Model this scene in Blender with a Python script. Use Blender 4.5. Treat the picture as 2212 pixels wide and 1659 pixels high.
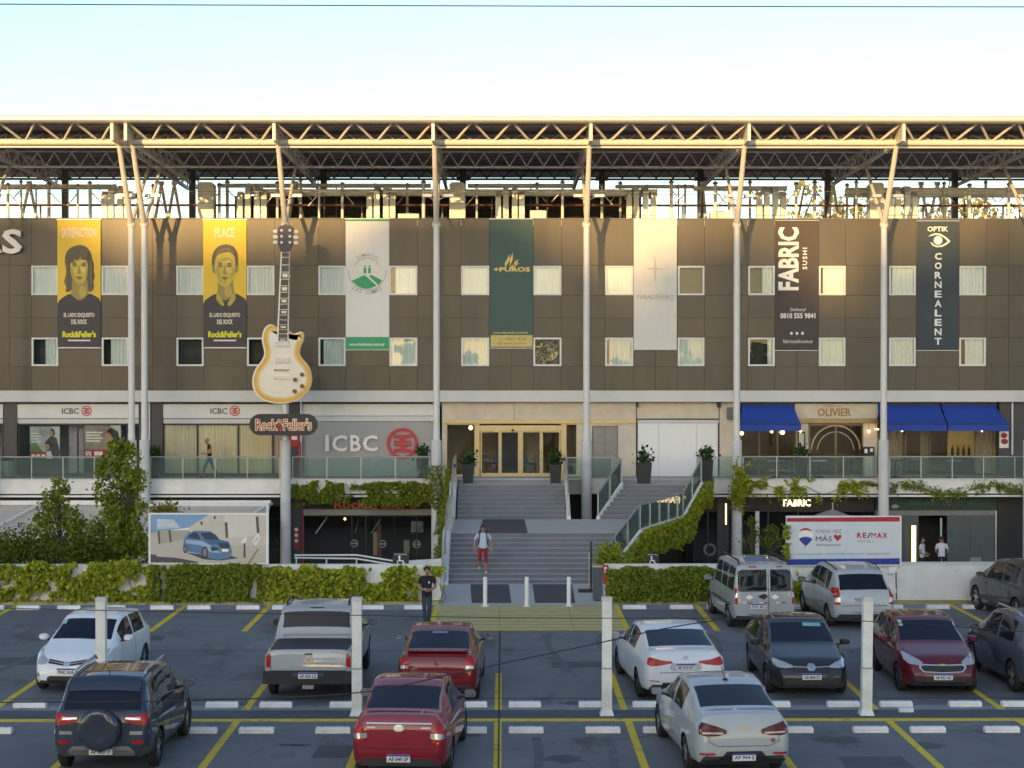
import bpy, bmesh, math, random
import numpy as np
from mathutils import Vector, Matrix
from mathutils.bvhtree import BVHTree
for o in list(bpy.data.objects): bpy.data.objects.remove(o)
SC = bpy.context.scene
COL = SC.collection
R = math.radians
rnd = random.Random(7)

# ------------------------------------------------------------------ camera, sky, sun, exposure
FOC, CXP, CYP, EYE = 3700.0, 1085.0, 800.0, 7.3       # focal length (photo px, 2212 wide), vanishing point, eye height
cam_d = bpy.data.cameras.new('camera'); cam = bpy.data.objects.new('camera', cam_d); COL.objects.link(cam)
cam.location = (0, 0, EYE)
cam_d.sensor_width = 36; cam_d.lens = 36 * FOC / 2212.0
cam_d.clip_start = 0.5; cam_d.clip_end = 6000
cam.rotation_euler = (R(90) - math.atan(29.5 / FOC), 0, -math.atan(21.0 / FOC))
SC.camera = cam
SUN_EL, SUN_AZ = 11.0, 18.0          # degrees above the horizon, degrees left of straight behind the camera
w = bpy.data.worlds.new('World'); SC.world = w; w.use_nodes = True
nt = w.node_tree; bg = nt.nodes['Background']; sky = nt.nodes.new('ShaderNodeTexSky')
sky.sky_type = 'NISHITA'; sky.sun_disc = False
sky.sun_elevation = R(SUN_EL); sky.sun_rotation = R(180 + SUN_AZ)
sky.altitude = 20; sky.air_density = 1.0; sky.dust_density = 1.0; sky.ozone_density = 1.35
nt.links.new(sky.outputs[0], bg.inputs[0]); bg.inputs[1].default_value = 0.15
sd = bpy.data.lights.new('sun', 'SUN'); so = bpy.data.objects.new('sun', sd); COL.objects.link(so)
sd.energy = 3.2; sd.angle = R(0.5); sd.color = (1.0, 0.61, 0.21)
so.rotation_euler = Vector((math.sin(R(SUN_AZ)) * math.cos(R(SUN_EL)), math.cos(R(SUN_AZ)) * math.cos(R(SUN_EL)), -math.sin(R(SUN_EL)))).to_track_quat('-Z', 'Y').to_euler()
so.location = (-20, -40, 60)
vs = SC.view_settings; vs.view_transform = 'Standard'; vs.look = 'None'; vs.gamma = 1; vs.use_curve_mapping = False
vs.exposure = 1.0

# ------------------------------------------------------------------ helpers
def wx(x, Y): return (x - CXP) * Y / FOC
def wz(y, Y): return EYE + (CYP - y) * Y / FOC
def P(x, y, Y): return Vector((wx(x, Y), Y, wz(y, Y)))
ORG = {}
MATS = {}
def mat(name, col, rough=.6, metal=0, var=.12, scale=3.0, bump=0.0, bscale=40, coat=0, emit=0, spec=.5, stretch=None):
    if name in MATS: return MATS[name]
    m = bpy.data.materials.new(name); m.use_nodes = True; MATS[name] = m
    n = m.node_tree; b = n.nodes['Principled BSDF']
    b.inputs['Roughness'].default_value = rough; b.inputs['Metallic'].default_value = metal
    b.inputs['Specular IOR Level'].default_value = spec
    b.inputs['Coat Weight'].default_value = coat; b.inputs['Coat Roughness'].default_value = .04
    c = (*col, 1)
    tc = n.nodes.new('ShaderNodeTexCoord'); src = tc.outputs['Object']
    if stretch:
        mp = n.nodes.new('ShaderNodeMapping'); mp.inputs['Scale'].default_value = stretch
        n.links.new(src, mp.inputs[0]); src = mp.outputs[0]
    if var > 0:
        t = n.nodes.new('ShaderNodeTexNoise'); t.inputs['Scale'].default_value = scale; t.inputs['Detail'].default_value = 6; t.inputs['Roughness'].default_value = .6
        n.links.new(src, t.inputs['Vector'])
        mr = n.nodes.new('ShaderNodeMapRange'); mr.inputs[1].default_value = .3; mr.inputs[2].default_value = .7
        mr.inputs[3].default_value = 1 - var; mr.inputs[4].default_value = 1 + var
        n.links.new(t.outputs[0], mr.inputs[0])
        mx = n.nodes.new('ShaderNodeVectorMath'); mx.operation = 'SCALE'; mx.inputs[0].default_value = col
        n.links.new(mr.outputs[0], mx.inputs['Scale']); n.links.new(mx.outputs[0], b.inputs['Base Color'])
    else: b.inputs['Base Color'].default_value = c
    if bump > 0:
        t2 = n.nodes.new('ShaderNodeTexNoise'); t2.inputs['Scale'].default_value = bscale; t2.inputs['Detail'].default_value = 4
        n.links.new(tc.outputs['Object'], t2.inputs['Vector'])
        bp = n.nodes.new('ShaderNodeBump'); bp.inputs['Strength'].default_value = bump; bp.inputs['Distance'].default_value = .02
        n.links.new(t2.outputs[0], bp.inputs['Height']); n.links.new(bp.outputs[0], b.inputs['Normal'])
    if emit:
        b.inputs['Emission Color'].default_value = c; b.inputs['Emission Strength'].default_value = emit
    return m
def glassmat(name, tint=(.8, .88, .86), refl=1.0, rough=0.0, ior=1.5):
    if name in MATS: return MATS[name]
    m = bpy.data.materials.new(name); m.use_nodes = True; MATS[name] = m
    n = m.node_tree; n.nodes.remove(n.nodes['Principled BSDF']); out = n.nodes['Material Output']
    tr = n.nodes.new('ShaderNodeBsdfTransparent'); tr.inputs[0].default_value = (*tint, 1)
    gl = n.nodes.new('ShaderNodeBsdfGlossy'); gl.inputs['Roughness'].default_value = rough; gl.inputs[0].default_value = (refl, refl, refl, 1)
    fr = n.nodes.new('ShaderNodeFresnel'); fr.inputs[0].default_value = ior
    mx = n.nodes.new('ShaderNodeMixShader')
    n.links.new(fr.outputs[0], mx.inputs[0]); n.links.new(tr.outputs[0], mx.inputs[1]); n.links.new(gl.outputs[0], mx.inputs[2]); n.links.new(mx.outputs[0], out.inputs[0])
    return m
def milkyglass(name, tint, dcol, d):  # diffuse share lightens the glass in place of stronger reflection
    m = glassmat(name, tint); n = m.node_tree; out = n.nodes['Material Output']; src = out.inputs[0].links[0].from_socket
    df = n.nodes.new('ShaderNodeBsdfDiffuse'); df.inputs[0].default_value = (*dcol, 1); mx = n.nodes.new('ShaderNodeMixShader'); mx.inputs[0].default_value = d
    n.links.new(src, mx.inputs[1]); n.links.new(df.outputs[0], mx.inputs[2]); n.links.new(mx.outputs[0], out.inputs[0]); return m
def tag(o, label=None, cat=None, group=None, kind=None):
    if label: o['label'] = label
    if cat: o['category'] = cat
    if group: o['group'] = group
    if kind: o['kind'] = kind
    return o
def thing(name, label, cat, loc=(0, 0, 0), group=None, rotz=0, local=False):
    o = bpy.data.objects.new(name, None); COL.objects.link(o); o.location = loc; o.rotation_euler = (0, 0, rotz)
    o.empty_display_size = .3
    tag(o, label, cat, group); ORG[o.name] = Vector((0, 0, 0)) if local else Vector(loc)
    return o
def addobj(name, me, parent=None):
    o = bpy.data.objects.new(name, me); COL.objects.link(o)
    if parent: o.parent = parent; ORG[o.name] = ORG[parent.name]
    return o
class MB:
    def __init__(s): s.v = []; s.f = []; s.m = []
    def add(s, v, f, m=0):
        k = len(s.v); s.v += [tuple(p) for p in v]; s.f += [tuple(i + k for i in q) for q in f]; s.m += [m] * len(f); return s
    def box(s, x0, x1, y0, y1, z0, z1, m=0, mt=None):
        v = [(x, y, z) for z in (z0, z1) for y in (y0, y1) for x in (x0, x1)]
        f = [(0, 2, 3, 1), (4, 5, 7, 6), (0, 1, 5, 4), (2, 6, 7, 3), (0, 4, 6, 2), (1, 3, 7, 5)]
        s.add(v, f, m)
        if mt is not None: s.m[-5] = mt
        return s
    def tube(s, p0, p1, r, r1=None, n=8, cap=True, m=0):
        p0 = Vector(p0); p1 = Vector(p1); r1 = r if r1 is None else r1
        d = (p1 - p0).normalized(); a = d.orthogonal().normalized(); b = d.cross(a)
        v = []
        for p, q in ((p0, r), (p1, r1)):
            for i in range(n):
                t = 2 * math.pi * (i + .5) / n; v.append(p + (a * math.cos(t) + b * math.sin(t)) * q)
        f = [(i, (i + 1) % n, n + (i + 1) % n, n + i) for i in range(n)]
        if cap: f += [tuple(range(n - 1, -1, -1)), tuple(range(n, 2 * n))]
        return s.add(v, f, m)
    def path(s, pts, r, n=8, m=0):
        for a, b in zip(pts[:-1], pts[1:]): s.tube(a, b, r, n=n, m=m)
        return s
    def beam(s, p0, p1, w, h, m=0):
        p0 = Vector(p0); p1 = Vector(p1); d = (p1 - p0).normalized(); up = Vector((0, 0, 1)) if abs(d.z) < .95 else Vector((0, 1, 0))
        a = d.cross(up).normalized() * w / 2; b = a.cross(d).normalized() * h / 2
        v = [p + q for p in (p0, p1) for q in (-a - b, a - b, a + b, -a + b)]
        return s.add(v, [(0, 1, 5, 4), (1, 2, 6, 5), (2, 3, 7, 6), (3, 0, 4, 7), (3, 2, 1, 0), (4, 5, 6, 7)], m)
    def prism(s, pts, y0, y1, m=0):          # polygon in x,z extruded along y
        n = len(pts)
        ar = sum(pts[i][0] * pts[(i + 1) % n][1] - pts[(i + 1) % n][0] * pts[i][1] for i in range(n))
        if ar < 0: pts = pts[::-1]
        v = [(x, y0, z) for x, z in pts] + [(x, y1, z) for x, z in pts]
        f = [tuple(range(n)), tuple(range(2 * n - 1, n - 1, -1))] + [((i + 1) % n, i, n + i, n + (i + 1) % n) for i in range(n)]
        return s.add(v, f, m)
    def slab(s, pts, z0, z1, m=0, mt=None):          # polygon in x,y extruded along z
        n = len(pts)
        ar = sum(pts[i][0] * pts[(i + 1) % n][1] - pts[(i + 1) % n][0] * pts[i][1] for i in range(n))
        if ar < 0: pts = pts[::-1]
        v = [(x, y, z0) for x, y in pts] + [(x, y, z1) for x, y in pts]
        s.add(v, [tuple(range(n - 1, -1, -1))] + [(i, (i + 1) % n, n + (i + 1) % n, n + i) for i in range(n)], m)
        s.add(v, [tuple(range(n, 2 * n))], m if mt is None else mt); return s
    def lathe(s, prof, c, n=16, m=0, axis='z'):
        v = []
        for r, z in prof:
            for i in range(n):
                t = 2 * math.pi * i / n; a, b = r * math.cos(t), r * math.sin(t)
                v.append((c[0] + a, c[1] + b, c[2] + z) if axis == 'z' else ((c[0] + z, c[1] + a, c[2] + b) if axis == 'x' else (c[0] + b, c[1] + z, c[2] + a)))
        k = len(prof); f = [(j * n + i, j * n + (i + 1) % n, (j + 1) * n + (i + 1) % n, (j + 1) * n + i) for j in range(k - 1) for i in range(n)]
        f += [tuple(range(n - 1, -1, -1)), tuple((k - 1) * n + i for i in range(n))]
        return s.add(v, f, m)
    def build(s, name, mats, parent=None, smooth=False, base=None):
        v = np.array(s.v, dtype=float)
        loc = None
        if parent is not None: v = v - np.array(ORG[parent.name])
        else:
            loc = np.array([(v[:, 0].min() + v[:, 0].max()) / 2, (v[:, 1].min() + v[:, 1].max()) / 2, v[:, 2].min()]) if base is None else np.array(base)
            v = v - loc
        me = bpy.data.meshes.new(name); me.from_pydata([tuple(p) for p in v], [], s.f)
        for m in (mats if isinstance(mats, (list, tuple)) else [mats]): me.materials.append(m)
        if any(s.m): me.polygons.foreach_set('material_index', s.m)
        if smooth: me.polygons.foreach_set('use_smooth', [True] * len(s.f))
        me.update()
        if smooth: smooth_by_angle(me, 40)
        o = addobj(name, me, parent)
        if loc is not None: o.location = loc; ORG[o.name] = Vector(loc)
        return o
def smooth_by_angle(me, deg):
    bm = bmesh.new(); bm.from_mesh(me)
    for e in bm.edges:
        if len(e.link_faces) == 2: e.smooth = e.calc_face_angle(0) < R(deg)
    bm.to_mesh(me); bm.free()
def box(name, m, parent, x0, x1, y0, y1, z0, z1): return MB().box(x0, x1, y0, y1, z0, z1).build(name, m, parent)
def pbox(name, m, parent, x0, y0, x1, y1, Y, D):      # box whose front face fills a photo rectangle at depth Y
    return MB().box(wx(x0, Y), wx(x1, Y), Y, Y + D, wz(y1, Y), wz(y0, Y)).build(name, m, parent)
def ppoly(name, m, parent, pts, Y, D=.006): return MB().prism([(wx(x, Y), wz(y, Y)) for x, y in pts], Y - D, Y).build(name, m, parent)
def disc(cx, cy, rx, ry, n=24, a0=0, a1=360): return [(cx + rx * math.cos(R(a0 + (a1 - a0) * i / n)), cy + ry * math.sin(R(a0 + (a1 - a0) * i / n))) for i in range(n + (0 if a1 - a0 == 360 else 1))]
def ring(cx, cy, r0, r1, n=28, a0=0, a1=360):
    return [(cx + r1 * math.cos(R(a0 + (a1 - a0) * i / n)), cy + r1 * math.sin(R(a0 + (a1 - a0) * i / n))) for i in range(n + 1)] + [(cx + r0 * math.cos(R(a0 + (a1 - a0) * i / n)), cy + r0 * math.sin(R(a0 + (a1 - a0) * i / n))) for i in range(n, -1, -1)]
def textmesh(s, bold=0., extr=.02, space=1.0):
    c = bpy.data.curves.new('t', 'FONT'); c.body = s; c.size = 1; c.extrude = extr; c.offset = bold; c.resolution_u = 2; c.space_character = space
    o = bpy.data.objects.new('t', c); COL.objects.link(o); bpy.context.view_layer.update()
    dg = bpy.context.evaluated_depsgraph_get(); me = bpy.data.meshes.new_from_object(o.evaluated_get(dg))
    bpy.data.objects.remove(o); bpy.data.curves.remove(c); return me
def txt(s, x0, y0, x1, y1, Y, m, parent, name='lettering', depth=.008, bold=0., rot=0, space=1.0):
    """lettering that fills a photo rectangle at depth Y, facing the viewer; rot=90 runs it upwards"""
    me = textmesh(s, bold, .02, space)
    n = len(me.vertices); a = np.empty(n * 3); me.vertices.foreach_get('co', a); a = a.reshape(-1, 3)
    if rot == 90: a = np.stack([-a[:, 1], a[:, 0], a[:, 2]], 1)
    lo = a.min(0); hi = a.max(0); a = (a - lo) / np.maximum(hi - lo, 1e-6)
    X0, X1, Z0, Z1 = wx(x0, Y), wx(x1, Y), wz(y1, Y), wz(y0, Y)
    o3 = np.stack([X0 + a[:, 0] * (X1 - X0), Y - a[:, 2] * depth, Z0 + a[:, 1] * (Z1 - Z0)], 1)
    loc = None
    if parent is not None: o3 -= np.array(ORG[parent.name])
    else: loc = np.array([(X0 + X1) / 2, Y, Z0]); o3 -= loc
    me.vertices.foreach_set('co', o3.ravel()); me.materials.clear(); me.materials.append(m); me.update(); me.name = name
    o = addobj(name, me, parent)
    if loc is not None: o.location = loc; ORG[o.name] = Vector(loc)
    return o
ORDN = ['first', 'second', 'third', 'fourth', 'fifth', 'sixth', 'seventh', 'eighth', 'ninth', 'tenth', 'eleventh', 'twelfth', 'thirteenth', 'fourteenth', 'fifteenth', 'sixteenth', 'seventeenth', 'eighteenth']
# common materials
WHITE = mat('white_render', (.72, .72, .70), .7, var=.10, scale=1.6, bump=.08, bscale=60)
WHITE2 = mat('white_paint', (.78, .78, .76), .5, var=.04)
BEAMW = mat('pale_grey_band', (.62, .62, .60), .6, var=.05, scale=.8)
STEELW = mat('pale_painted_steel', (.66, .62, .55), .45, var=.06, scale=2)
STEELD = mat('dark_painted_steel', (.13, .13, .14), .5, var=.1)
DARK = mat('near_black', (.015, .015, .017), .5, var=.1)
CHAR = mat('charcoal_panel', (.055, .057, .065), .45, var=.1)
GREYM = mat('grey_metal', (.32, .33, .33), .4, .4, var=.1)
ALU = mat('brushed_aluminium', (.55, .57, .58), .3, .8, var=.05)
GOLD = mat('brass_gold_frame', (.60, .47, .24), .4, .3, var=.08)
STONE = mat('cream_stone', (.62, .54, .43), .7, var=.10, scale=1.6, bump=.1)
GLASS = glassmat('clear_glass', (.94, .96, .95)); GLASSG = milkyglass('green_edge_glass', (.82, .91, .88), (.42, .52, .49), .09)
# ------------------------------------------------------------------ ground, plaza, terrace slab, upper building
ASPH = None
def asphalt():
    m = bpy.data.materials.new('worn_asphalt'); m.use_nodes = True; n = m.node_tree; b = n.nodes['Principled BSDF']
    tc = n.nodes.new('ShaderNodeTexCoord')
    def noise(sc, det=6, vec=None):
        t = n.nodes.new('ShaderNodeTexNoise'); t.inputs['Scale'].default_value = sc; t.inputs['Detail'].default_value = det; t.inputs['Roughness'].default_value = .65
        n.links.new(vec or tc.outputs['Object'], t.inputs['Vector']); return t.outputs[0]
    r = n.nodes.new('ShaderNodeValToRGB'); r.color_ramp.elements[0].position = .35; r.color_ramp.elements[0].color = (.122, .127, .139, 1)
    r.color_ramp.elements[1].position = .68; r.color_ramp.elements[1].color = (.186, .191, .203, 1)
    n.links.new(noise(.28, 7), r.inputs[0])
    r2 = n.nodes.new('ShaderNodeValToRGB'); r2.color_ramp.elements[0].position = .56; r2.color_ramp.elements[0].color = (1, 1, 1, 1)
    r2.color_ramp.elements[1].position = .74; r2.color_ramp.elements[1].color = (.42, .42, .42, 1)
    mp = n.nodes.new('ShaderNodeMapping'); mp.inputs['Scale'].default_value = (.9, .45, 1); n.links.new(tc.outputs['Object'], mp.inputs[0])
    n.links.new(noise(.9, 5, mp.outputs[0]), r2.inputs[0])
    mx = n.nodes.new('ShaderNodeMix'); mx.data_type = 'RGBA'; mx.blend_type = 'MULTIPLY'; mx.inputs[0].default_value = 1
    n.links.new(r.outputs[0], mx.inputs[6]); n.links.new(r2.outputs[0], mx.inputs[7])
    mr = n.nodes.new('ShaderNodeMapRange'); mr.inputs[3].default_value = .72; mr.inputs[4].default_value = 1.28
    n.links.new(noise(45, 3), mr.inputs[0])
    sc = n.nodes.new('ShaderNodeVectorMath'); sc.operation = 'SCALE'; n.links.new(mx.outputs[2], sc.inputs[0]); n.links.new(mr.outputs[0], sc.inputs['Scale'])
    n.links.new(sc.outputs[0], b.inputs['Base Color'])
    b.inputs['Roughness'].default_value = .75
    bp = n.nodes.new('ShaderNodeBump'); bp.inputs['Strength'].default_value = .25; bp.inputs['Distance'].default_value = .01
    n.links.new(noise(120, 2), bp.inputs['Height']); n.links.new(bp.outputs[0], b.inputs['Normal'])
    return m
ASPH = asphalt()
PLAZA = mat('plaza_concrete', (.16, .16, .16), .8, var=.15, scale=.8)
CONC = mat('pale_concrete', (.34, .34, .33), .8, var=.14, scale=1.2, bump=.1)
LOW = -1.35
tag(MB().box(-1500, 1500, -1200, 3000, -1.75, LOW - .3).build('ground', mat('dry_ground', (.14, .13, .10), .9, var=.2, scale=.2)), kind='structure')
tag(MB().box(-90, 90, 54.0, 77, LOW - .25, LOW).build('sunken_plaza', PLAZA), kind='structure')
lot = tag(MB().box(-90, 90, -60, 53.6, -1.7, 0).build('parking_lot', ASPH), kind='structure')

FY, SY = 74.6, 75.0            # facade plane, shopfront plane
TOPZ = wz(474, FY)
TER = 2.66
bld = thing('commercial_building', 'long three storey building clad in brown panels with white framed windows', 'building', (0, FY, LOW))
BROWN = mat('brown_metal_panel', (.100, .086, .063), .42, .15, var=.13, scale=.9, spec=.5, stretch=(1, 1, .18))
BROWN2 = mat('brown_metal_panel_b', (.090, .078, .058), .36, .15, var=.13, scale=.8, spec=.5, stretch=(1, 1, .15))
BROWN3 = mat('brown_metal_panel_c', (.108, .093, .068), .47, .15, var=.13, scale=1.0, spec=.5, stretch=(1, 1, .2))
box('core_wall', DARK, bld, -33, 33, 75.02, 75.3, wz(868, SY), TOPZ - .25)  # near-black so that the windows seem to open on unlit rooms
box('roof_deck', mat('roof_gravel', (.22, .21, .2), .9), bld, -33, 33, 75.02, 92, TOPZ - .35, TOPZ - .28)
box('back_wall', mat('plain_back_wall', (.4, .39, .37), .8), bld, -33, 33, 91.5, 92, LOW, TOPZ - .35)
box('side_wall', WHITE, bld, -33.3, -33, 75.3, 92, LOW, TOPZ - .3)
box('side_wall', WHITE, bld, 33, 33.3, 75.3, 92, LOW, TOPZ - .3)
box('upper_floor_slab', CONC, bld, -33, 33, 75.35, 91.4, wz(868, SY) - .2, wz(868, SY))
WIN = [(70, 128), (221, 279), (382, 441), (534, 594), (688, 747), (841, 902), (996, 1057), (1152, 1213), (1307, 1368), (1464, 1522), (1616, 1674), (1769, 1827), (1921, 1979), (2073, 2131)]
cols = []; xe = [-520, -235, -177, -85, -25]
edges = xe + [e for p in WIN for e in p] + [2230, 2288, 2380, 2440, 2700]
rows = [474, 574, 638, 687, 729, 791, 843]
wset = set(WIN) | {(-235, -177), (-85, -25), (2230, 2288), (2380, 2440)}
wins = []
k = 0
for ri in range(6):
    for a, b in zip(edges[:-1], edges[1:]):
        y0, y1 = rows[ri], rows[ri + 1]
        if ri in (1, 4) and (a, b) in wset: wins.append((ri, a, b, y0, y1)); continue
        g = .006
        # wide strips between bays are two panels side by side
        cuts = [a, b] if b - a < 95 else [a, (a + b) / 2, b]
        for c, d in zip(cuts[:-1], cuts[1:]):
            dz = rnd.uniform(-.003, .003)
            MB().box(wx(c, FY) + g, wx(d, FY) - g, FY + dz, FY + .05, wz(y1, FY) + g, wz(y0, FY) - g).build('panel', [BROWN, BROWN2, BROWN3][rnd.randrange(3)], bld)
box('panel_rail', DARK, bld, -33, 33, FY + .052, FY + .06, wz(638, FY) , wz(574, FY)) if False else None
box('parapet_cap', STEELD, bld, -33, 33, FY - .02, FY + .42, TOPZ + .003, TOPZ + .05)
FRAMEW = mat('white_window_frame', (.74, .73, .70), .4, var=.03)
CURT = mat('pale_curtain', (.72, .77, .76), .8, var=.05, scale=1)
CURTW = mat('white_curtain', (.84, .85, .84), .8, var=.04, scale=1)
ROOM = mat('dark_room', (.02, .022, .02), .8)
WPANE = glassmat('window_pane', (.95, .98, .97), .75, 0, 1.42)
open_ = {(1, 1464): 0., (1, 1616): .45, (4, 70): .5, (4, 382): 0., (4, 534): 0., (4, 1152): 0., (4, 1616): .22, (1, 841): .82, (4, 221): .7, (4, 1307): .9, (1, 1769): .88, (4, 2073): .8, (4, 688): .86, (1, 1921): .93, (1, 2230): 1}
def curtain(x0, x1, y, z0, z1, seed, amp=.025):
    r = random.Random(seed); n = max(8, int((x1 - x0) / .022)); mb = MB(); v = []
    ph = r.uniform(0, 6); fq = r.uniform(38, 52)
    for i in range(n + 1):
        x = x0 + (x1 - x0) * i / n; d = amp * math.sin(fq * x + ph + .8 * math.sin(7 * x)) ; v += [(x, y + d, z0), (x + .2 * d, y + d, z1)]
    return mb.add(v, [(2 * i, 2 * i + 2, 2 * i + 3, 2 * i + 1) for i in range(n)])
for ri, a, b, y0, y1 in wins:
    X0, X1, Z0, Z1 = wx(a, FY) + .006, wx(b, FY) - .006, wz(y1, FY) + .006, wz(y0, FY) - .006
    t = .075
    m = MB()
    m.box(X0, X1, FY - .03, FY + .1, Z0, Z0 + t).box(X0, X1, FY - .03, FY + .1, Z1 - t, Z1)
    m.box(X0, X0 + t, FY - .03, FY + .1, Z0 + t, Z1 - t).box(X1 - t, X1, FY - .03, FY + .1, Z0 + t, Z1 - t)
    wdw = m.build('window', FRAMEW, bld)
    box('pane', WPANE, wdw, X0 + t, X1 - t, FY + .03, FY + .036, Z0 + t, Z1 - t)
    fr = open_.get((ri, a), 1.0)
    if fr > 0:
        xs = X1 - t - (X1 - X0 - 2 * t) * fr
        white = ri == 1 and a < 1330
        curtain(xs, X1 - t, FY + (.075 if white else .11), Z0 + t * .5, Z1 - t * .5, a + ri, .012 if white else .022).build('curtain', CURTW if white else CURT, wdw, smooth=True)
    if (ri, a) == (4, 1152):
        rr = random.Random(3); mb = MB(); v = []; n = 12
        for i in range(n + 1):
            for j in range(n + 1): v.append((X0 + t + (X1 - X0 - 2 * t) * i / n, FY + .15 + rr.uniform(-.05, .05), Z0 + t + (Z1 - Z0 - 2 * t) * j / n))
        mb.add(v, [(i * (n + 1) + j, (i + 1) * (n + 1) + j, (i + 1) * (n + 1) + j + 1, i * (n + 1) + j + 1) for i in range(n) for j in range(n)])
        mb.build('crumpled_sheeting', mat('plastic_sheeting', (.25, .22, .16), .25, var=.4, scale=4), wdw)
# pale band under the brown cladding, one board per bay
bx_ = [-520, -30, 299, 617, 943, 1267, 1592, 1910, 2222, 2700]
for a, b in zip(bx_[:-1], bx_[1:]):
    MB().box(wx(a, FY) + .004, wx(b, FY) - .004, FY - .05, FY + .4, wz(868, FY), wz(843.5, FY)).build('band_board', BEAMW, bld)
# terrace slab and lower storey
slab = MB().box(-33, 33, 73.0, 77.0, 2.02, TER)
slab.build('terrace_slab', CONC, bld)
for i, (a, b) in enumerate(zip(bx_[:-1], bx_[1:])):
    if a == 943: continue
    MB().box(wx(a, 73) + .004, wx(b, 73) - .004, 72.93, 72.997, 2.05, TER - .02).build('fascia_board', WHITE, bld)
box('slab_edge_strip', BEAMW, bld, -33, 33, 72.88, 73.0, TER - .018, TER + .03)
for a, b in ((-33, -2.1), (8.2, 33)):
    box('soffit_trim', WHITE2, bld, a, b, 72.95, 73.02, 1.90, 1.98)
box('lower_back_wall', DARK, bld, -33, 33, 77.0, 77.3, LOW, 2.0)
box('pilaster', CHAR, bld, wx(-20, SY), wx(36, SY), SY - .3, SY + .1, TER, wz(869, SY)) if False else None
# white letters at the far left of the cladding
LT = mat('white_letter', (.82, .8, .76), .4, var=.02)
ltr = thing('building_letters', 'white raised letters at the far left edge of the brown cladding', 'letters', (wx(20, FY), FY - .1, wz(548, FY)))
txt('A', -52, 498, 8, 547, FY - .12, LT, ltr, 'letter', .1, .03)
txt('S', 8, 496, 51, 549, FY - .12, LT, ltr, 'letter', .1, .03)

# ------------------------------------------------------------------ canopy over the roof
can = thing('roof_canopy', 'wide steel canopy on lattice trusses sheltering the whole roof', 'canopy', (0, 70, 16))
RD = mat('canopy_underside', (.40, .36, .39), .7, var=.1, scale=.6)
box('roof_sheet', RD, can, -34, 34, 68.6, 86.2, 17.30, 17.42)
for i in range(18):
    y = 69.6 + i * .95
    MB().box(-34, 34, y, y + .07, 17.22, 17.296).build('purlin', RD, can)
EAVE = mat('cream_eave_metal', (.68, .62, .53), .4, .1, var=.05, scale=.5)
ev = [(-0.02, .15), (-.2, .13), (-.28, .05), (-.28, -.06), (-.2, -.13), (-.02, -.15)]
m = MB(); Yc, Zc = 68.75, wz(257.5, 68.6)
for a, b in zip(bx_[:-1], bx_[1:]):
    m = MB(); X0, X1 = wx(a, 68.6) + .005, wx(b, 68.6) - .005
    v = [(X, Yc + d, Zc + z) for X in (X0, X1) for d, z in ev]
    m.add(v, [(i, i + 6, i + 7, i + 1) for i in range(5)] + [(0, 5, 11, 6), (0, 1, 2, 3, 4, 5), (11, 10, 9, 8, 7, 6)]).build('eave_fascia', EAVE, can, smooth=True)
TZ, BZ = 17.26, wz(308, 70)
MB().tube((-34, 68.9, TZ), (34, 68.9, TZ), .06, n=10).build('top_chord', STEELW, can, smooth=True)
MB().tube((-34, 70, BZ), (34, 70, BZ), .13, n=12).build('bottom_chord', STEELW, can, smooth=True)
MB().box(-34, 34, 70.02, 70.3, BZ - .22, BZ - .16).build('gutter_strip', STEELW, can)
MB().tube((-34, 71.5, 17.16), (34, 71.5, 17.16), .07, n=8).build('inner_top_chord', STEELD, can)
CXS = [-30, 285, 313, 617, 943, 1267, 1592, 1910, 2224]
def colX(x): return wx(x, 72.3)
colXs = [colX(x) for x in CXS]
nodes = []
for a, b in zip(colXs[:-1], colXs[1:]):
    if b - a < 1: continue
    n = 4; d = (b - a) / n
    for i in range(n):
        x0 = a + i * d
        for s in (0, 1):
            p0 = (x0 + (.04 if s == 0 else d - .04), 68.92, TZ); p1 = (x0 + d / 2 + (-.06 if s == 0 else .06), 69.98, BZ + .05)
            MB().tube(p0, p1, .054, n=6).build('diagonal', STEELW, can, smooth=True)
        for s in range(4):
            q0 = (x0 + d * (s // 2 + .5) / 2 + 0, 71.48, 17.14); q1 = (x0 + d * ((s + 1) // 2) / 2, 70.02, BZ + .05)
            MB().tube(q0, q1, .045, n=6).build('diagonal', STEELW, can, smooth=True)
PURL = mat('grey_truss_paint', (.86, .84, .83), .5, var=.1)
def wtruss(name, Y, z0, z1, per, m, r, web):
    MB().beam((-34, Y, z0), (34, Y, z0), .1, .1).build(name, m, can)
    MB().beam((-34, Y, z1), (34, Y, z1), .08, .06).build(name, m, can)
    mb = MB(); x = -24
    while x < 24:
        for s in (0, 1):
            p0 = (x if s == 0 else x + per, Y, z0 + .05); p1 = (x + per / 2, Y, z1 - .03)
            if web: MB().tube(p0, p1, r, n=5).build(web, m, can)
            else: mb.tube(p0, p1, r, n=5)
        x += per
    if not web: mb.build('web_bars', m, can)['kind'] = 'stuff'
wtruss('inner_chord', 76, 16.30, 16.98, .76, PURL, .03, 'web_bar')
wtruss('rear_chord', 84, 16.66, 17.2, .83, STEELD, .03, None)
box('rear_fascia', EAVE, can, -34, 34, 86.25, 86.35, 17.0, 17.28)
for X in colXs:
    mb = MB(); mb.beam((X, 70, BZ - .05), (X, 85.5, 16.35), .14, .14).beam((X, 70, 17.1), (X, 85.5, 17.1), .12, .12)
    for i in range(10):
        y = 70.2 + i * 1.52; mb.tube((X, y, 16.4), (X, y + .76, 17.08), .035, n=5).tube((X, y + .76, 17.08), (X, y + 1.52, 16.4), .035, n=5)
    mb.build('cross_truss', PURL, can)
    MB().box(X - .06, X + .06, 68.72, 70.1, BZ - .1, TZ + .05).build('truss_plate', STEELW, can)
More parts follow.
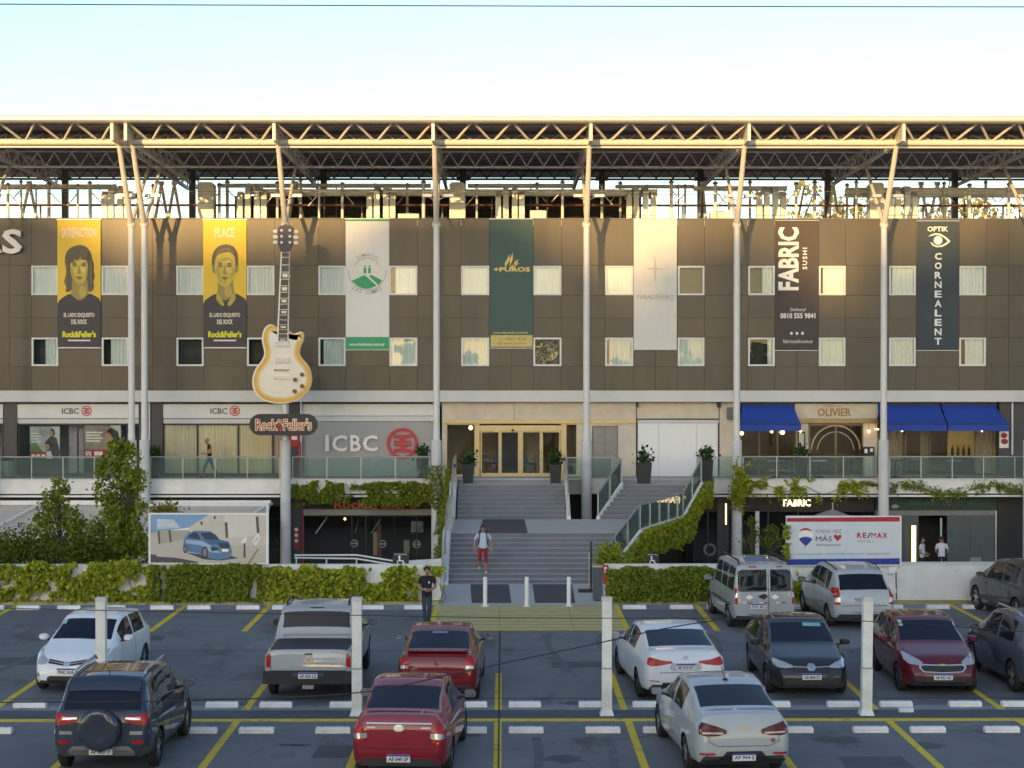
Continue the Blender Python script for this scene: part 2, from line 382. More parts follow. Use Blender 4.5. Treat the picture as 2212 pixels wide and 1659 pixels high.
# columns
COLT = mat('white_column_paint', (.66, .655, .64), .5, var=.06, scale=1)
COLB = mat('grey_white_concrete', (.56, .56, .55), .75, var=.10, scale=1.4, bump=.12)
CN = ['at the far left edge', 'left one of the close pair at the left bank windows', 'right one of the close pair at the left bank windows', 'behind the guitar sign', 'left of the gold entrance', 'between the two stair flights', 'left of the first blue awning', 'behind the real estate billboard', 'at the far right edge']
FL = mat('floodlight_housing', (.45, .43, .5), .4, .3)
for i, (x, X) in enumerate(zip(CXS, colXs)):
    c = thing('canopy_column', 'tall round white canopy column ' + CN[i], 'column', (X, 72.3, LOW), 'canopy columns')
    bt = wz(950 if x != 1267 else 952, 72.3)
    MB().lathe([(.225, LOW), (.215, bt - .03), (.19, bt)], (X, 72.3, 0), 20).build('base', COLB, c, True)
    MB().lathe([(.15, bt), (.15, bt + .25), (.14, bt + .3), (.132, 13.5)], (X, 72.3, 0), 18).build('shaft', COLT, c, True)
    MB().tube((X, 72.3, 13.4), (X, 70.02, BZ - .1), .12, .1, n=14).build('front_strut', STEELW, c, True)
    MB().tube((X, 72.35, 13.45), (X, 75.9, 16.3), .085, .07, n=10).build('rear_strut', STEELW, c, True)
    MB().lathe([(.16, -.12), (.19, 0), (.16, .12)], (X, 72.3, 13.45), 16).build('node_collar', STEELW, c, True)
    for s in (-1, 1):
        mb = MB().tube((X, 72.2, 14.45), (X + s * .45, 72.1, 14.62), .025, n=6)
        mb.box(X + s * .38 - .18 * (s < 0) - .12 * (s > 0), X + s * .38 + .35 * (s > 0) + .2 * (s < 0), 71.95, 72.2, 14.58, 14.70)
        mb.build('floodlight', FL, c)
# rear supports
for x in (-150, 143, 417, 700, 1000, 1300, 1513, 1788, 2063, 2330):
    X = wx(x, 83)
    m = thing('rear_post', f'dark steel post under the rear of the canopy, {ORDN[min(9, max(0, int((x + 160) / 260)))]} from the left', 'post', (X, 83, TOPZ - .28), 'rear canopy posts')
    MB().box(X - .15, X + .15, 82.9, 83.1, TOPZ - .28, 17.0).build('shaft', STEELD, m)
    MB().box(X - .3, X + .3, 82.75, 83.25, 16.5, 16.62).build('head_plate', STEELD, m)
ai = 0
for x, w_ in ((66, 25), (350, 20), (378, 20), (640, 24), (1517, 12), (1800, 18), (1990, 22), (2025, 24)):
    Y = 81; X = wx(x, Y); d = w_ * Y / FOC
    m = thing('strut_frame', f'grey A shaped strut frame standing on the roof, {ORDN[ai]} from the left', 'strut', (X, Y, TOPZ - .28), 'roof strut frames'); ai += 1
    for s in (-1, 1): MB().tube((X, Y, wz(398, Y)), (X + s * d, Y, TOPZ - .28), .07, n=8).build('leg', PURL, m, True)
    MB().box(X - .12, X + .12, Y - .08, Y + .08, wz(398, Y) - .05, wz(398, Y) + .12).build('apex_plate', PURL, m)
# ducts, plant and pipes on the roof
DUCT = mat('galvanised_duct', (.66, .69, .69), .45, .35, var=.14, scale=2)
DUCTW = mat('pale_duct', (.76, .78, .77), .5, .1, var=.1, scale=2)
RB = TOPZ - .28
pr = thing('dark_zone_block', 'dark slatted block in place of a shaded open area on the roof', 'dark block', (wx(945, 81.5), 81.5, RB))
X0, X1 = wx(508, 81.5), wx(1385, 81.5)
box('wall', mat('dark_zone', (.035, .04, .045), .7), pr, X0, X1, 81.5, 86, RB, wz(424, 81.5))  # near-black block paints in the shade of an open roof area
for i in range(9):
    z = RB + .15 + i * .17
    MB().add([(X0 + .1, 81.44, z), (X1 - .1, 81.44, z), (X1 - .1, 81.49, z + .1), (X0 + .1, 81.49, z + .1)], [(0, 1, 2, 3)]).build('zone_slat', mat('dark_slat', (.05, .055, .06), .5), pr)
def hduct(x0, x1, y0, y1, Y, D, lab):
    t = thing('horizontal_duct', lab, 'duct', (wx((x0 + x1) / 2, Y), Y, wz(y1, Y)))
    X = wx(x0, Y); Xe = wx(x1, Y)
    while X < Xe - .05:
        b = min(Xe, X + 1.5)
        MB().box(X, b - .015, Y, Y + D, wz(y1, Y), wz(y0, Y)).build('duct_section', DUCT, t)
        MB().box(b - .04, b, Y - .025, Y + D + .02, wz(y1, Y) - .025, wz(y0, Y) + .025).build('flange', DUCTW, t); X = b
    X = wx(x0, Y) + .4
    while X < Xe - .2:
        MB().box(X - .03, X + .03, Y + D * .5, Y + D * .5 + .06, RB, wz(y1, Y) - .03).build('support_leg', STEELD, t); X += 2.6
    return t
hduct(470, 930, 397, 404, 81.0, .5, 'upper galvanised duct left of the entrance on the roof')
hduct(1010, 1240, 397, 404, 81.0, .5, 'upper galvanised duct above the dark green banner')
hduct(1330, 1500, 399, 405, 81.0, .5, 'upper galvanised duct above the cream banner')
hduct(560, 1420, 409, 423, 79.6, .6, 'lower fat galvanised duct running above the banners')
hduct(-60, 250, 399, 408, 81.0, .5, 'galvanised duct at the left end of the roof')
hduct(1500, 1700, 402, 410, 80.6, .5, 'short galvanised duct near the right of the roof')
hduct(1830, 2300, 405, 424, 80.3, .6, 'fat galvanised duct at the right end of the roof')
for i, x in enumerate((252, 546, 824, 1103, 1386, 1668, 1953)):
    t = thing('duct_riser_group', f'group of four pale vertical ducts above the parapet, {ORDN[i]} from the left', 'duct', (wx(x, 78), 78, RB), 'vertical duct groups')
    for j, (dx, top) in enumerate(((-27, 414), (-11, 402), (9, 401), (25, 413))):
        X = wx(x + dx + rnd.uniform(-1, 1), 78); zt = wz(top, 78)
        mb = MB().box(X - .125, X + .125, 78, 78.28, RB, zt - .25)
        mb.add([(X - .125, 78, zt - .25), (X + .125, 78, zt - .25), (X + .125, 78.28, zt - .25), (X - .125, 78.28, zt - .25), (X - .125, 78.2, zt), (X + .125, 78.2, zt), (X + .125, 79.2, zt), (X - .125, 79.2, zt), (X - .125, 79.2, zt - .25), (X + .125, 79.2, zt - .25)],
               [(0, 1, 5, 4), (4, 5, 6, 7), (1, 2, 9, 6, 5), (0, 4, 7, 8, 3), (2, 3, 8, 9)])
        mb.build('duct', DUCTW if (i + j) % 3 else DUCT, t)
        MB().box(X - .14, X + .14, 77.985, 78.29, RB + .75, RB + .80).build('clamp', GREYM, t)
for x0, x1, lab in ((428, 462, 'tall grey sheet metal box on the roof left of the guitar sign'), (971, 1005, 'tall grey sheet metal box on the roof above the gold entrance'), (1880, 1910, 'grey metal cabinet on the roof near the right end')):
    t = thing('sheet_metal_box', lab, 'metal box', (wx((x0 + x1) / 2, 78.5), 78.5, RB))
    X0, X1, zt = wx(x0, 78.5), wx(x1, 78.5), wz(394, 78.5)
    MB().box(X0, X1, 78.5, 79.3, RB, zt - .12).prism([(X0 - .02, zt - .12), (X1 + .02, zt - .12), (X1 - .1, zt), (X0 + .1, zt)], 78.48, 79.32).build('casing', DUCTW, t)
    for q in range(4): MB().box(X0 + .04, X1 - .04, 78.485, 78.498, RB + .3 + q * .35, RB + .33 + q * .35).build('seam', GREYM, t)
PIPE = mat('red_oxide_pipe', (.17, .055, .04), .55, var=.15)
t = thing('roof_pipe', 'long rust red pipe running along the roof', 'pipe', (0, 79.0, wz(444, 79)))
MB().tube((-26, 79.0, wz(444, 79)), (26, 79.0, wz(444, 79)), .055, n=8).build('pipe', PIPE, t, True)
for i in range(14): MB().box(-25 + i * 3.7, -24.93 + i * 3.7, 79.03, 79.1, RB, wz(446, 79)).build('bracket', STEELD, t)
for y, n_ in ((414, 'upper'), (420, 'lower')):
    tag(MB().tube((-26, 77.2, wz(y, 77.2)), (26, 77.2, wz(y, 77.2)), .012, n=5).build('guard_wire', GREYM), f'{n_} thin guard wire stretched along the roof edge', 'wire')
for x0, x1, y0, lab in ((1145, 1180, 455, 'low tan rooftop unit above the dark green banner'), (860, 905, 462, 'low pale rooftop unit left of the entrance column'), (1535, 1580, 458, 'low rooftop unit right of the white cream banner')):
    Y = 77.5; X0, X1 = wx(x0, Y), wx(x1, Y)
    t = thing('rooftop_unit', lab, 'air unit', ((X0 + X1) / 2, Y, RB))
    MB().box(X0, X1, Y, Y + .7, RB, wz(y0, Y)).build('casing', DUCTW, t)
    MB().lathe([(.22, 0), (.22, .05), (.02, .06)], ((X0 + X1) / 2, Y + .35, wz(y0, Y)), 14).build('fan_guard', STEELD, t)

# thin vent pipes and props crowding the roof strip
vi = 0
for x, yt, r_, lab in ((20, 402, .05, 0), (48, 396, .04, 0), (108, 400, .06, 0), (170, 404, .04, 0), (196, 398, .05, 0), (300, 400, .05, 0), (332, 404, .04, 0), (475, 402, .05, 0), (492, 396, .06, 0), (600, 398, .05, 0), (650, 392, .05, 0), (690, 404, .04, 0), (740, 400, .05, 0), (880, 402, .05, 0), (915, 396, .06, 0), (1030, 404, .04, 0), (1160, 400, .05, 0), (1215, 396, .05, 0), (1300, 402, .05, 0), (1340, 398, .05, 0), (1450, 396, .06, 0), (1480, 404, .04, 0), (1545, 398, .06, 0), (1575, 404, .05, 0), (1620, 396, .05, 0), (1720, 400, .05, 0), (1760, 396, .06, 0), (1830, 402, .05, 0), (1850, 396, .05, 0), (1925, 400, .05, 0), (2040, 398, .05, 0), (2095, 402, .06, 0), (2130, 396, .05, 0), (2180, 400, .05, 0)):
    Y = 77.4 + (vi * 37 % 11) * .28; X = wx(x, Y); zt = wz(yt, Y); t = thing('vent_pipe', f'thin vertical pipe on the roof strip, {ORDN[vi] + " from the left" if vi < 17 else ("last" if vi == 33 else ORDN[33 - vi] + " from the right")}', 'pipe', (X, Y, RB), 'thin roof pipes'); vi += 1
    m_ = DUCTW if vi % 3 else PURL
    MB().tube((X, Y, RB), (X, Y, zt), r_ * 1.3, n=8).build('pipe', m_, t, True)
    MB().beam((X, Y, zt - .3), (X + (.5 if vi % 2 else -.5), Y + .1, zt - .85), .04, .04).build('prop', PURL, t)
    MB().lathe([(r_ * 2, 0), (r_ * 2.2, .06), (r_ * .5, .14)], (X, Y, zt), 10).build('cowl', GREYM, t, True)
# ------------------------------------------------------------------ hanging banners on the cladding
BY = FY - .05
def banner(label, x0, y0, x1, y1, m):
    t = thing('hanging_banner', label, 'banner', (wx((x0 + x1) / 2, BY), BY, wz(y1, BY)), 'vertical banners on the brown cladding')
    n = 10; X0, X1, Z0, Z1 = wx(x0, BY), wx(x1, BY), wz(y1, BY), wz(y0, BY); mb = MB()
    v = []
    for yy in (BY, BY + .012):
        for j in range(n + 1):
            for i in range(5):
                z = Z0 + (Z1 - Z0) * j / n; v.append((X0 + (X1 - X0) * i / 4, yy + .004 * math.sin(j * 1.3 + x0), z))
    q = (n + 1) * 5
    f = [(j * 5 + i, j * 5 + i + 1, (j + 1) * 5 + i + 1, (j + 1) * 5 + i) for j in range(n) for i in range(4)]
    f += [tuple(q + a for a in reversed(t_)) for t_ in f]
    mb.add(v, f).build('cloth', m, t, True)
    for z in (Z0, Z1): MB().tube((X0 - .03, BY + .006, z), (X1 + .03, BY + .006, z), .022, n=8).build('batten', ALU, t, True)
    return t
L1, L2, L3 = BY - .008, BY - .014, BY - .020
YEL = mat('banner_yellow', (.80, .54, .05), .6, var=.05, scale=.6); DKP = mat('banner_charcoal', (.055, .050, .055), .6, var=.08)
FACE = mat('banner_olive_yellow', (.62, .48, .08), .6, var=.12, scale=6); FACE2 = mat('banner_olive_shadow', (.33, .27, .08), .6, var=.1, scale=6); HAIR = mat('banner_grey_brown', (.13, .105, .07), .6, var=.2, scale=8)
CRM = mat('print_cream', (.80, .72, .58), .6, var=0); PYEL = mat('print_bright_yellow', (.78, .72, .03), .6, var=0); PWH = mat('print_white', (.82, .82, .80), .6, var=0)
def smoothpoly(p, it=2):
    for _ in range(it):
        q = []
        for i in range(len(p)):
            a, b = p[i], p[(i + 1) % len(p)]; q += [(a[0] * .75 + b[0] * .25, a[1] * .75 + b[1] * .25), (a[0] * .25 + b[0] * .75, a[1] * .25 + b[1] * .75)]
        p = q
    return p
HAIR2 = mat('banner_mid_brown', (.20, .165, .09), .6, var=.25, scale=10); FACE3 = mat('banner_pale_yellow', (.74, .60, .16), .6, var=.08, scale=6); FACE4 = mat('banner_mid_olive', (.46, .37, .09), .6, var=.15, scale=8)
def portrait(t, cx, long_hair):
    if long_hair:
        hair = [(-27, 112), (-31, 92), (-29, 74), (-20, 62), (-9, 58), (3, 55), (16, 59), (26, 72), (29, 88), (33, 100), (31, 112), (35, 124), (30, 134), (33, 146), (27, 158), (18, 156), (8, 150), (-14, 150), (-22, 158), (-30, 157), (-27, 146), (-33, 136), (-29, 124)]
        face = [(-19, 96), (-15, 86), (-6, 84), (0, 74), (7, 82), (16, 88), (19, 98), (19, 112), (17, 126), (10, 137), (2, 141), (-6, 139), (-14, 130), (-18, 114)]
        br = 95
    else:
        hair = [(-25, 112), (-29, 92), (-26, 72), (-15, 58), (3, 53), (19, 58), (28, 72), (29, 92), (26, 112), (22, 118), (-21, 120)]
        face = [(-21, 88), (-16, 76), (-4, 72), (8, 70), (19, 76), (23, 90), (23, 108), (20, 124), (13, 138), (5, 146), (-3, 146), (-11, 141), (-19, 126), (-23, 106)]
        br = 96
    s = 474; A = lambda pts: [(cx + a, s + b) for a, b in pts]; k = [0]
    def lay(nm, m, pts, it=2):
        k[0] += 1; ppoly(nm, m, t, smoothpoly(A(pts), it), BY - .006 - .0025 * k[0], .002)
    lay('printed_hair', HAIR, hair); lay('printed_neck', FACE2, [(-15, 124), (17, 124), (19, 150), (22, 166), (2, 178), (-19, 166), (-15, 150)])
    lay('printed_neck_light', FACE4, [(-2, 146), (13, 142), (17, 164), (2, 172)])
    lay('printed_shirt', DKP, [(-46, 178), (-34, 168), (-20, 160), (-14, 166), (0, 177), (12, 170), (21, 159), (34, 165), (46, 173), (46, 192), (-46, 192)], 1)
    if not long_hair:
        lay('printed_collar', FACE4, [(-16, 158), (-8, 170), (0, 186), (-6, 188), (-20, 172)], 1); lay('printed_collar', FACE4, [(20, 156), (12, 170), (4, 186), (12, 188), (25, 170)], 1)
    lay('printed_face', FACE, face); lay('printed_shadow', FACE4, [(-19, 100), (-12, 104), (-11, 120), (-6, 134), (2, 139), (-5, 139), (-14, 130), (-18, 116)])
    lay('printed_highlight', FACE3, [(2, 82), (14, 90), (15, 108), (10, 118), (4, 110), (4, 94)]); lay('printed_forehead_shadow', FACE4, [(-18, 90), (-8, 86), (2, 80), (16, 88), (16, 91), (2, 88), (-8, 92), (-18, 96)])
    for sx in (-1, 1):
        lay('printed_eye_socket', FACE2, [(sx * 4, br + 1), (sx * 14, br - 1), (sx * 16, br + 6), (sx * 10, br + 9), (sx * 4, br + 7)]); lay('printed_brow', HAIR, [(sx * 3, br), (sx * 10, br - 3), (sx * 16, br), (sx * 10, br)], 1); lay('printed_eye', HAIR, [(sx * 6, br + 4), (sx * 10, br + 2.5), (sx * 13.5, br + 4.5), (sx * 10, br + 6)], 1)
        lay('printed_cheek', FACE4, [(sx * 18, br + 8), (sx * 15, br + 20), (sx * 11, br + 32), (sx * 15, br + 30), (sx * 19, br + 16)])
        if long_hair: lay('printed_lock', HAIR2, [(sx * 22, 80), (sx * 25, 100), (sx * 24, 124), (sx * 27, 146), (sx * 29, 140), (sx * 27, 118), (sx * 28, 96)])
        else: lay('printed_ear', FACE2, [(sx * 23, 100), (sx * 27, 98), (sx * 27, 112), (sx * 23, 116)])
    lay('printed_nose', FACE2, [(-2, br + 4), (-1, br + 14), (-5, br + 21), (0, br + 24), (5, br + 21), (1, br + 18), (1, br + 6)])
    lay('printed_mouth', HAIR2, [(-9, br + 30), (-3, br + 28), (0, br + 29), (4, br + 28), (9, br + 30), (3, br + 32.5), (-3, br + 32.5)]); lay('printed_lip', FACE2, [(-6, br + 33), (6, br + 33), (3, br + 36), (-3, br + 36)]); lay('printed_chin', FACE4, [(-6, br + 40), (5, br + 40), (2, br + 43), (-3, br + 43)])
    if long_hair: lay('printed_fringe', HAIR, [(-22, 76), (-8, 64), (4, 62), (20, 72), (21, 92), (12, 84), (8, 90), (2, 78), (-4, 90), (-10, 84), (-15, 94), (-21, 92)])
    else: lay('printed_hairline', HAIR2, [(-22, 80), (-14, 66), (4, 60), (20, 68), (25, 84), (18, 74), (4, 68), (-12, 74)])
for x0, x1, lab, word, lh in ((126, 219, 'yellow and black banner with a long haired face, headed SATISFACTION', 'SATISFACTION', True), (440, 533, 'yellow and black banner with a short haired face, headed PLACE', 'PLACE', False)):
    t = banner(lab, x0, 474.5, x1, 752, YEL)
    ppoly('dark_print', DKP, t, [(x0, 655), (x1, 655), (x1, 751), (x0, 751)], L1)
    cx = (x0 + x1) / 2
    portrait(t, cx, lh)
    txt(word, cx - (38 if lh else 21), 492, cx + (38 if lh else 21), 514, L1, CRM, t, bold=.03)
    txt('EL LADO EXQUISITO', cx - 33, 676, cx + 33, 686.5, L2, CRM, t, bold=.03); txt('DEL ROCK', cx - 17, 690, cx + 17, 700.5, L2, CRM, t, bold=.03)
    txt("Rock&Feller's", cx - 36, 715, cx + 36, 729, L2, PYEL, t, bold=.045)
    ppoly('white_print_line', PWH, t, [(cx - 24, 734), (cx + 24, 734), (cx + 24, 737), (cx - 24, 737)], L2)
    ppoly('white_hem', PWH, t, [(x0 + 1, 750), (x1 - 1, 750), (x1 - 1, 752), (x0 + 1, 752)], L3)
GRN = mat('print_green', (.045, .36, .16), .6, var=.03); PGREY = mat('print_grey', (.42, .42, .40), .6, var=0); BW = mat('banner_white', (.74, .74, .72), .6, var=.03)
t = banner('white banner with a green hill emblem and green hem', 747, 473, 841, 756, BW)
ppoly('green_band', GRN, t, [(747, 473), (841, 473), (841, 478), (747, 478)], L1); ppoly('green_band', GRN, t, [(747, 728), (841, 728), (841, 756), (747, 756)], L1)
txt('www.laslomas.com.ar', 755, 740, 831, 747, L2, PWH, t, bold=.02)
cx, cy = 793.5, 588
ppoly('green_hill', GRN, t, [(760, 607), (788, 594), (814, 617), (806, 621), (796, 624), (786, 624), (774, 619)], L1); ppoly('green_hill', GRN, t, [(797, 596), (803, 594), (826, 606), (818, 616)], L1)
ppoly('emblem_outline', PGREY, t, ring(cx, 584, 41, 42.5, 24, 25, 155) if False else ring(cx, 586, 40, 41.4, 30, -5, 185), L1)
ppoly('emblem_outline', PGREY, t, ring(cx, 586, 28, 29.4, 20, 205, 335), L1)
for dx in (-5, 5): ppoly('small_figure', GRN, t, disc(cx + dx, 575.5, 2, 2.4, 8), L1); ppoly('small_figure', GRN, t, [(cx + dx - 3, 579), (cx + dx + 3, 579), (cx + dx + 2.5, 591), (cx + dx - 2.5, 591)], L1)
def arctext(s, cx, cy, r, a0, a1, h, m, parent, Y, up=True):
    n = len(s)
    for i, ch in enumerate(s):
        if ch == ' ': continue
        a = R(a0 + (a1 - a0) * (i + .5) / n); me = textmesh(ch, .02, .02); q = np.empty(len(me.vertices) * 3); me.vertices.foreach_get('co', q); q = q.reshape(-1, 3)
        c = (q.min(0) + q.max(0)) / 2; q = (q - np.array([c[0], .35, 0])) * (h / .7)
        rot = (math.pi / 2 - a) if up else (-math.pi / 2 - a)
        ca, sa = math.cos(-rot), math.sin(-rot); px = cx + r * math.cos(a) + q[:, 0] * ca - q[:, 1] * sa; py = cy - r * math.sin(a) - (q[:, 0] * sa + q[:, 1] * ca)
        o3 = np.stack([(px - CXP) * Y / FOC, Y - (q[:, 2] > 0) * .006, EYE + (CYP - py) * Y / FOC], 1) - np.array(ORG[parent.name])
        me.vertices.foreach_set('co', o3.ravel()); me.materials.clear(); me.materials.append(m); me.update(); addobj('letter', me, parent)
arctext('GIMNASIO', cx, 586, 35.5, 130, 50, 6, PGREY, t, L1); arctext('LAS LOMAS', cx, 586, 45.5, 228, 312, 8, PGREY, t, L1, False)
TEAL = mat('banner_teal', (.050, .105, .098), .6, var=.06); GLD = mat('print_gold', (.72, .55, .16), .5, .1, var=.04); PALEG = mat('print_pale_gold', (.60, .48, .17), .55, var=.1)
t = banner('dark green banner with gold leaf emblem and gold foot panel', 1058, 473, 1151, 752, TEAL)
for a, b in (((1094, 575), (1101, 549)), ((1101, 576), (1108, 545)), ((1107, 577), (1120, 560)), ((1092, 578), (1094, 562)), ((1098, 580), (1122, 568))):
    dx, dy = (b[0] - a[0]), (b[1] - a[1]); l = math.hypot(dx, dy); nx, ny = -dy / l * 3, dx / l * 3
    ppoly('gold_leaf', GLD, t, [a, (a[0] + dx * .5 + nx, a[1] + dy * .5 + ny), b, (a[0] + dx * .5 - nx, a[1] + dy * .5 - ny)], L1)
txt('+PUROS', 1066, 577, 1145, 587, L1, GLD, t, bold=.04)
txt('LOS MEJORES PUROS', 1066, 717, 1140, 722, L1, GLD, t, bold=.02)
ppoly('gold_panel', PALEG, t, [(1060, 724), (1150, 724), (1150, 749), (1060, 749)], L1)
PBR = mat('print_brown', (.22, .16, .05), .6, var=0)
txt('11 5023 4518', 1080, 729, 1136, 735, L2, PBR, t); txt('@ mas.puros', 1074, 739, 1136, 745, L2, PBR, t)
CRB = mat('banner_cream', (.66, .65, .61), .6, var=.03); PG2 = mat('print_soft_grey', (.36, .34, .33), .6, var=0); PG3 = mat('print_faint_grey', (.52, .51, .48), .6, var=0)
t = banner('plain cream white banner with a faint star and grey lettering', 1369, 473, 1462, 755, CRB)
ppoly('faint_star', PG3, t, [(1415, 545), (1418, 579), (1445, 580), (1418, 583), (1416, 618), (1412, 583), (1388, 580), (1412, 578)], L1)
txt('PARADIÑEIRO', 1376, 634, 1456, 646, L1, PG2, t); txt('JOYEROS', 1420, 648, 1456, 652, L1, PG3, t)
BRB = mat('banner_dark_brown', (.062, .048, .044), .6, var=.08)
t = banner('dark brown banner with tall white lettering running upwards and a phone number', 1676, 476, 1768, 757, BRB)
txt('FABRIC', 1681, 491, 1726, 627, L1, PWH, t, bold=.035, rot=90); txt('SUSHI', 1734, 535, 1744, 582, L1, PWH, t, bold=.02, rot=90, space=1.3)
txt('Delivery!', 1708, 665, 1741, 674, L1, PWH, t); txt('0810 555 9841', 1686, 676, 1762, 688, L1, PWH, t, bold=.03)
for dx in (-12, 0, 12): ppoly('small_symbol', PWH, t, disc(1722 + dx, 720, 3, 3.4, 8), L1)
txt('fabricsushi.com.ar', 1692, 733, 1757, 741, L1, PWH, t)
NAVY = mat('banner_navy', (.030, .048, .062), .55, var=.1, scale=.6)
t = banner('navy blue banner with a white eye emblem and letters stacked down it', 1982, 477, 2072, 757, NAVY)
txt('OPTIK', 2004, 489, 2049, 500, L1, PWH, t, bold=.02)
ppoly('eye_outline', PWH, t, [(2005, 511), (2013, 506), (2022, 503.5), (2033, 505), (2046, 513), (2054, 521), (2046, 528), (2036, 533), (2024, 534), (2015, 530), (2010, 523), (2014, 524), (2019, 529), (2026, 531), (2035, 529.5), (2043, 525), (2048, 521), (2041, 514), (2032, 508.5), (2022, 507), (2013, 509)], L1)
ppoly('eye_iris', PWH, t, disc(2027, 519, 9.5, 9.5), L1)
for i, ch in enumerate('CORNEALENT'): txt(ch, 2020, 546 + i * 20.4, 2035, 546 + i * 20.4 + 15, L1, PWH, t, 'letter', bold=.03)

# ------------------------------------------------------------------ guitar sign and its name plate on the fourth column
GY = 71.75
gt = thing('guitar_sign', 'giant sunburst electric guitar sign mounted on a white column', 'guitar sign', (wx(611, GY), GY, wz(872, GY)))
bodyL = [(604, 712), (590, 700), (578, 703), (570, 715), (567, 735), (571, 750), (574, 765), (567, 780), (554, 795), (547, 815), (547, 835), (555, 853), (571, 865), (592, 871), (611, 872), (632, 869), (652, 860), (667, 846), (675, 828), (675, 808), (668, 790), (655, 776), (648, 765), (650, 750), (657, 736), (659, 722), (654, 716), (646, 718), (638, 722), (629, 718), (624, 712)]
def smoothpoly(p, it=2):
    for _ in range(it):
        q = []
        for i in range(len(p)):
            a, b = p[i], p[(i + 1) % len(p)]; q += [(a[0] * .75 + b[0] * .25, a[1] * .75 + b[1] * .25), (a[0] * .25 + b[0] * .75, a[1] * .25 + b[1] * .75)]
        p = q
    return p
def shrink(p, d):
    n = len(p); out = []
    ar = sum(p[i][0] * p[(i + 1) % n][1] - p[(i + 1) % n][0] * p[i][1] for i in range(n)); s = 1 if ar > 0 else -1
    for i in range(n):
        a, b = p[i - 1], p[(i + 1) % n]; dx, dy = b[0] - a[0], b[1] - a[1]; l = math.hypot(dx, dy) or 1
        out.append((p[i][0] - s * dy / l * d, p[i][1] + s * dx / l * d))
    return out
gb = smoothpoly(bodyL)
GW = mat('guitar_binding', (.80, .77, .70), .4, var=.02); GA = mat('guitar_amber', (.70, .40, .06), .35, var=.08, scale=2); GA2 = mat('guitar_light_amber', (.74, .54, .22), .35, var=.08, scale=2); GC = mat('guitar_cream', (.80, .75, .63), .35, var=.04)
ppoly('body', GW, gt, gb, GY, .25)
for d, y, m, nm in ((1.8, .252, GA, 'sunburst_edge'), (9, .256, GA2, 'sunburst_middle'), (13.5, .26, GC, 'body_top')): ppoly(nm, m, gt, shrink(gb, d), GY - .25, y - .25 + .004)
GD = mat('guitar_ebony', (.05, .045, .05), .35, var=.1)
nk = lambda u: 611 + (745 - u) * .033
ppoly('neck', GW, gt, [(nk(738) - 12, 738), (nk(738) + 13, 738), (nk(545) + 9.5, 545), (nk(545) - 9.5, 545)], GY - .18, .14)
ppoly('fingerboard', GD, gt, [(nk(736) - 9.5, 736), (nk(736) + 9.5, 736), (nk(546) + 7.5, 546), (nk(546) - 7.5, 546)], GY - .322, .02)
CHR = mat('chrome', (.6, .6, .62), .15, .9, var=0); PEARL = mat('pearl_inlay', (.74, .72, .62), .3, var=.05)
yy = 556.; st = 16.5; fi = 0
while yy < 733:
    ppoly('fret', CHR, gt, [(nk(yy) - 9, yy - .7), (nk(yy) + 9, yy - .7), (nk(yy) + 9, yy + .7), (nk(yy) - 9, yy + .7)], GY - .344, .01)
    if fi in (2, 4, 6, 8, 11, 14): ppoly('inlay', PEARL, gt, [(nk(yy) - 6, yy + 3), (nk(yy) + 6, yy + 3), (nk(yy) + 5, yy + st * .94 - 3), (nk(yy) - 5, yy + st * .94 - 3)], GY - .344, .006)
    yy += st; st *= .955; fi += 1
hs = [(608, 546), (606, 538), (601, 528), (603, 514), (600, 500), (604, 490), (612, 488), (619, 484), (627, 488), (634, 490), (637, 500), (633, 514), (635, 528), (629, 538), (627, 546)]
GH = mat('headstock_violet_black', (.035, .032, .06), .35, var=.1)
ppoly('headstock', GH, gt, smoothpoly(hs, 1), GY - .16, .16)
for i in range(3):
    for s in (-1, 1):
        y = 500 + i * 12; x = 618
        ppoly('tuning_peg', PEARL, gt, disc(x + s * 22, y + (1 if s > 0 else 0), 5.5, 4, 12), GY - .18, .08)
        ppoly('tuner_post', PEARL, gt, disc(x + s * 9, y - 2 + i, 3, 3, 10), GY - .325, .03)
        ppoly('tuner_shaft', CHR, gt, [(x + s * 8, y - 1), (x + s * 20, y - 1), (x + s * 20, y + 1), (x + s * 8, y + 1)], GY - .17, .02)
PKP = mat('pickup_silver', (.55, .55, .56), .3, .3, var=.08, scale=8)
for (a, b, c, d) in ((595, 739, 625, 749), (595, 772, 626, 784)): ppoly('pickup', PKP, gt, [(a, b), (c, b), (c, d), (a, d)], GY - .268, .05)
ppoly('bridge', CHR, gt, [(592, 797), (625, 797), (625, 801), (592, 801)], GY - .268, .05); ppoly('tailpiece', mat('white_chrome', (.75, .75, .78), .2, .5, var=0), gt, [(592, 814), (596, 812), (622, 812), (627, 814), (626, 819), (621, 818), (598, 818), (593, 820)], GY - .268, .06)
KNB = mat('amber_knob', (.20, .085, .02), .3, var=.1)
for x, y in ((653, 809), (638, 820), (653, 834), (637, 845)): ppoly('control_knob', KNB, gt, disc(x, y, 4.5, 4.5, 14), GY - .268, .09)
MB().tube((wx(616, GY), GY, wz(870, GY)), (wx(617, GY), GY + .05, wz(950, GY)), .1, n=12).build('support_tube', COLT, gt, True)
MB().box(wx(609, GY), wx(625, GY), GY - .02, GY + .5, wz(600, GY), wz(592, GY)).build('wall_bracket', GREYM, gt)
PY = 71.55
pl = thing('name_plate_sign', 'dark pill shaped restaurant sign under the giant guitar', 'sign', (wx(613, PY), PY, wz(940, PY)))
pill = [(563 + 23 * math.cos(R(a)), 917 + 23 * math.sin(R(a))) for a in range(90, 271, 15)] + [(664 + 23 * math.cos(R(a)), 917 + 23 * math.sin(R(a))) for a in range(-90, 91, 15)]
ppoly('plate', mat('sign_slate', (.022, .025, .032), .4, var=.06), pl, pill, PY, .16)
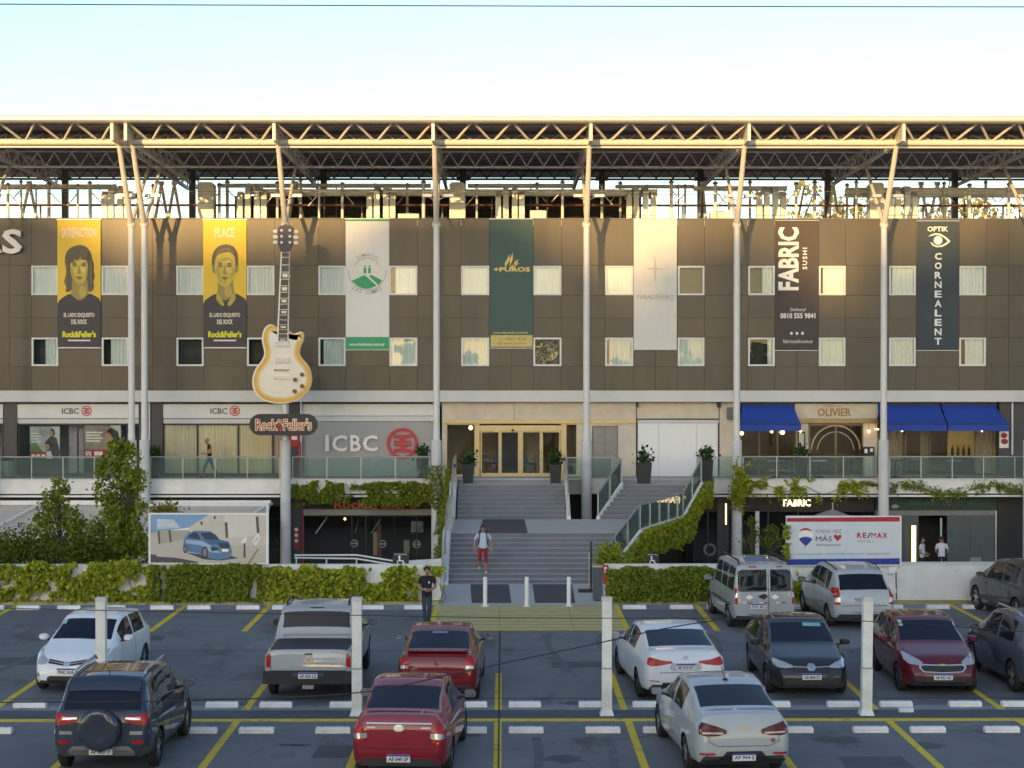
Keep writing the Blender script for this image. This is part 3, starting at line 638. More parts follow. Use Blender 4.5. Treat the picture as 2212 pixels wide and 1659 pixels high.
txt("Rock&Feller's", 551.5, 903.5, 674.5, 931, PY - .165, mat('sign_cream_edge', (.92, .74, .55), .5, var=0), pl, 'lettering_outline', .008, .07); txt("Rock&Feller's", 553, 905, 673, 929.5, PY - .178, mat('sign_dark_rust', (.36, .075, .02), .5, var=.05, scale=3), pl, 'lettering', .01, 0)

# ------------------------------------------------------------------ terrace level shopfronts
ICR = mat('bank_red', (.50, .035, .05), .5, var=.03); ICG = mat('bank_grey_letter', (.10, .10, .11), .5, var=0); SIGNW = mat('sign_white', (.70, .70, .68), .5, var=.03)
def logo(t, cx, cy, r, Y, m, D=.01):
    ppoly('logo_ring', m, t, ring(cx, cy, r * .82, r, 28), Y, D)
    k = r * .56
    for s in (-1, 1):
        ppoly('logo_bar', m, t, [(cx - k, cy + s * k), (cx + k, cy + s * k), (cx + k, cy + s * k * .62), (cx - k, cy + s * k * .62)], Y, D)
        ppoly('logo_bar', m, t, [(cx - k, cy + s * k * .32), (cx - k * .3, cy + s * k * .32), (cx - k * .3, cy + s * k * .62), (cx + k * .3, cy + s * k * .62), (cx + k * .3, cy + s * k * .32), (cx + k, cy + s * k * .32), (cx + k, cy + s * k * .06), (cx - k, cy + s * k * .06)], Y, D)
def glazing(t, x0, y0, x1, y1, divs, fm, Y=SY, pane=GLASS, fw=3.2, base=6):
    fz = lambda a, b, c, d: MB().box(wx(a, Y), wx(c, Y), Y - .04, Y + .06, wz(d, Y), wz(b, Y)).build('frame_bar', fm, t)
    fz(x0, y0, x1, y0 + fw); fz(x0, y1 - base, x1, y1)
    xs = [x0] + divs + [x1]
    for x in xs: fz(x - fw / 2, y0 + fw, x + fw / 2, y1 - base)
    for a, b in zip(xs[:-1], xs[1:]): MB().box(wx(a + fw / 2, Y), wx(b - fw / 2, Y), Y, Y + .008, wz(y1 - base, Y), wz(y0 + fw, Y)).build('glass_pane', pane, t)
def signboard(t, x0, x1, lx=None):
    pbox('sign_board', SIGNW, t, x0, 873, x1, 904, SY - .10, .12); pbox('sign_trim', CHAR, t, x0 - 1, 871.5, x1 + 1, 873.2, SY - .11, .05); pbox('sign_trim', CHAR, t, x0 - 1, 903.4, x1 + 1, 904.6, SY - .11, .05)
    pbox('lintel', BEAMW, t, x0, 904.8, x1, 914.5, SY - .06, .1)
    if lx: txt('ICBC', lx, 881.5, lx + 36, 894, SY - .11, ICG, t, bold=.015, depth=.015); logo(t, lx + 53, 887.5, 11, SY - .11, ICR)
INT1 = mat('interior_grey_green', (.24, .25, .245), .8); 
def room(t, x0, x1, m, yb=77.0):
    MB().box(wx(x0, SY), wx(x1, SY), yb - .05, yb, TER, wz(905, SY)).build('back_wall', m, t)
    for x in (x0, x1): MB().box(wx(x, SY) - .03, wx(x, SY) + .03, SY + .1, yb - .06, TER, wz(905, SY)).build('room_wall', m, t)
    MB().box(wx(x0, SY), wx(x1, SY), SY + .1, yb, wz(905, SY), wz(905, SY) + .05).build('ceiling', SIGNW, t)
FD = mat('dark_window_frame', (.03, .033, .036), .4, var=.05)
s0 = thing('bank_shopfront', 'white fronted bank shop cut off by the left edge, dark glass', 'shopfront', (wx(-90, SY), SY, TER))
signboard(s0, -190, 8); glazing(s0, -190, 915, 8, 1028, [-90], FD); room(s0, -190, 8, INT1)
s1 = thing('bank_shopfront', 'bank shopfront with two large posters of people behind its glass', 'shopfront', (wx(160, SY), SY, TER))
signboard(s1, 39, 300, 135); glazing(s1, 42, 915, 302, 1028, [169, 276], FD); room(s1, 42, 302, INT1)
def poster(x0, y0, x1, y1, lab, kind):
    Y = SY + .035
    t = thing('window_poster', lab, 'poster', (wx((x0 + x1) / 2, Y), Y, wz(y1, Y)))
    pbox('sheet', mat('poster_sheet%d' % kind, ((.44, .50, .52), (.34, .28, .25))[kind], .5, var=.5, scale=1.3), t, x0, y0, x1, y1, Y, .015)
    w_ = x1 - x0; h = y1 - y0; A = lambda a, b: (x0 + a * w_, y0 + b * h)
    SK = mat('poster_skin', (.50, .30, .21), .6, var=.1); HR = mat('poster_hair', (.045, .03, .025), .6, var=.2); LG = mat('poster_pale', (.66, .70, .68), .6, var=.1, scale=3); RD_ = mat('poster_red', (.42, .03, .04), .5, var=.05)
    y = Y - .004
    if kind == 0:
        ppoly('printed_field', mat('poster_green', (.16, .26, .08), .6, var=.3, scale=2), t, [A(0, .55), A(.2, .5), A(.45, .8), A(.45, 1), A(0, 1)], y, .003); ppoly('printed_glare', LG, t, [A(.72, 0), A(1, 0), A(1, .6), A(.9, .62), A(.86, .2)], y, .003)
        ppoly('printed_coat', mat('poster_slate', (.06, .07, .09), .6, var=.2), t, [A(.5, .5), A(.7, .3), A(.9, .36), A(1, .8), A(.95, 1), A(.6, 1)], y - .004, .003)
        ppoly('printed_hair', HR, t, disc(*A(.75, .2), 5.5, 9), y - .008, .003); ppoly('printed_face', SK, t, disc(*A(.72, .22), 4, 6.5), y - .012, .003)
        ppoly('printed_hair', HR, t, disc(*A(.64, .58), 7, 8), y - .008, .003); ppoly('printed_face', SK, t, disc(*A(.58, .64), 5, 6.5), y - .012, .003); ppoly('printed_shirt', LG, t, [A(.56, .78), A(.7, .76), A(.78, 1), A(.56, 1)], y - .012, .003)
        ppoly('red_strip', RD_, t, [A(0, .80), A(.56, .80), A(.56, 1), A(0, 1)], y - .008, .003)
        for i in range(4): ppoly('white_print_line', PWH, t, [A(.06, .2 + i * .085), A(.3 + .08 * (i % 2), .2 + i * .085), A(.3 + .08 * (i % 2), .24 + i * .085), A(.06, .24 + i * .085)], y - .008, .003)
        for i in range(3): ppoly('white_print_line', PWH, t, [A(.05 + i * .17, .87), A(.17 + i * .17, .87), A(.17 + i * .17, .94), A(.05 + i * .17, .94)], y - .012, .003)
    else:
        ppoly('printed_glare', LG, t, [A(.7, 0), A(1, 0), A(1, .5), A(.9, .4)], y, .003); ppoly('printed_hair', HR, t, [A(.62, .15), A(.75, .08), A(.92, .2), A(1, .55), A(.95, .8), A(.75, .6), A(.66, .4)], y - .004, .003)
        ppoly('printed_face', SK, t, disc(*A(.66, .42), 8, 13), y - .008, .003); ppoly('printed_arm', LG, t, [A(.74, .7), A(.95, .6), A(1, 1), A(.74, 1)], y - .008, .003)
        ppoly('red_strip', RD_, t, [A(0, .74), A(.74, .74), A(.74, .96), A(0, .96)], y - .004, .003)
        for i in range(4): ppoly('white_print_line', PWH, t, [A(.05, .2 + i * .085), A(.5 - .06 * (i % 2), .2 + i * .085), A(.5 - .06 * (i % 2), .25 + i * .085), A(.05, .25 + i * .085)], y - .004, .003)
        txt('0%', *A(.03, .78), *A(.2, .92), y - .008, PWH, t, depth=.004, bold=.03); ppoly('white_print_line', PWH, t, [A(.27, .79), A(.5, .79), A(.5, .91), A(.27, .91)], y - .008, .003)
    return t
poster(66, 921, 130, 990, 'window poster of two people with a red strip at its left foot', 0)
poster(183, 918, 262, 990, 'window poster of a long haired face with a red 0% strip', 1)
box('interior_column', mat('lilac_column', (.42, .38, .46), .6), s1, wx(150, 75.6), wx(182, 75.6), 75.6, 75.9, TER, wz(906, SY))
s2 = thing('bank_shopfront', 'bank shopfront with beige vertical blinds behind a man walking', 'shopfront', (wx(480, SY), SY, TER))
signboard(s2, 353, 612, 455); glazing(s2, 354, 915, 612, 1028, [427, 515, 590], FD); room(s2, 354, 612, INT1)
BLD = mat('beige_blind', (.80, .70, .52), .8, var=.06, scale=1)
for a, b in ((356, 426), (429, 514), (517, 589)): curtain(wx(a, SY), wx(b, SY), SY + .05, TER + .08, wz(917, SY), a, .018).build('vertical_blind', BLD, s2, True)
curtain(wx(592, SY), wx(611, SY), SY + .05, TER + .08, wz(917, SY), 9, .018).build('vertical_blind', mat('pink_blind', (.66, .48, .42), .8), s2, True)
for i, (x0, x1) in enumerate(((10, 38), (301, 315), (327, 352), (620, 650))):
    tag(pbox('pilaster', CHAR, None, x0, 869, x1, 1030, SY - .14, .3), f'dark grey pilaster between white bank shopfronts, {ORDN[i]} from the left', 'pilaster', 'bank pilasters')
for x in (325.5, 651.5): tag(MB().tube((wx(x, SY), SY - .2, TER), (wx(x, SY), SY - .2, wz(845, SY)), .035, n=8).build('downpipe', WHITE2, None, True), 'thin white downpipe beside the dark pilaster ' + ('left of the blinds' if x < 400 else 'left of the big bank letters'), 'pipe')
s3 = thing('bank_sign_wall', 'plain grey wall carrying large bank letters and a red emblem', 'wall', (wx(795, SY), SY, TER))
pbox('wall', mat('grey_render', (.36, .365, .36), .7, var=.04, scale=1), s3, 653, 911, 939, 1031, SY, .3); pbox('upper_board', SIGNW, s3, 653, 873, 936, 898, SY - .06, .2); pbox('upper_board', BEAMW, s3, 653, 899, 936, 910, SY - .03, .2); pbox('board_trim', CHAR, s3, 653, 871, 936, 873, SY - .07, .05)
BL = mat('brushed_letter', (.66, .66, .74), .35, .5, var=.05)
for ch, a, b in (('I', 703, 711), ('C', 718, 750), ('B', 757, 780), ('C', 784, 816)): txt(ch, a, 940, b, 975, SY - .02, BL, s3, 'letter', .09, .02)
logo(s3, 869, 957.5, 33.5, SY - .02, ICR, .07)
pbox('security_camera', SIGNW, s3, 930, 902, 942, 910, SY - .35, .25)
# fire point on the fourth pilaster
for yv, zt, lab in ((921, SY - .16, 'red and white fire sign panel on the pilaster beside the guitar sign'),):
    t = thing('fire_sign', lab, 'sign', (wx(634, zt), zt, wz(965, zt)))
    pbox('plate', mat('fire_red', (.42, .03, .03), .5), t, 626, 921, 646, 965, zt, .02); ppoly('white_mark', PWH, t, [(629, 925), (640, 925), (640, 934), (629, 934)], zt - .003); ppoly('white_mark', PWH, t, [(630, 942), (642, 942), (642, 950), (630, 950)], zt - .003)
    MB().tube((wx(648, zt), zt - .1, TER), (wx(648, zt), zt - .1, wz(955, zt)), .06, n=10).build('red_pipe', mat('fire_red', (.42, .03, .03), .5), t, True)
# gold entrance
en = thing('gold_entrance', 'brass framed glass entrance with sliding doors under a cream stone lintel', 'entrance', (wx(1100, SY), SY, TER))
for a, b in ((955, 1110), (1111, 1267), (1268, 1374)): pbox('stone_lintel', STONE, en, a, 869, b, 906, SY - .08, .4)
pbox('gold_band', GOLD, en, 955, 906.2, 1374, 915, SY - .12, .3)
pbox('stone_pier', STONE, en, 955, 915.2, 964, 1031, SY - .05, .3); pbox('stone_pier', STONE, en, 1246, 915.2, 1279, 1031, SY - .05, .3); pbox('stone_pier', STONE, en, 1335, 915.2, 1374, 1031, SY - .05, .3); pbox('stone_pier', STONE, en, 1279.2, 915.2, 1334.8, 920, SY - .05, .3)
pbox('service_door', mat('grey_door', (.26, .25, .23), .5), en, 1280, 920.5, 1334, 1031, SY + .03, .05); pbox('door_seam', STEELD, en, 1306.5, 922, 1307.5, 1031, SY + .02, .02)
glazing(en, 965, 915.5, 1027, 1031, [], GOLD, fw=2); glazing(en, 1223, 915.5, 1246, 1031, [], GOLD, fw=2)
pbox('gold_post', GOLD, en, 1025, 915.5, 1036, 1031, SY - .09, .2); pbox('gold_post', GOLD, en, 1212, 915.5, 1222, 1031, SY - .09, .2); pbox('gold_header', GOLD, en, 1036.2, 919, 1211.8, 931, SY - .1, .2)
for a, b in ((1038, 1080), (1080.5, 1122), (1127, 1169), (1169.5, 1211)):
    m = MB(); Yd = SY - .02
    for q in ((a, 931.2, b, 934), (a, 1022, b, 1029), (a, 934, a + 3, 1022), (b - 3, 934, b, 1022)): m.box(wx(q[0], Yd), wx(q[2], Yd), Yd, Yd + .05, wz(q[3], Yd), wz(q[1], Yd))
    d = m.build('sliding_door', GOLD, en); pbox('door_glass', GLASS, d, a + 3, 934, b - 3, 1022, Yd + .02, .008)
pbox('centre_post', GOLD, en, 1122.4, 931.2, 1126.6, 1029, SY - .05, .08); pbox('door_sensor', DARK, en, 1105, 927, 1110, 932, SY - .14, .04)
LOB = mat('lobby_brown', (.42, .32, .16), .7, var=.2, scale=.8)
MB().box(wx(958, SY), wx(1250, SY), 79.9, 80, TER, wz(905, SY)).build('lobby_back_wall', LOB, en); MB().box(wx(958, SY), wx(1250, SY), SY + .35, 80, TER, TER + .02).build('lobby_floor', mat('lobby_floor', (.22, .19, .15), .3), en)
for x in (958, 1248): MB().box(wx(x, SY) - .04, wx(x, SY) + .04, SY + .3, 79.9, TER, wz(905, SY)).build('lobby_side_wall', LOB, en)
MB().box(wx(958, SY), wx(1250, SY), SY + .3, 80, wz(905, SY), wz(905, SY) + .05).build('lobby_ceiling', SIGNW, en)
box('lobby_screen', mat('lobby_dark', (.03, .035, .04), .5), en, wx(1085, 77.5), wx(1125, 77.5), 77.5, 77.6, TER + .02, wz(925, 77.5)); box('lobby_screen', mat('lobby_tan', (.34, .28, .19), .6), en, wx(1135, 78), wx(1175, 78), 78, 78.1, TER + .02, wz(935, 78))
BULB = mat('warm_bulb', (1.0, .62, .22), .5, var=0, emit=4.5)
def bulb(x, y, Y, r, lab):
    t = thing('pendant_lamp', lab, 'lamp', (wx(x, Y), Y, wz(y, Y)))
    c = (wx(x, Y), Y, wz(y, Y)); r *= .72
    MB().lathe([(r * .3, -r), (r * .8, -r * .6), (r, 0), (r * .8, r * .6), (r * .3, r)], c, 12).build('bulb', BULB, t, True); MB().tube((c[0], c[1], c[2] + r), (c[0], c[1], c[2] + r + .25), .012, n=5).build('stem', DARK, t)
bulb(1017, 924, SY + .8, .13, 'glowing warm lamp behind the left glass of the gold entrance'); bulb(1207, 931, SY + .6, .07, 'small warm lamp behind the right door of the gold entrance'); bulb(1072, 931, SY + 1.5, .08, 'warm lamp hanging deep inside the gold entrance lobby')
for x, lab in ((1062, 'blue chair seen through the left entrance doors'), (1145, 'blue chair seen through the right entrance doors')):
    Y = SY + 1.4; X = wx(x, Y); t = thing('lobby_chair', lab, 'chair', (X, Y, TER + .02)); BLU = mat('chair_blue', (.05, .09, .20), .7)
    MB().box(X - .28, X + .28, Y - .25, Y + .25, TER + .42, TER + .5).build('seat', BLU, t); s = -1 if x > 1100 else 1
    MB().beam((X + s * .27, Y, TER + .45), (X + s * .42, Y, TER + .95), .45, .06).build('backrest', BLU, t)
    for a in (-.22, .22):
        for b in (-.2, .2): MB().tube((X + a, Y + b, TER + .02), (X + a, Y + b, TER + .42), .02, n=6).build('leg', DARK, t)
# closed white unit
cu = thing('boarded_shopfront', 'empty shop unit closed with white boards between stone piers', 'shopfront', (wx(1465, SY), SY, TER))
pbox('stone_lintel', STONE, cu, 1376, 869, 1553, 904, SY - .05, .3); pbox('trim', CHAR, cu, 1377, 904.4, 1553, 906.5, SY - .1, .2); pbox('trim', BEAMW, cu, 1377, 907, 1553, 914, SY - .04, .2)
for a, b in ((1378, 1423), (1423.6, 1505), (1505.6, 1551)): pbox('board', mat('white_board', (.78, .79, .80), .5, var=.02), cu, a, 914.5, b, 1032, SY, .06)
pbox('dark_joint', DARK, cu, 1374.4, 869, 1376.5, 1031, SY - .02, .2); pbox('dark_joint', DARK, cu, 1551.2, 914.5, 1554, 1031, SY - .02, .2); pbox('stone_pier', STONE, cu, 1555, 869, 1594, 1031, SY - .05, .3); pbox('bracket', DARK, cu, 1374, 868.5, 1379, 880, SY - .2, .14); pbox('bracket', DARK, cu, 1550, 868.5, 1557, 880, SY - .2, .14)
tag(pbox('wall_speaker', STEELD, None, 1572, 880, 1584, 905, SY - .3, .24), 'dark wall box between the white boards and the first blue awning', 'wall box')
# patisserie front
of = thing('restaurant_front', 'cream stone cafe front with gold lettering and an arched glass door', 'restaurant', (wx(1880, SY), SY, TER))
pbox('stone_lintel', STONE, of, 1718, 872, 1898, 904, SY - .1, .4); pbox('gold_band', mat('dull_gold', (.36, .27, .12), .45, .4), of, 1718, 904.4, 1898, 914, SY - .14, .3); pbox('dark_rod', DARK, of, 1766, 869, 1882, 871, SY - .15, .05)
txt('OLIVIER', 1767, 882, 1839, 899, SY - .105, mat('cafe_letter_gold', (.34, .21, .05), .45, .3), of, 'lettering', .03, .014); txt('PATISSERIE & CAFE', 1776, 875, 1822, 879, SY - .105, PG2, of, 'lettering', .01, 0)
pbox('stone_pier', STONE, of, 1721, 914.2, 1747, 1031, SY - .05, .3); pbox('stone_pier', STONE, of, 1866, 914.2, 1896, 1031, SY - .05, .3)
BRZ = mat('bronze_frame', (.16, .115, .06), .4, .4)
glazing(of, 1748, 914.5, 1865, 1031, [1806], BRZ, fw=5)
for r0, r1 in ((51, 54), (38, 40)): ppoly('door_arch', mat('pale_bronze', (.36, .30, .20), .4, .4), of, ring(1806, 972, r0, r1, 30, 180, 360), SY - .045, .03)
WARMW = mat('warm_panel_wall', (.34, .25, .13), .7, var=.2, scale=1)
glazing(of, 1602, 914.5, 1720, 1031, [1640, 1680], BRZ, fw=2.5); glazing(of, 1897, 914.5, 2160, 1031, [1957, 2010, 2048, 2108], BRZ, fw=2.5)
MB().box(wx(1600, SY), wx(2170, SY), 79, 79.1, TER, wz(900, SY)).build('back_wall', WARMW, of); MB().box(wx(1600, SY), wx(2170, SY), SY + .3, 79.1, TER, TER + .02).build('room_floor', mat('cafe_floor', (.16, .12, .09), .4), of); MB().box(wx(1600, SY), wx(2170, SY), SY + .4, 79.1, wz(900, SY), wz(900, SY) + .06).build('ceiling', LOB, of)
for x in (1599, 1720, 1747, 1896, 2168): MB().box(wx(x, SY) - .04, wx(x, SY) + .04, SY + .3, 79, TER + .02, wz(900, SY)).build('room_wall', LOB, of)
CV = mat('cafe_drape', (.40, .33, .22), .8, var=.1)
curtain(wx(1900, SY), wx(1955, SY), SY + .3, TER + .1, wz(917, SY), 5, .03).build('drape', CV, of, True); curtain(wx(1993, SY), wx(2010, SY), SY + .3, TER + .1, wz(917, SY), 6, .03).build('drape', CV, of, True); curtain(wx(2112, SY), wx(2158, SY), SY + .3, TER + .1, wz(917, SY), 6, .03).build('drape', CV, of, True)
YW = mat('yellow_glow_wall', (.55, .36, .08), .7, var=.15, scale=2, emit=.12)  # faint emission makes the wall behind the bottles look lit
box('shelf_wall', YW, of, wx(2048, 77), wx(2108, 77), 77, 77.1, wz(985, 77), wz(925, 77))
for i, x in enumerate((2058, 2070, 2082, 2094)): MB().lathe([(.06, 0), (.07, .1), (.06, .3), (.025, .36), (.025, .46)], (wx(x, 76.9), 76.8, wz(984, 76.9)), 10).build('bottle', mat('dark_bottle', (.03, .02, .015), .2), of, True)
BLUE = mat('royal_blue_canvas', (.018, .065, .36), .75, var=.06, scale=2, bump=.06, bscale=200)
def awning(lab, x0, x1, xb0, xb1):
    t = thing('blue_awning', lab, 'awning', (wx((x0 + x1) / 2, SY), SY, wz(935, SY)), 'blue awnings over the cafe')
    Yb, Yt = SY - 1.5, SY - .12
    # front edge hangs in front of the wall; its photo line is converted at its own depth
    A0, A1 = P(x0, 875, Yt), P(x1, 875, Yt); B0, B1 = P(xb0, 917, Yb), P(xb1, 917, Yb); n = 12; v = []
    for i in range(n + 1):
        u = i / n
        for j in range(9):
            s = j / 8; p = A0.lerp(A1, u).lerp(B0.lerp(B1, u), s); p.z -= .05 * math.sin(math.pi * s) + .008 * math.sin(u * 9 + s * 3); v.append(p)
    MB().add(v, [(i * 9 + j, i * 9 + j + 1, (i + 1) * 9 + j + 1, (i + 1) * 9 + j) for i in range(n) for j in range(8)]).build('canvas', BLUE, t, True)
    hz = wz(931, Yb); v = []
    for i in range(n + 1):
        p = B0.lerp(B1, i / n); v += [p + Vector((0, -.02, .01)), Vector((p.x, p.y - .02 + .015 * math.sin(i * 2.1), hz))]
    MB().add(v, [(2 * i, 2 * i + 1, 2 * i + 3, 2 * i + 2) for i in range(n)]).build('valance', BLUE, t, True)
    MB().tube(B0, B1, .03, n=8).build('front_bar', mat('awning_bar', (.02, .03, .09), .5), t); MB().box(A0.x, A1.x, Yt - .02, Yt + .1, A0.z - .04, A0.z + .08).build('cassette', mat('awning_bar', (.02, .03, .09), .5), t)
    for q in (A0, A1):
        b = B0 if q is A0 else B1; MB().beam((q.x, Yt, q.z - .5), (b.x, Yb, b.z - .03), .04, .04).build('arm', DARK, t)
awning('blue canvas awning left of the gold cafe lettering', 1603, 1714, 1600, 1731); awning('blue canvas awning behind the column right of the cafe door', 1897, 2031, 1905, 2047); awning('blue canvas awning at the far right end of the terrace', 2035, 2151, 2050, 2181)
for x, y, r, lab in ((1603, 936, .11, 'round lamp at the left end of the first blue awning'), (1668, 933, .07, 'small lamp under the middle of the first blue awning'), (1691, 934, .14, 'large round lamp under the first blue awning'), (1730, 932, .06, 'small wall lamp left of the arched cafe door'), (1864 + 14, 932, .09, 'wall lamp on the stone pier right of the arched door'), (1893, 927, .05, 'left one of two tiny lamps at the second awning'), (1898, 927.5, .05, 'right one of two tiny lamps at the second awning'), (1950, 931, .06, 'small lamp under the second blue awning'), (2123, 931, .06, 'small lamp under the third blue awning')): bulb(x, y, SY - .25, r, lab)
for i, x in enumerate((1640, 1675, 1700, 1770, 1840, 1935, 1975, 2060, 2100)):
    Y = 74.2 if i % 2 else 75.9; X = wx(x, Y); t = thing('cafe_table', f'small cafe table on the terrace, {ORDN[i]} from the left', 'table', (X, Y, TER), 'cafe tables'); tm = mat(('table_white', 'table_teal', 'table_dark')[i % 3], ((.6, .6, .58), (.10, .30, .36), (.07, .06, .06))[i % 3], .5)
    MB().lathe([(.34, .70), (.35, .73), (.34, .74)], (X, Y, TER), 16).build('table_top', tm, t, True); MB().tube((X, Y, TER + .04), (X, Y, TER + .7), .03, n=8).build('stem', DARK, t); MB().lathe([(.22, 0), (.2, .03), (.04, .05)], (X, Y, TER + .001), 14).build('foot', DARK, t)
t = thing('menu_case', 'dark framed menu case on the stone pier left of the arched door', 'menu case', (wx(1731, SY - .1), SY - .1, wz(975, SY))); pbox('case', DARK, t, 1724, 933, 1740, 972, SY - .14, .08); pbox('menu', mat('menu_paper', (.55, .55, .50), .6, var=.2, scale=9), t, 1726.5, 936, 1737.5, 968, SY - .15, .01)
t = thing('serving_stand', 'black stand with white cups against the right stone pier', 'stand', (wx(1878, SY - .4), SY - .4, TER)); pbox('cabinet', DARK, t, 1866, 966, 1890, 985, SY - .5, .35); pbox('pedestal', STONE, t, 1870, 985.2, 1887, 1030, SY - .45, .3); pbox('white_cup', PWH, t, 1869, 970, 1875, 979, SY - .53, .02); pbox('white_cup', PWH, t, 1881, 969, 1887, 976, SY - .53, .02)
tag(pbox('pilaster', CHAR, None, 2161, 869, 2300, 1031, SY - .14, .4), 'broad charcoal pier at the right end of the cafe', 'pilaster')
t = thing('fire_sign', 'red and white fire sign on the charcoal pier under the last awning', 'sign', (wx(2170, SY - .17), SY - .17, wz(967, SY))); pbox('plate', PWH, t, 2161, 932, 2181, 968, SY - .17, .02); ppoly('red_mark', mat('fire_red', (.42, .03, .03), .5), t, disc(2171, 941, 7, 6, 12), SY - .173); ppoly('red_mark', mat('fire_red', (.42, .03, .03), .5), t, disc(2172, 954, 8, 6, 12), SY - .173)
tag(MB().tube((wx(2186, SY), SY - .2, wz(982, SY)), (wx(2186, SY), SY - .2, wz(868, SY)), .04, n=8).build('downpipe', WHITE2, None, True), 'short white downpipe on the charcoal pier at the right', 'pipe')
# ------------------------------------------------------------------ lower level shopfronts (sunken plaza)
LY = 74.0
def yz(pts, x0, x1, m=0):
    n = len(pts); mb = MB()
    ar = sum(pts[i][0] * pts[(i + 1) % n][1] - pts[(i + 1) % n][0] * pts[i][1] for i in range(n))
    if ar < 0: pts = pts[::-1]
    v = [(x0, y, z) for y, z in pts] + [(x1, y, z) for y, z in pts]
    return mb.add(v, [tuple(range(n - 1, -1, -1)), tuple(range(n, 2 * n))] + [(i, (i + 1) % n, n + (i + 1) % n, n + i) for i in range(n)])
lr = thing('lower_restaurant_front', 'dark lower level restaurant window under a shelf of green ivy', 'shopfront', (wx(790, LY), LY, LOW))
pbox('black_header', DARK, lr, 645, 1070, 935, 1099, LY, .2); pbox('grey_beam', mat('grey_shutter_box', (.30, .30, .28), .6), lr, 655, 1100, 933, 1113, LY - .2, .3)
txt("Rock&Feller's", 722, 1079, 898, 1099, LY - .02, mat('orange_lit_letter', (.40, .11, .025), .5, var=.05, emit=.08), lr, 'lettering', .03, .02)
glazing(lr, 655, 1113.5, 933, 1232, [760, 790, 820, 900], FD, Y=LY, fw=2)
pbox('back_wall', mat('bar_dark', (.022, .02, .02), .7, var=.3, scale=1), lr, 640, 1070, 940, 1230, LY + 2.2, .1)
pbox('dark_pier', CHAR, lr, 628, 1070, 654, 1235, LY - .05, .2)
pbox('timber_column', mat('pale_timber', (.42, .30, .14), .6), lr, 806, 1149, 814, 1200, LY + .5, .15); pbox('red_column', mat('red_timber', (.22, .05, .025), .5), lr, 814.5, 1135, 823, 1208, LY + .5, .15); pbox('sand_panel', mat('sand_panel', (.28, .26, .17), .6), lr, 872, 1167, 884, 1196, LY + .4, .1); pbox('grey_poster', mat('grey_poster', (.26, .25, .28), .6, var=.4, scale=3), lr, 888, 1126, 914, 1150, LY + .3, .02)
for x, y in ((765, 1174), (826, 1175), (900, 1176)): ppoly('round_sticker', mat('teal_sticker', (.22, .33, .31), .5), lr, ring(x, y, 6, 8.5, 20), LY - .012, .005); ppoly('round_sticker_bar', mat('teal_sticker', (.22, .33, .31), .5), lr, [(x - 5, y - 1.5), (x + 5, y - 1.5), (x + 5, y + 1.5), (x - 5, y + 1.5)], LY - .012, .005)
for a, b in (((708, 1115), (682, 1152)), ((775, 1120), (767, 1151)), ((821, 1122), (802, 1152))): MB().tube(P(*a, LY + .8), P(*b, LY + .5), .03, n=6).build('hanging_bar', ALU, lr)
bulb(745, 1121, LY + 1.2, .07, 'dim lamp inside the lower restaurant window')
for x, s, lab in ((641, 1, 'red and white fire sign low on the dark pier left of the lower restaurant window'),):
    t = thing('fire_sign', lab, 'sign', (wx(640, LY), LY - .1, LOW)); pbox('plate', mat('fire_red', (.42, .03, .03), .5), t, 634, 1140, 646, 1186, LY - .08, .02)
    for q in (1144, 1156, 1168): ppoly('white_mark', PWH, t, disc(640, q, 4, 4, 10), LY - .083)
    MB().tube(P(655, 1110, LY - .1), P(655, 1225, LY - .1), .035, n=8).build('red_pipe', mat('fire_red', (.42, .03, .03), .5), t)
ll = thing('lower_dark_front', 'dark lower level shop hidden behind the beige awnings and trees', 'shopfront', (wx(250, LY), LY, LOW))
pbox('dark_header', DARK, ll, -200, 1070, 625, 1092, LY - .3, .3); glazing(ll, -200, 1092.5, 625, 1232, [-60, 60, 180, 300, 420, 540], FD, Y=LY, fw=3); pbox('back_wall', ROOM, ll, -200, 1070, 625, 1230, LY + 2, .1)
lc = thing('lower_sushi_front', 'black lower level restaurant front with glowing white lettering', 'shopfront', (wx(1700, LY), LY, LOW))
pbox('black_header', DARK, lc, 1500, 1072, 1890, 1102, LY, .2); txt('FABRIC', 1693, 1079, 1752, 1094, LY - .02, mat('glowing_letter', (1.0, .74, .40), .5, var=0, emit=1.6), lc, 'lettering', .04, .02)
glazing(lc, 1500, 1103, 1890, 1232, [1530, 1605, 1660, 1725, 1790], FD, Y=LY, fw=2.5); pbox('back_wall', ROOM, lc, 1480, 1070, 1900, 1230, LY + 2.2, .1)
pbox('dark_pier', CHAR, lc, 1550, 1072, 1575, 1232, LY - .1, .2)
t = thing('strip_lamp', 'thin vertical strip lamp glowing beside the ivy under the right stair', 'lamp', (wx(1569, LY - .2), LY - .2, LOW)); pbox('lamp_tube', mat('strip_glow', (1., .62, .28), .5, var=0, emit=1.5), t, 1567.5, 1088, 1570.5, 1134, LY - .2, .05); pbox('back_plate', DARK, t, 1565, 1085, 1573, 1137, LY - .14, .03)
ppoly('round_emblem', mat('grey_emblem', (.22, .22, .22), .5), lc, ring(1534, 1188, 9, 14, 20), LY - .012, .005)
pbox('white_post', COLT, lc, 1633, 1105, 1641, 1232, LY - .5, .15)
ls = thing('lower_clinic_front', 'grey lower level front with a dark green name band and dark doorway', 'shopfront', (wx(2030, LY), LY, LOW))
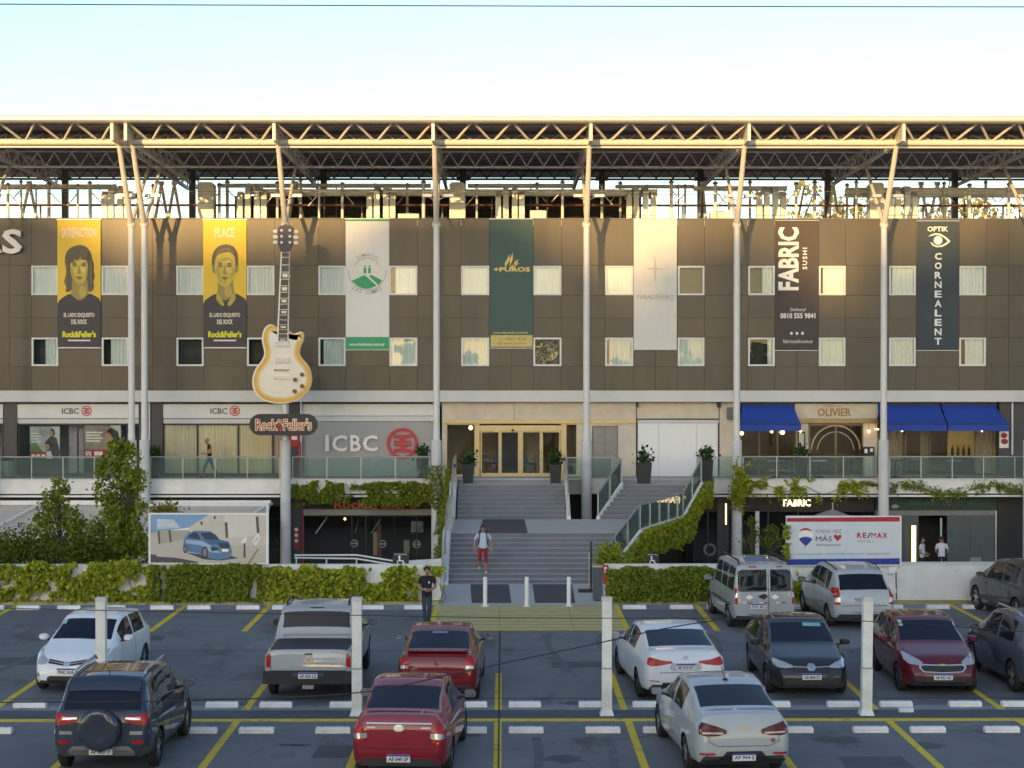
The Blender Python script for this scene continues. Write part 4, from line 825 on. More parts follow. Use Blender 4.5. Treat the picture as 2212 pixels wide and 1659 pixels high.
DGR = mat('dark_green_band', (.010, .045, .032), .5, var=.1); pbox('green_band', DGR, ls, 1893, 1076, 2158, 1103, LY, .2); txt('GIMNASIO LAS LOMAS', 1965, 1082, 2110, 1091, LY - .008, mat('faded_letter', (.07, .14, .11), .5, var=0), ls, 'lettering', .01, .01); ppoly('hill_emblem', mat('pale_emblem', (.30, .36, .34), .5), ls, [(1926, 1094), (1935, 1089), (1945, 1094), (1940, 1098), (1930, 1098)], LY - .005)
pbox('grey_beam', mat('grey_green_beam', (.20, .215, .21), .6), ls, 1893, 1103.4, 2156, 1114, LY - .03, .2)
PNL = mat('grey_glass_panel', (.085, .105, .108), .25, var=.06)
for a, b in ((1893, 1932), (1932.6, 1986), (2048, 2098), (2098.6, 2152)): pbox('grey_panel', PNL, ls, a, 1114.4, b, 1232, LY, .1)
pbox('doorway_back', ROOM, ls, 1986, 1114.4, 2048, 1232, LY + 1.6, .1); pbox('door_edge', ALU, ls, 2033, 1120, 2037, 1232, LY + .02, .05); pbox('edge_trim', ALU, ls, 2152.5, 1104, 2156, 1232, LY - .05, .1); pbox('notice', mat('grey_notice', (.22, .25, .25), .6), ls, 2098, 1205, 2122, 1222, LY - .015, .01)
tag(pbox('pilaster', DARK, None, 2158, 1074, 2320, 1234, LY - .1, .3), 'black pier at the right end of the lower level', 'pilaster')
t = thing('strip_lamp', 'short broad strip lamp glowing beside the dark clinic doorway', 'lamp', (wx(1976, LY - .2), LY - .2, LOW)); pbox('lamp_tube', mat('strip_glow', (1., .62, .28), .5, var=0, emit=1.5), t, 1971.5, 1136, 1980.5, 1214, LY - .15, .08); pbox('back_plate', DARK, t, 1969, 1133, 1983, 1217, LY - .06, .03)
# parasol in the sunken plaza
t = thing('patio_umbrella', 'grey patio umbrella top showing behind the real estate billboard', 'umbrella', (wx(1797, 66), 66, LOW)); ap = P(1800, 1100, 66); v = [ap]
for i in range(8): v.append((ap.x + 1.45 * math.cos(R(45 * i + 22)), 66 + 1.45 * math.sin(R(45 * i + 22)), ap.z - .52))
MB().add(v, [(0, 1 + i, 1 + (i + 1) % 8) for i in range(8)]).build('canopy', mat('grey_canvas', (.26, .235, .225), .8), t); MB().tube((ap.x, 66, LOW), (ap.x, 66, ap.z + .25), .025, n=8).build('pole', ALU, t); MB().lathe([(.3, 0), (.3, .08), (.05, .1)], (ap.x, 66, LOW), 14).build('foot', STEELD, t)
# beige awnings over the lower level, left
BEI = mat('beige_canvas', (.50, .47, .43), .8, var=.06, scale=.8)
for i, (x0, x1) in enumerate(((-190, 92), (94, 330), (332, 585))):
    Yt, Yb = 72.75, 69.6
    t = thing('beige_awning', f'large beige sloping awning at the lower left, {ORDN[i]} from the left', 'awning', (wx((x0 + x1) / 2, 71), 71, .3), 'beige lower awnings')
    A0, A1 = P(x0, 1090, Yt), P(x1, 1090, Yt); zb = wz(1158, Yb); B0, B1 = Vector((A0.x, Yb, zb)), Vector((A1.x, Yb, zb)); v = []
    for a in range(9):
        for b in range(7):
            p = A0.lerp(A1, a / 8).lerp(B0.lerp(B1, a / 8), b / 6); p.z -= .06 * math.sin(math.pi * b / 6); v.append(p)
    MB().add(v, [(a * 7 + b, a * 7 + b + 1, (a + 1) * 7 + b + 1, (a + 1) * 7 + b) for a in range(8) for b in range(6)]).build('canvas', BEI, t, True)
    MB().box(A0.x, A1.x, Yt - .1, Yt + .12, A0.z, A0.z + .18).build('cassette', WHITE2, t); MB().box(B0.x, B1.x, Yb - .06, Yb + .04, zb - .12, zb + .03).build('front_bar', WHITE2, t)
    MB().beam(A1 + Vector((-.05, 0, .05)), B1 + Vector((-1.6, 0, .08)), .07, .09).build('tension_arm', WHITE2, t)
    for q in (B0.x + .05, B1.x - .05): MB().box(q - .04, q + .04, Yb - .04, Yb + .04, LOW, zb - .12).build('post', WHITE2, t)
t = thing('awning_end_frame', 'white steel end frame of the beige awning beside the car billboard', 'frame', (wx(580, 70), 70, LOW)); a, b = P(578, 1090, 69.4), P(588, 1088, 72.7)
MB().beam((a.x, 69.4, LOW), (a.x, 69.4, a.z), .1, .1).build('post', WHITE2, t); MB().beam(a, b, .08, .1).build('rail', WHITE2, t); MB().beam((a.x - 4.9, 69.4, a.z), (a.x - .06, 69.4, a.z), .06, .12).build('cross_rail', WHITE2, t)

# ------------------------------------------------------------------ stairs
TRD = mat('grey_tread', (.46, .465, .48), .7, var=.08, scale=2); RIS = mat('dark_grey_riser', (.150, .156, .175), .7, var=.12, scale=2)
PALE = mat('pale_paving', (.48, .475, .46), .75, var=.06, scale=1.2); DPAV = mat('dark_paving', (.075, .078, .088), .75, var=.08, scale=1.2)
sta = thing('staircase', 'broad grey stone staircase rising in two flights to the gold entrance', 'staircase', (1.0, 58.5, 0))
RZ, TD = .147, .30
lf = -1.83
def redge(Y): return 3.4 + (4.88 - 3.4) * (Y - 58.5) / 2.7
for i in range(10):
    Y0 = 58.5 + i * TD; Y1 = Y0 + TD if i < 9 else Y0 + .02
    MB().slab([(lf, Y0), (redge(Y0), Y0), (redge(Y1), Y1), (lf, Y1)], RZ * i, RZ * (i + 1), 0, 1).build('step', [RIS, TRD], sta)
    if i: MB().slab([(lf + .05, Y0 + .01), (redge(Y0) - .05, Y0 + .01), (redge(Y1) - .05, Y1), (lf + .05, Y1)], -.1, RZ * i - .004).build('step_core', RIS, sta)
LZ = RZ * 10
land = [(lf, 61.22), (redge(61.22), 61.22), (6.7, 66.2), (7.0, 67.0), (lf, 67.0)]
MB().slab(land, LZ - .25, LZ).build('landing', PALE, sta)
for a, b, c, d in ((-.85, .92, 61.24, 66.95),): MB().slab([(a, c), (b, c), (b - .05, d), (a + .1, d)], LZ, LZ + .004).build('dark_slab', DPAV, sta)
MB().slab([(4.2, 61.3), (4.85, 61.3), (6.55, 65.9), (5.4, 63.6)], LZ, LZ + .004).build('dark_slab', DPAV, sta)
MB().slab([(lf + .05, 61.3), (4.8, 61.3), (4.8, 66.9), (lf + .05, 66.9)], LOW, LZ - .255).build('landing_core', WHITE, sta)
R2 = (TER - LZ) / 8
for i in range(8):
    Y0 = 67.0 + i * TD; Y1 = Y0 + TD if i < 7 else 73.0
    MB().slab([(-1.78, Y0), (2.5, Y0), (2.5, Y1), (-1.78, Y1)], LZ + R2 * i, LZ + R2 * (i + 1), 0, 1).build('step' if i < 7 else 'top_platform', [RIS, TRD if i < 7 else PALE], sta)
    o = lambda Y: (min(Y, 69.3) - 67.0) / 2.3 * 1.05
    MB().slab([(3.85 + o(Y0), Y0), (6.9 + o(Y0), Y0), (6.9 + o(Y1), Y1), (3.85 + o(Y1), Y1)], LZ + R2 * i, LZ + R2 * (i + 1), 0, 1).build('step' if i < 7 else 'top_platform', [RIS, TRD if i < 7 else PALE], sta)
MB().slab([(-1.74, 67.02), (2.46, 67.02), (2.46, 72.9), (-1.74, 72.9)], LOW, LZ - .002).build('flight_core', WHITE, sta)
MB().slab([(-1.74, 69.15), (2.46, 69.15), (2.46, 72.9), (-1.74, 72.9)], LZ, LZ + R2 * 7 - .005).build('flight_core', WHITE, sta)
MB().slab([(3.9, 67.02), (7.0, 67.02), (7.9, 69.0), (4.95, 69.0)], LZ - .3, LZ - .003).build('flight_core', WHITE, sta)
MB().slab([(4.95, 69.15), (7.9, 69.15), (7.9, 72.9), (4.95, 72.9)], LZ + .7, LZ + R2 * 7 - .005).build('flight_core', WHITE, sta)
prof = lambda dz: [(58.2, 0 + dz), (58.5, .15 + dz), (61.25, LZ + dz), (67.0, LZ + dz), (69.15, TER + dz), (73.0, TER + dz)]
yz([(58.2, LOW), (73.0, LOW)] + prof(.1)[::-1], -2.13, -1.84).build('left_stringer', WHITE, sta)
def pathwall(pts, h0, h1, wd, name, m, par):     # ribbon wall along a 3-D base path
    mb = MB(); 
    for a, b in zip(pts[:-1], pts[1:]):
        a = Vector(a); b = Vector(b); d = Vector((b.x - a.x, b.y - a.y, 0)).normalized(); n = Vector((-d.y, d.x, 0)) * wd / 2
        v = [p + s * n + Vector((0, 0, h)) for p in (a, b) for h in (h0, h1) for s in (-1, 1)]
        mb.add(v, [(0, 1, 5, 4), (2, 6, 7, 3), (0, 4, 6, 2), (1, 3, 7, 5), (0, 2, 3, 1), (4, 5, 7, 6)])
    return mb.build(name, m, par)
rp = [(3.4, 58.3, .05), (4.93, 61.2, LZ), (6.78, 66.2, LZ), (7.08, 67.0, LZ), (8.05, 69.2, TER), (8.3, 73.0, TER)]
for a, b in zip(rp[:-1], rp[1:]): pathwall([a, b], -.38, .12, .16, 'right_stringer', WHITE, sta)
for a, b in zip([(2.6, 67, LZ), (2.6, 69.15, TER)], [(2.6, 69.15, TER), (2.6, 73, TER)]): pathwall([a, b], -.3, .1, .16, 'inner_stringer', WHITE, sta)
for a, b in zip([(3.75, 67, LZ), (4.82, 69.15, TER)], [(4.82, 69.15, TER), (4.82, 73, TER)]): pathwall([a, b], -.3, .1, .14, 'inner_stringer', WHITE, sta)
# forecourt at the foot of the stairs
fc = tag(MB().box(-2.12, 3.6, 53.0, 58.5, -.3, .012).build('forecourt', PALE), kind='structure')
for a, b in ((970 - 0, 1017), (1083, 1130)): pass
def fpoly(name, m, xs, y0=1303, y1=1262.5, z=.016):
    f = lambda x, y: (wx(x, FOC * (EYE - z) / (y - CYP)), FOC * (EYE - z) / (y - CYP))
    a, b, c, d = xs; return MB().slab([f(a, y0), f(b, y0), f(c, y1), f(d, y1)], z - .003, z).build(name, m, fc)
fpoly('dark_slab', DPAV, (1019, 1105, 1099, 1016)); fpoly('dark_slab', DPAV, (1156, 1243, 1236, 1150))
MB().box(-2.12, 3.45, 52.9, 53.0, -.1, .03).build('kerb_edge', CONC, fc)
# glass railings
RAIL = mat('satin_rail', (.42, .44, .44), .35, .6, var=.06)
def railing(lab, pts, par=None, h=.92, sp=1.3, glass=GLASSG, off=.06):
    t = thing('glass_railing', lab, 'railing', pts[0]); Z = lambda d: Vector((0, 0, d))
    pts = [Vector(p) for p in pts]
    for a, b in zip(pts[:-1], pts[1:]):
        L = (b - a).length; n = max(1, round(L / sp))
        MB().tube(a + Z(h), b + Z(h), .032, n=8).build('handrail', RAIL, t, True)
        for i in range(n + (1 if b is pts[-1] else 0)):
            p = a.lerp(b, i / n); MB().box(p.x - .022, p.x + .022, p.y - .022, p.y + .022, p.z, p.z + h - .01).build('post', RAIL, t)
        for i in range(n):
            p, q = a.lerp(b, (i + .03) / n), a.lerp(b, (i + .97) / n); d = Vector((q.x - p.x, q.y - p.y, 0)).normalized(); nn = Vector((-d.y, d.x, 0)) * .006
            v = [r + s * nn + Z(k) for r in (p, q) for k in (off, h - .06) for s in (-1, 1)]
            MB().add(v, [(0, 1, 5, 4), (2, 6, 7, 3), (0, 4, 6, 2), (1, 3, 7, 5), (0, 2, 3, 1), (4, 5, 7, 6)]).build('glass_panel', glass, t)
    return t
RYR = 73.06
railing('glass railing in front of the poster bank window', [(wx(-200, RYR), RYR, TER + .03), (wx(272, RYR), RYR, TER + .03)]); railing('glass railing in front of the beige blinds', [(wx(326, RYR), RYR, TER + .03), (wx(604, RYR), RYR, TER + .03)]); railing('glass railing in front of the grey wall with bank letters', [(wx(632, RYR), RYR, TER + .03), (wx(928, RYR), RYR, TER + .03)])
railing('glass railing in front of the cafe door', [(wx(1606, RYR), RYR, TER + .03), (wx(1895, RYR), RYR, TER + .03)]); railing('glass railing at the right end of the terrace', [(wx(1923, RYR), RYR, TER + .03), (wx(2330, RYR), RYR, TER + .03)])
railing('glass railing down the left side of the staircase', [(-1.98, y, z) for y, z in prof(.1)]); railing('glass railing curving down the right side of the staircase', [(x, y, z + .12) for x, y, z in rp])
railing('short glass railing right of the middle flight', [(2.6, 67.05, LZ + .1), (2.6, 69.15, TER + .1), (2.6, 72.9, TER + .1)]); railing('glass railing left of the angled right flight', [(3.75, 67.05, LZ + .1), (4.82, 69.15, TER + .1), (4.82, 72.9, TER + .1)]); railing('short glass railing behind the column between the flights', [(2.75, 72.95, TER), (4.7, 72.95, TER)])
railing('short glass railing between right stair and cafe column', [(8.4, 73.06, TER), (wx(1586, RYR), 73.06, TER)])
# handrail of the ramp down to the sunken level
t = thing('ramp_handrail', 'white double handrail of the ramp left of the staircase', 'handrail', (wx(750, 56.5), 56.5, LOW))
for dy in (0, -8):
    pts = [P(636, 1205 + dy * .7, 56.5), P(770, 1207 + dy, 56.5), P(862, 1222 + dy, 55.2)]
    MB().path(pts, .03).build('rail', WHITE2, t, True)
for x, y in ((640, 1205), (705, 1206), (770, 1207), (838, 1219)): p = P(x, y, 56.4 if x < 800 else 55.5); MB().tube((p.x, p.y, LOW), p, .025, n=6).build('post', WHITE2, t)
rw = thing('ramp_wall', 'low white ramp wall behind the hedge next to the staircase', 'wall', (wx(900, 55.3), 55.3, LOW)); MB().prism([(wx(870, 55.3), LOW), (wx(953, 55.3), LOW), (wx(953, 55.3), wz(1208, 55.3)), (wx(870, 55.3), wz(1213, 55.3))], 55.3, 55.5).build('wall', WHITE, rw)
# ------------------------------------------------------------------ wall along the car park
WTOP = 1.22
lw = thing('perimeter_wall', 'low white wall under the ivy hedge left of the staircase', 'wall', (-20, 53.75, 0)); box('wall', WHITE, lw, -60, wx(953, 53.6), 53.6, 53.85, -.2, WTOP)
rwl = thing('perimeter_wall', 'low white wall right of the staircase, bare at its right end', 'wall', (20, 53.75, 0)); box('wall', WHITE, rwl, wx(1306, 53.6), 60, 53.6, 53.85, -.2, WTOP); box('coping', BEAMW, rwl, wx(1940, 53.6), 60, 53.57, 53.88, WTOP + .002, WTOP + .05)
YKP = mat('worn_yellow_paint', (.46, .33, .018), .7, var=.25, scale=3)
YKC = mat('worn_yellow_kerb', (.40, .29, .02), .7, var=.3, scale=2)
for i, (a, b) in enumerate(((-60, wx(948, 53.4)), (wx(1318, 53.4), 60))):
    k = tag(box('kerb', CONC, None, a, b, 53.3, 53.598, -.1, .10), kind='structure'); MB().box(a, b, 53.296, 53.5, .06, .104).build('painted_edge', YKC, k)
def wheelsign(lab, x0, y0, x1, y1, Y):
    t = thing('wheelchair_sign', lab, 'sign', (wx((x0 + x1) / 2, Y), Y, wz(y1, Y))); pbox('plate', mat('sign_black', (.02, .022, .028), .45), t, x0, y0, x1, y1, Y, .03); w_ = x1 - x0; A = lambda a, b: (x0 + a * w_, y0 + b * (y1 - y0)); m = PWH
    txt('DISCAPACITADOS', *A(.12, .05), *A(.88, .14), Y - .003, m, t); ppoly('symbol_wheel', m, t, ring(*A(.48, .72), w_ * .15, w_ * .21, 18, -30, 230), Y - .001); ppoly('symbol_head', m, t, disc(*A(.42, .28), w_ * .07, w_ * .07, 12), Y - .001)
    ppoly('symbol_body', m, t, [A(.37, .36), A(.47, .36), A(.48, .55), A(.66, .55), A(.74, .82), A(.84, .80), A(.85, .86), A(.68, .9), A(.6, .63), A(.4, .63)], Y - .007)
    p = P((x0 + x1) / 2, y1, Y); MB().box(p.x - .03, p.x + .03, Y + .035, Y + .08, -.2, p.z + .3).build('post', ALU, t)
wheelsign('black wheelchair sign beside the ramp left of the staircase', 848, 1195, 883, 1223, 54.2); wheelsign('black wheelchair sign behind the hedge right of the staircase', 1396, 1196, 1424, 1222, 54.3)
# billboards on the wall
bb = thing('car_billboard', 'white framed billboard showing a pale blue car in a courtyard', 'billboard', (wx(450, 53.5), 53.5, 0)); Y = 53.45
pbox('frame', WHITE2, bb, 321, 1108, 580, 1219, Y, .08)
for x in (335, 565): MB().box(wx(x, Y) - .05, wx(x, Y) + .05, Y + .085, Y + .16, .1, wz(1112, Y)).build('post', WHITE2, bb)
pc = lambda n_, c: mat('ad_' + n_, c, .5, var=.04)
q = lambda zx, zy: ((410 + zx / 6.144) * .768, (1430 + zy / 6.147) * .768)
def ad(nm, m, pts, k): ppoly(nm, m, bb, [q(*p) for p in pts], Y - .0015 - .004 * k, .003)
ad('printed_sky', pc('sky', (.20, .36, .58)), [(85, 105), (1100, 105), (740, 330), (85, 420)], 0); ad('printed_sand', pc('sand', (.50, .48, .43)), [(85, 400), (2075, 500), (2075, 945), (85, 945)], 0)
ad('printed_cloud', pc('cloud', (.50, .58, .68)), [(200, 180), (480, 190), (600, 330), (200, 360)], 1); ad('printed_wall', pc('wall', (.58, .55, .49)), [(1100, 105), (2075, 115), (2075, 640), (1300, 640), (800, 390), (740, 330)], 1); ad('printed_wall', pc('wall2', (.40, .37, .31)), [(205, 380), (780, 375), (700, 540), (230, 610)], 2)
ad('printed_wall', pc('wall3', (.66, .63, .57)), [(1360, 115), (1900, 130), (1950, 460), (1400, 520)], 2)
for a in ([(205, 390), (240, 390), (255, 610), (225, 610)], [(395, 375), (430, 375), (450, 580), (415, 585)], [(1365, 240), (1410, 240), (1425, 510), (1385, 515)], [(1900, 140), (1945, 140), (1965, 420), (1920, 425)], [(945, 225), (985, 225), (985, 285), (950, 285)], [(1175, 130), (1210, 130), (1210, 185), (1180, 185)]): ad('printed_slot', pc('slot', (.09, .085, .08)), a, 3)
ad('printed_shadow', pc('shadow', (.07, .07, .10)), [(85, 790), (180, 800), (200, 830), (500, 850), (900, 920), (900, 940), (85, 930)], 1); ad('printed_shadow', pc('shadow', (.07, .07, .10)), [(690, 760), (1000, 800), (1480, 820), (1600, 860), (1300, 900), (1000, 880)], 2); ad('printed_post', pc('slot', (.09, .085, .08)), [(1690, 600), (1720, 600), (1725, 850), (1690, 850)], 3); ad('printed_plug', PWH, [(1640, 600), (1690, 530), (1740, 470), (1745, 560), (1700, 600)], 4)
ad('printed_emblem', PWH, [(1850, 560), (1930, 430), (1985, 500), (1900, 650)], 3); ad('printed_emblem', pc('wall', (.58, .55, .49)), [(1880, 560), (1930, 480), (1955, 510), (1900, 600)], 4); ad('printed_beam', pc('beam', (.36, .24, .13)), [(1760, 945), (1930, 690), (1960, 690), (1810, 945)], 3)
ad('printed_car_body', pc('car', (.10, .21, .38)), [(650, 590), (680, 500), (740, 420), (820, 390), (930, 385), (1120, 395), (1210, 450), (1280, 540), (1420, 570), (1470, 650), (1490, 760), (1450, 850), (1250, 890), (1100, 860), (1000, 800), (720, 740), (650, 680)], 3); ad('printed_car_light', pc('carl', (.32, .46, .60)), [(690, 540), (960, 560), (1120, 640), (1300, 770), (1120, 760), (960, 640), (700, 600)], 4); ad('printed_bonnet', pc('carb', (.05, .14, .30)), [(990, 530), (1270, 540), (1420, 570), (1450, 600), (1120, 620)], 4)
ad('printed_glass', pc('carg', (.025, .05, .10)), [(945, 425), (1120, 410), (1210, 470), (1270, 540), (1020, 535)], 5); ad('printed_glass', pc('carg', (.025, .05, .10)), [(740, 470), (830, 410), (900, 420), (950, 540), (850, 530), (735, 500)], 5); ad('printed_grille', pc('carg', (.025, .05, .10)), [(1240, 600), (1440, 600), (1450, 690), (1300, 690)], 5); ad('printed_grille', pc('carg', (.025, .05, .10)), [(1120, 660), (1260, 680), (1260, 720), (1140, 740)], 5); ad('printed_plate', PWH, [(1310, 700), (1430, 700), (1425, 750), (1320, 750)], 5)
for x, y, r in ((685, 700, 62), (1020, 760, 92)):
    ad('printed_tyre', pc('tyre', (.025, .025, .035)), disc(x, y, r * .62, r * 1.15, 18), 5); ad('printed_rim', pc('rim', (.20, .20, .25)), disc(x, y, r * .42, r * .85, 16), 6)
txt('RENAULT', *q(200, 195), *q(400, 235), Y - .006, PWH, bb); txt('KWID E-TECH', *q(200, 255), *q(480, 300), Y - .006, PWH, bb)
rb = thing('estate_billboard', 'white billboard with red top stripe, blue foot stripe and a balloon emblem', 'billboard', (wx(1824, 53.5), 53.5, 0)); 
pbox('frame', WHITE2, rb, 1699, 1115, 1949, 1223, Y, .08)
for x in (1712, 1938): MB().box(wx(x, Y) - .05, wx(x, Y) + .05, Y + .085, Y + .16, .1, wz(1118, Y)).build('post', WHITE2, rb)
q2 = lambda zx, zy: ((2200 + zx / 6.144) * .768, (1430 + zy / 6.144) * .768)
def rd(nm, m, pts, k=0): ppoly(nm, m, rb, [q2(*p) for p in pts], Y - .0015 - .004 * k, .003)
RRED = mat('estate_red', (.40, .012, .035), .5, var=.03); RBLU = mat('estate_blue', (.010, .040, .27), .5, var=.04); RGR = mat('estate_grey', (.27, .31, .37), .5, var=0); PAN = mat('estate_panel', (.58, .64, .70), .5, var=.03)
rd('panel_print', PAN, [(80, 150), (2055, 150), (2055, 985), (80, 985)]); rd('red_stripe', RRED, [(85, 170), (2045, 150), (2045, 232), (85, 235)], 1); rd('blue_stripe', RBLU, [(85, 885), (2045, 868), (2045, 975), (85, 985)], 1)
rd('balloon_red', RRED, [(300, 405), (340, 360), (410, 342), (480, 358), (535, 405), (470, 385), (410, 378), (350, 388)], 1); rd('balloon_white', PWH, [(298, 415), (350, 394), (410, 385), (475, 394), (538, 415), (535, 515), (480, 492), (410, 482), (345, 494), (298, 522)], 1); rd('balloon_blue', RBLU, [(295, 535), (345, 505), (410, 494), (480, 505), (535, 535), (480, 600), (415, 660), (350, 600)], 1); rd('balloon_basket', RRED, [(400, 675), (422, 675), (418, 690), (403, 690)], 1)
NVY = mat('estate_navy', (.012, .03, .12), .5, var=0)
txt('CADA VEZ', *q2(588, 368), *q2(1035, 430), Y - .006, RGR, rb, bold=.01); txt('MÁS', *q2(588, 465), *q2(870, 572), Y - .006, NVY, rb, bold=0)
rd('red_heart', RRED, [(970, 575), (905, 505), (902, 475), (925, 455), (950, 460), (970, 485), (992, 460), (1018, 458), (1035, 480), (1030, 510)], 1)
for ch, a, b in (('R', 1305, 1385), ('E', 1405, 1468), ('M', 1555, 1635), ('A', 1650, 1735), ('X', 1745, 1830)): txt(ch, *q2(a, 425), *q2(b, 518), Y - .006, RRED, rb, 'letter', bold=(.0 if ch == 'M' else .03))
rd('blue_slash', RBLU, [(1478, 520), (1505, 520), (1548, 425), (1522, 425)], 1); txt('TOTAL I', *q2(1310, 555), *q2(1585, 600), Y - .006, RGR, rb); txt('www.remax.com.ar', *q2(590, 618), *q2(1030, 655), Y - .006, RGR, rb); txt('remaxtotal', *q2(260, 775), *q2(690, 810), Y - .006, RGR, rb); txt('remax.total@remax.com.ar', *q2(750, 770), *q2(1425, 805), Y - .006, RGR, rb); txt('remax total', *q2(1480, 765), *q2(1860, 805), Y - .006, RGR, rb)
txt('Lider Inmobiliario Argentina y Sudamerica', *q2(670, 920), *q2(1440, 960), Y - .008, mat('stripe_lilac', (.45, .5, .75), .5, var=0), rb)
t = thing('meter_box', 'small white meter box and conduit on the bare wall below the billboard corner', 'meter box', (wx(1930, 53.5), 53.5, 0)); pbox('box', WHITE2, t, 1922, 1225, 1936, 1240, 53.48, .1); MB().tube(P(1937, 1237, 53.55), P(1938, 1296, 53.55), .03, n=6).build('conduit', CHAR, t); pbox('conduit_box', WHITE2, t, 1926, 1272, 1938, 1283, 53.5, .08)
# ------------------------------------------------------------------ small things around the stairs
def planter(lab, x, yb, ytop, Y, Zb, w=.36, seed=1):
    X = wx(x, Y); zt = wz(ytop, Y); t = thing('tall_planter', lab, 'planter', (X, Y, Zb), 'tall dark planters'); m = MB(); a, b = w * .40, w * .5
    v = [(X + s * a, Y + u * a, Zb) for s, u in ((-1, -1), (1, -1), (1, 1), (-1, 1))] + [(X + s * b, Y + u * b, zt) for s, u in ((-1, -1), (1, -1), (1, 1), (-1, 1))] + [(X + s * b * .85, Y + u * b * .85, zt) for s, u in ((-1, -1), (1, -1), (1, 1), (-1, 1))] + [(X + s * b * .85, Y + u * b * .85, zt - .1) for s, u in ((-1, -1), (1, -1), (1, 1), (-1, 1))]
    f = [(0, 1, 5, 4), (1, 2, 6, 5), (2, 3, 7, 6), (3, 0, 4, 7), (3, 2, 1, 0), (15, 12, 13, 14)] + [(4 + k + i, 4 + k + (i + 1) % 4, 8 + k + (i + 1) % 4, 8 + k + i) for k in (0, 4) for i in range(4)]
    m.add(v, f).build('pot', mat('planter_black', (.024, .025, .029), .5), t); PLANTS.append((t, X, Y, zt, seed)); return t
PLANTS = []
planter('tall dark planter left of the gold entrance doors', 1011, 1043, 1003, 70.4, TER, .5, 1); planter('tall dark planter right of the gold entrance doors', 1200, 1043, 1003, 70.4, TER, .5, 2); planter('tall dark planter in front of the white boards, left', 1391, 1043, 999, 70.2, TER, .62, 3); planter('tall dark planter at the top of the right railing', 1527, 1040, 993, 70.6, TER, .5, 4); planter('tall dark planter below the menu case', 1732, 1030, 990, 74.3, TER, .5, 5); planter('dark planter at the right end of the bank letter wall', 912, 1030, 990, 74.0, TER, .5, 6); planter('dark planter beside the pilaster left of the blinds', 334, 1030, 992, 74.1, TER, .42, 7)
t = thing('litter_bin', 'pale grey litter bin with black lid at the left end of the terrace', 'bin', (wx(17, 73.9), 73.9, TER)); X = wx(19, 73.9); MB().lathe([(.24, 0), (.25, .02), (.25, .72), (.24, .73)], (X, 73.9, TER), 16).build('drum', ALU, t, True); MB().lathe([(.26, .74), (.26, .84), (.15, .9)], (X, 73.9, TER), 16).build('lid', DARK, t, True)
t = thing('grey_cabinet', 'blue grey utility cabinet at the right foot of the staircase', 'cabinet', (wx(1292, 54.0), 54.0, 0)); pbox('body', mat('blue_grey_cabinet', (.07, .095, .12), .5), t, 1282, 1226, 1302, 1297, 54.0, .4); pbox('cap', ALU, t, 1280, 1223, 1304, 1226, 53.97, .46)
t = thing('fire_extinguisher', 'red extinguisher cabinet hanging at the hedge end by the stair foot', 'extinguisher', (wx(1308, 53.5), 53.45, .5)); pbox('case', mat('fire_red', (.42, .03, .03), .5), t, 1303, 1222, 1314, 1262, 53.42, .15); pbox('white_panel', PWH, t, 1306, 1226, 1311, 1238, 53.41, .01)
t = thing('sign_stand', 'thin black pole on a flat black base at the right of the staircase', 'stand', (wx(1276, 56.4), 56.4, .012)); X = wx(1277, 56.4); MB().box(X - .03, X + .03, 56.37, 56.43, .05, wz(1170, 56.4)).build('pole', DARK, t); MB().box(X - .42, X + .05, 56.1, 56.7, .012, .06).build('base', DARK, t); MB().box(X - .08, X - .05, 56.38, 56.42, .2, wz(1195, 56.4)).build('strap', ALU, t)
for i, x in enumerate((1048, 1138, 1229)):
    Yb = 52.75; X = wx(x, Yb); t = thing('bollard', f'slim white bollard in front of the staircase, {("left", "middle", "right")[i]} one of three', 'bollard', (X, Yb, .03), 'white bollards')
    MB().lathe([(.065, .02), (.065, .88), (.058, .9)], (X, Yb, .03), 14).build('shaft', WHITE2, t, True); MB().lathe([(.13, 0), (.13, .015), (.075, .03)], (X, Yb, .03), 14).build('foot_plate', WHITE2, t, True)
# ------------------------------------------------------------------ car park markings, wheel stops, posts, cables
def worn_yellow():
    m = bpy.data.materials.new('worn_yellow_marking'); m.use_nodes = True; n = m.node_tree; b = n.nodes['Principled BSDF']; tc = n.nodes.new('ShaderNodeTexCoord')
    t = n.nodes.new('ShaderNodeTexNoise'); t.inputs['Scale'].default_value = 5; t.inputs['Detail'].default_value = 8; t.inputs['Roughness'].default_value = .7; n.links.new(tc.outputs['Object'], t.inputs['Vector'])
    r = n.nodes.new('ShaderNodeValToRGB'); e = r.color_ramp.elements; e[0].position = .30; e[0].color = (.20, .16, .06, 1); e[1].position = .46; e[1].color = (.74, .53, .035, 1); n.links.new(t.outputs[0], r.inputs[0]); n.links.new(r.outputs[0], b.inputs['Base Color']); b.inputs['Roughness'].default_value = .75
    return m
YM = worn_yellow()
def line(x0, x1, y0, y1, z=.004, m=YM, nm='parking_line'): return MB().box(x0, x1, y0, y1, .0005, z).build(nm, m, lot)
MED = mat('dark_median', (.085, .088, .100), .8, var=.15, scale=1.5); STRIP = mat('pale_gutter_concrete', (.25, .25, .255), .85, var=.18, scale=1.2)
MB().box(-60, 60, 35.85, 36.75, .0005, .003).build('median_strip', MED, lot); MB().box(-60, 60, 36.75, 37.25, .0005, .003).build('gutter_strip', STRIP, lot); MB().box(-60, 60, 34.35, 35.55, .0005, .003).build('gutter_strip', STRIP, lot) if False else None
MB().box(-60, 60, 52.2, 53.3, .0005, .003).build('gutter_strip', STRIP, lot); MB().box(-60, 60, 34.7, 35.5, .0005, .002).build('gutter_strip', mat('mid_gutter', (.165, .167, .175), .85, var=.15), lot)
line(-60, 60, 35.56, 35.82, .008)
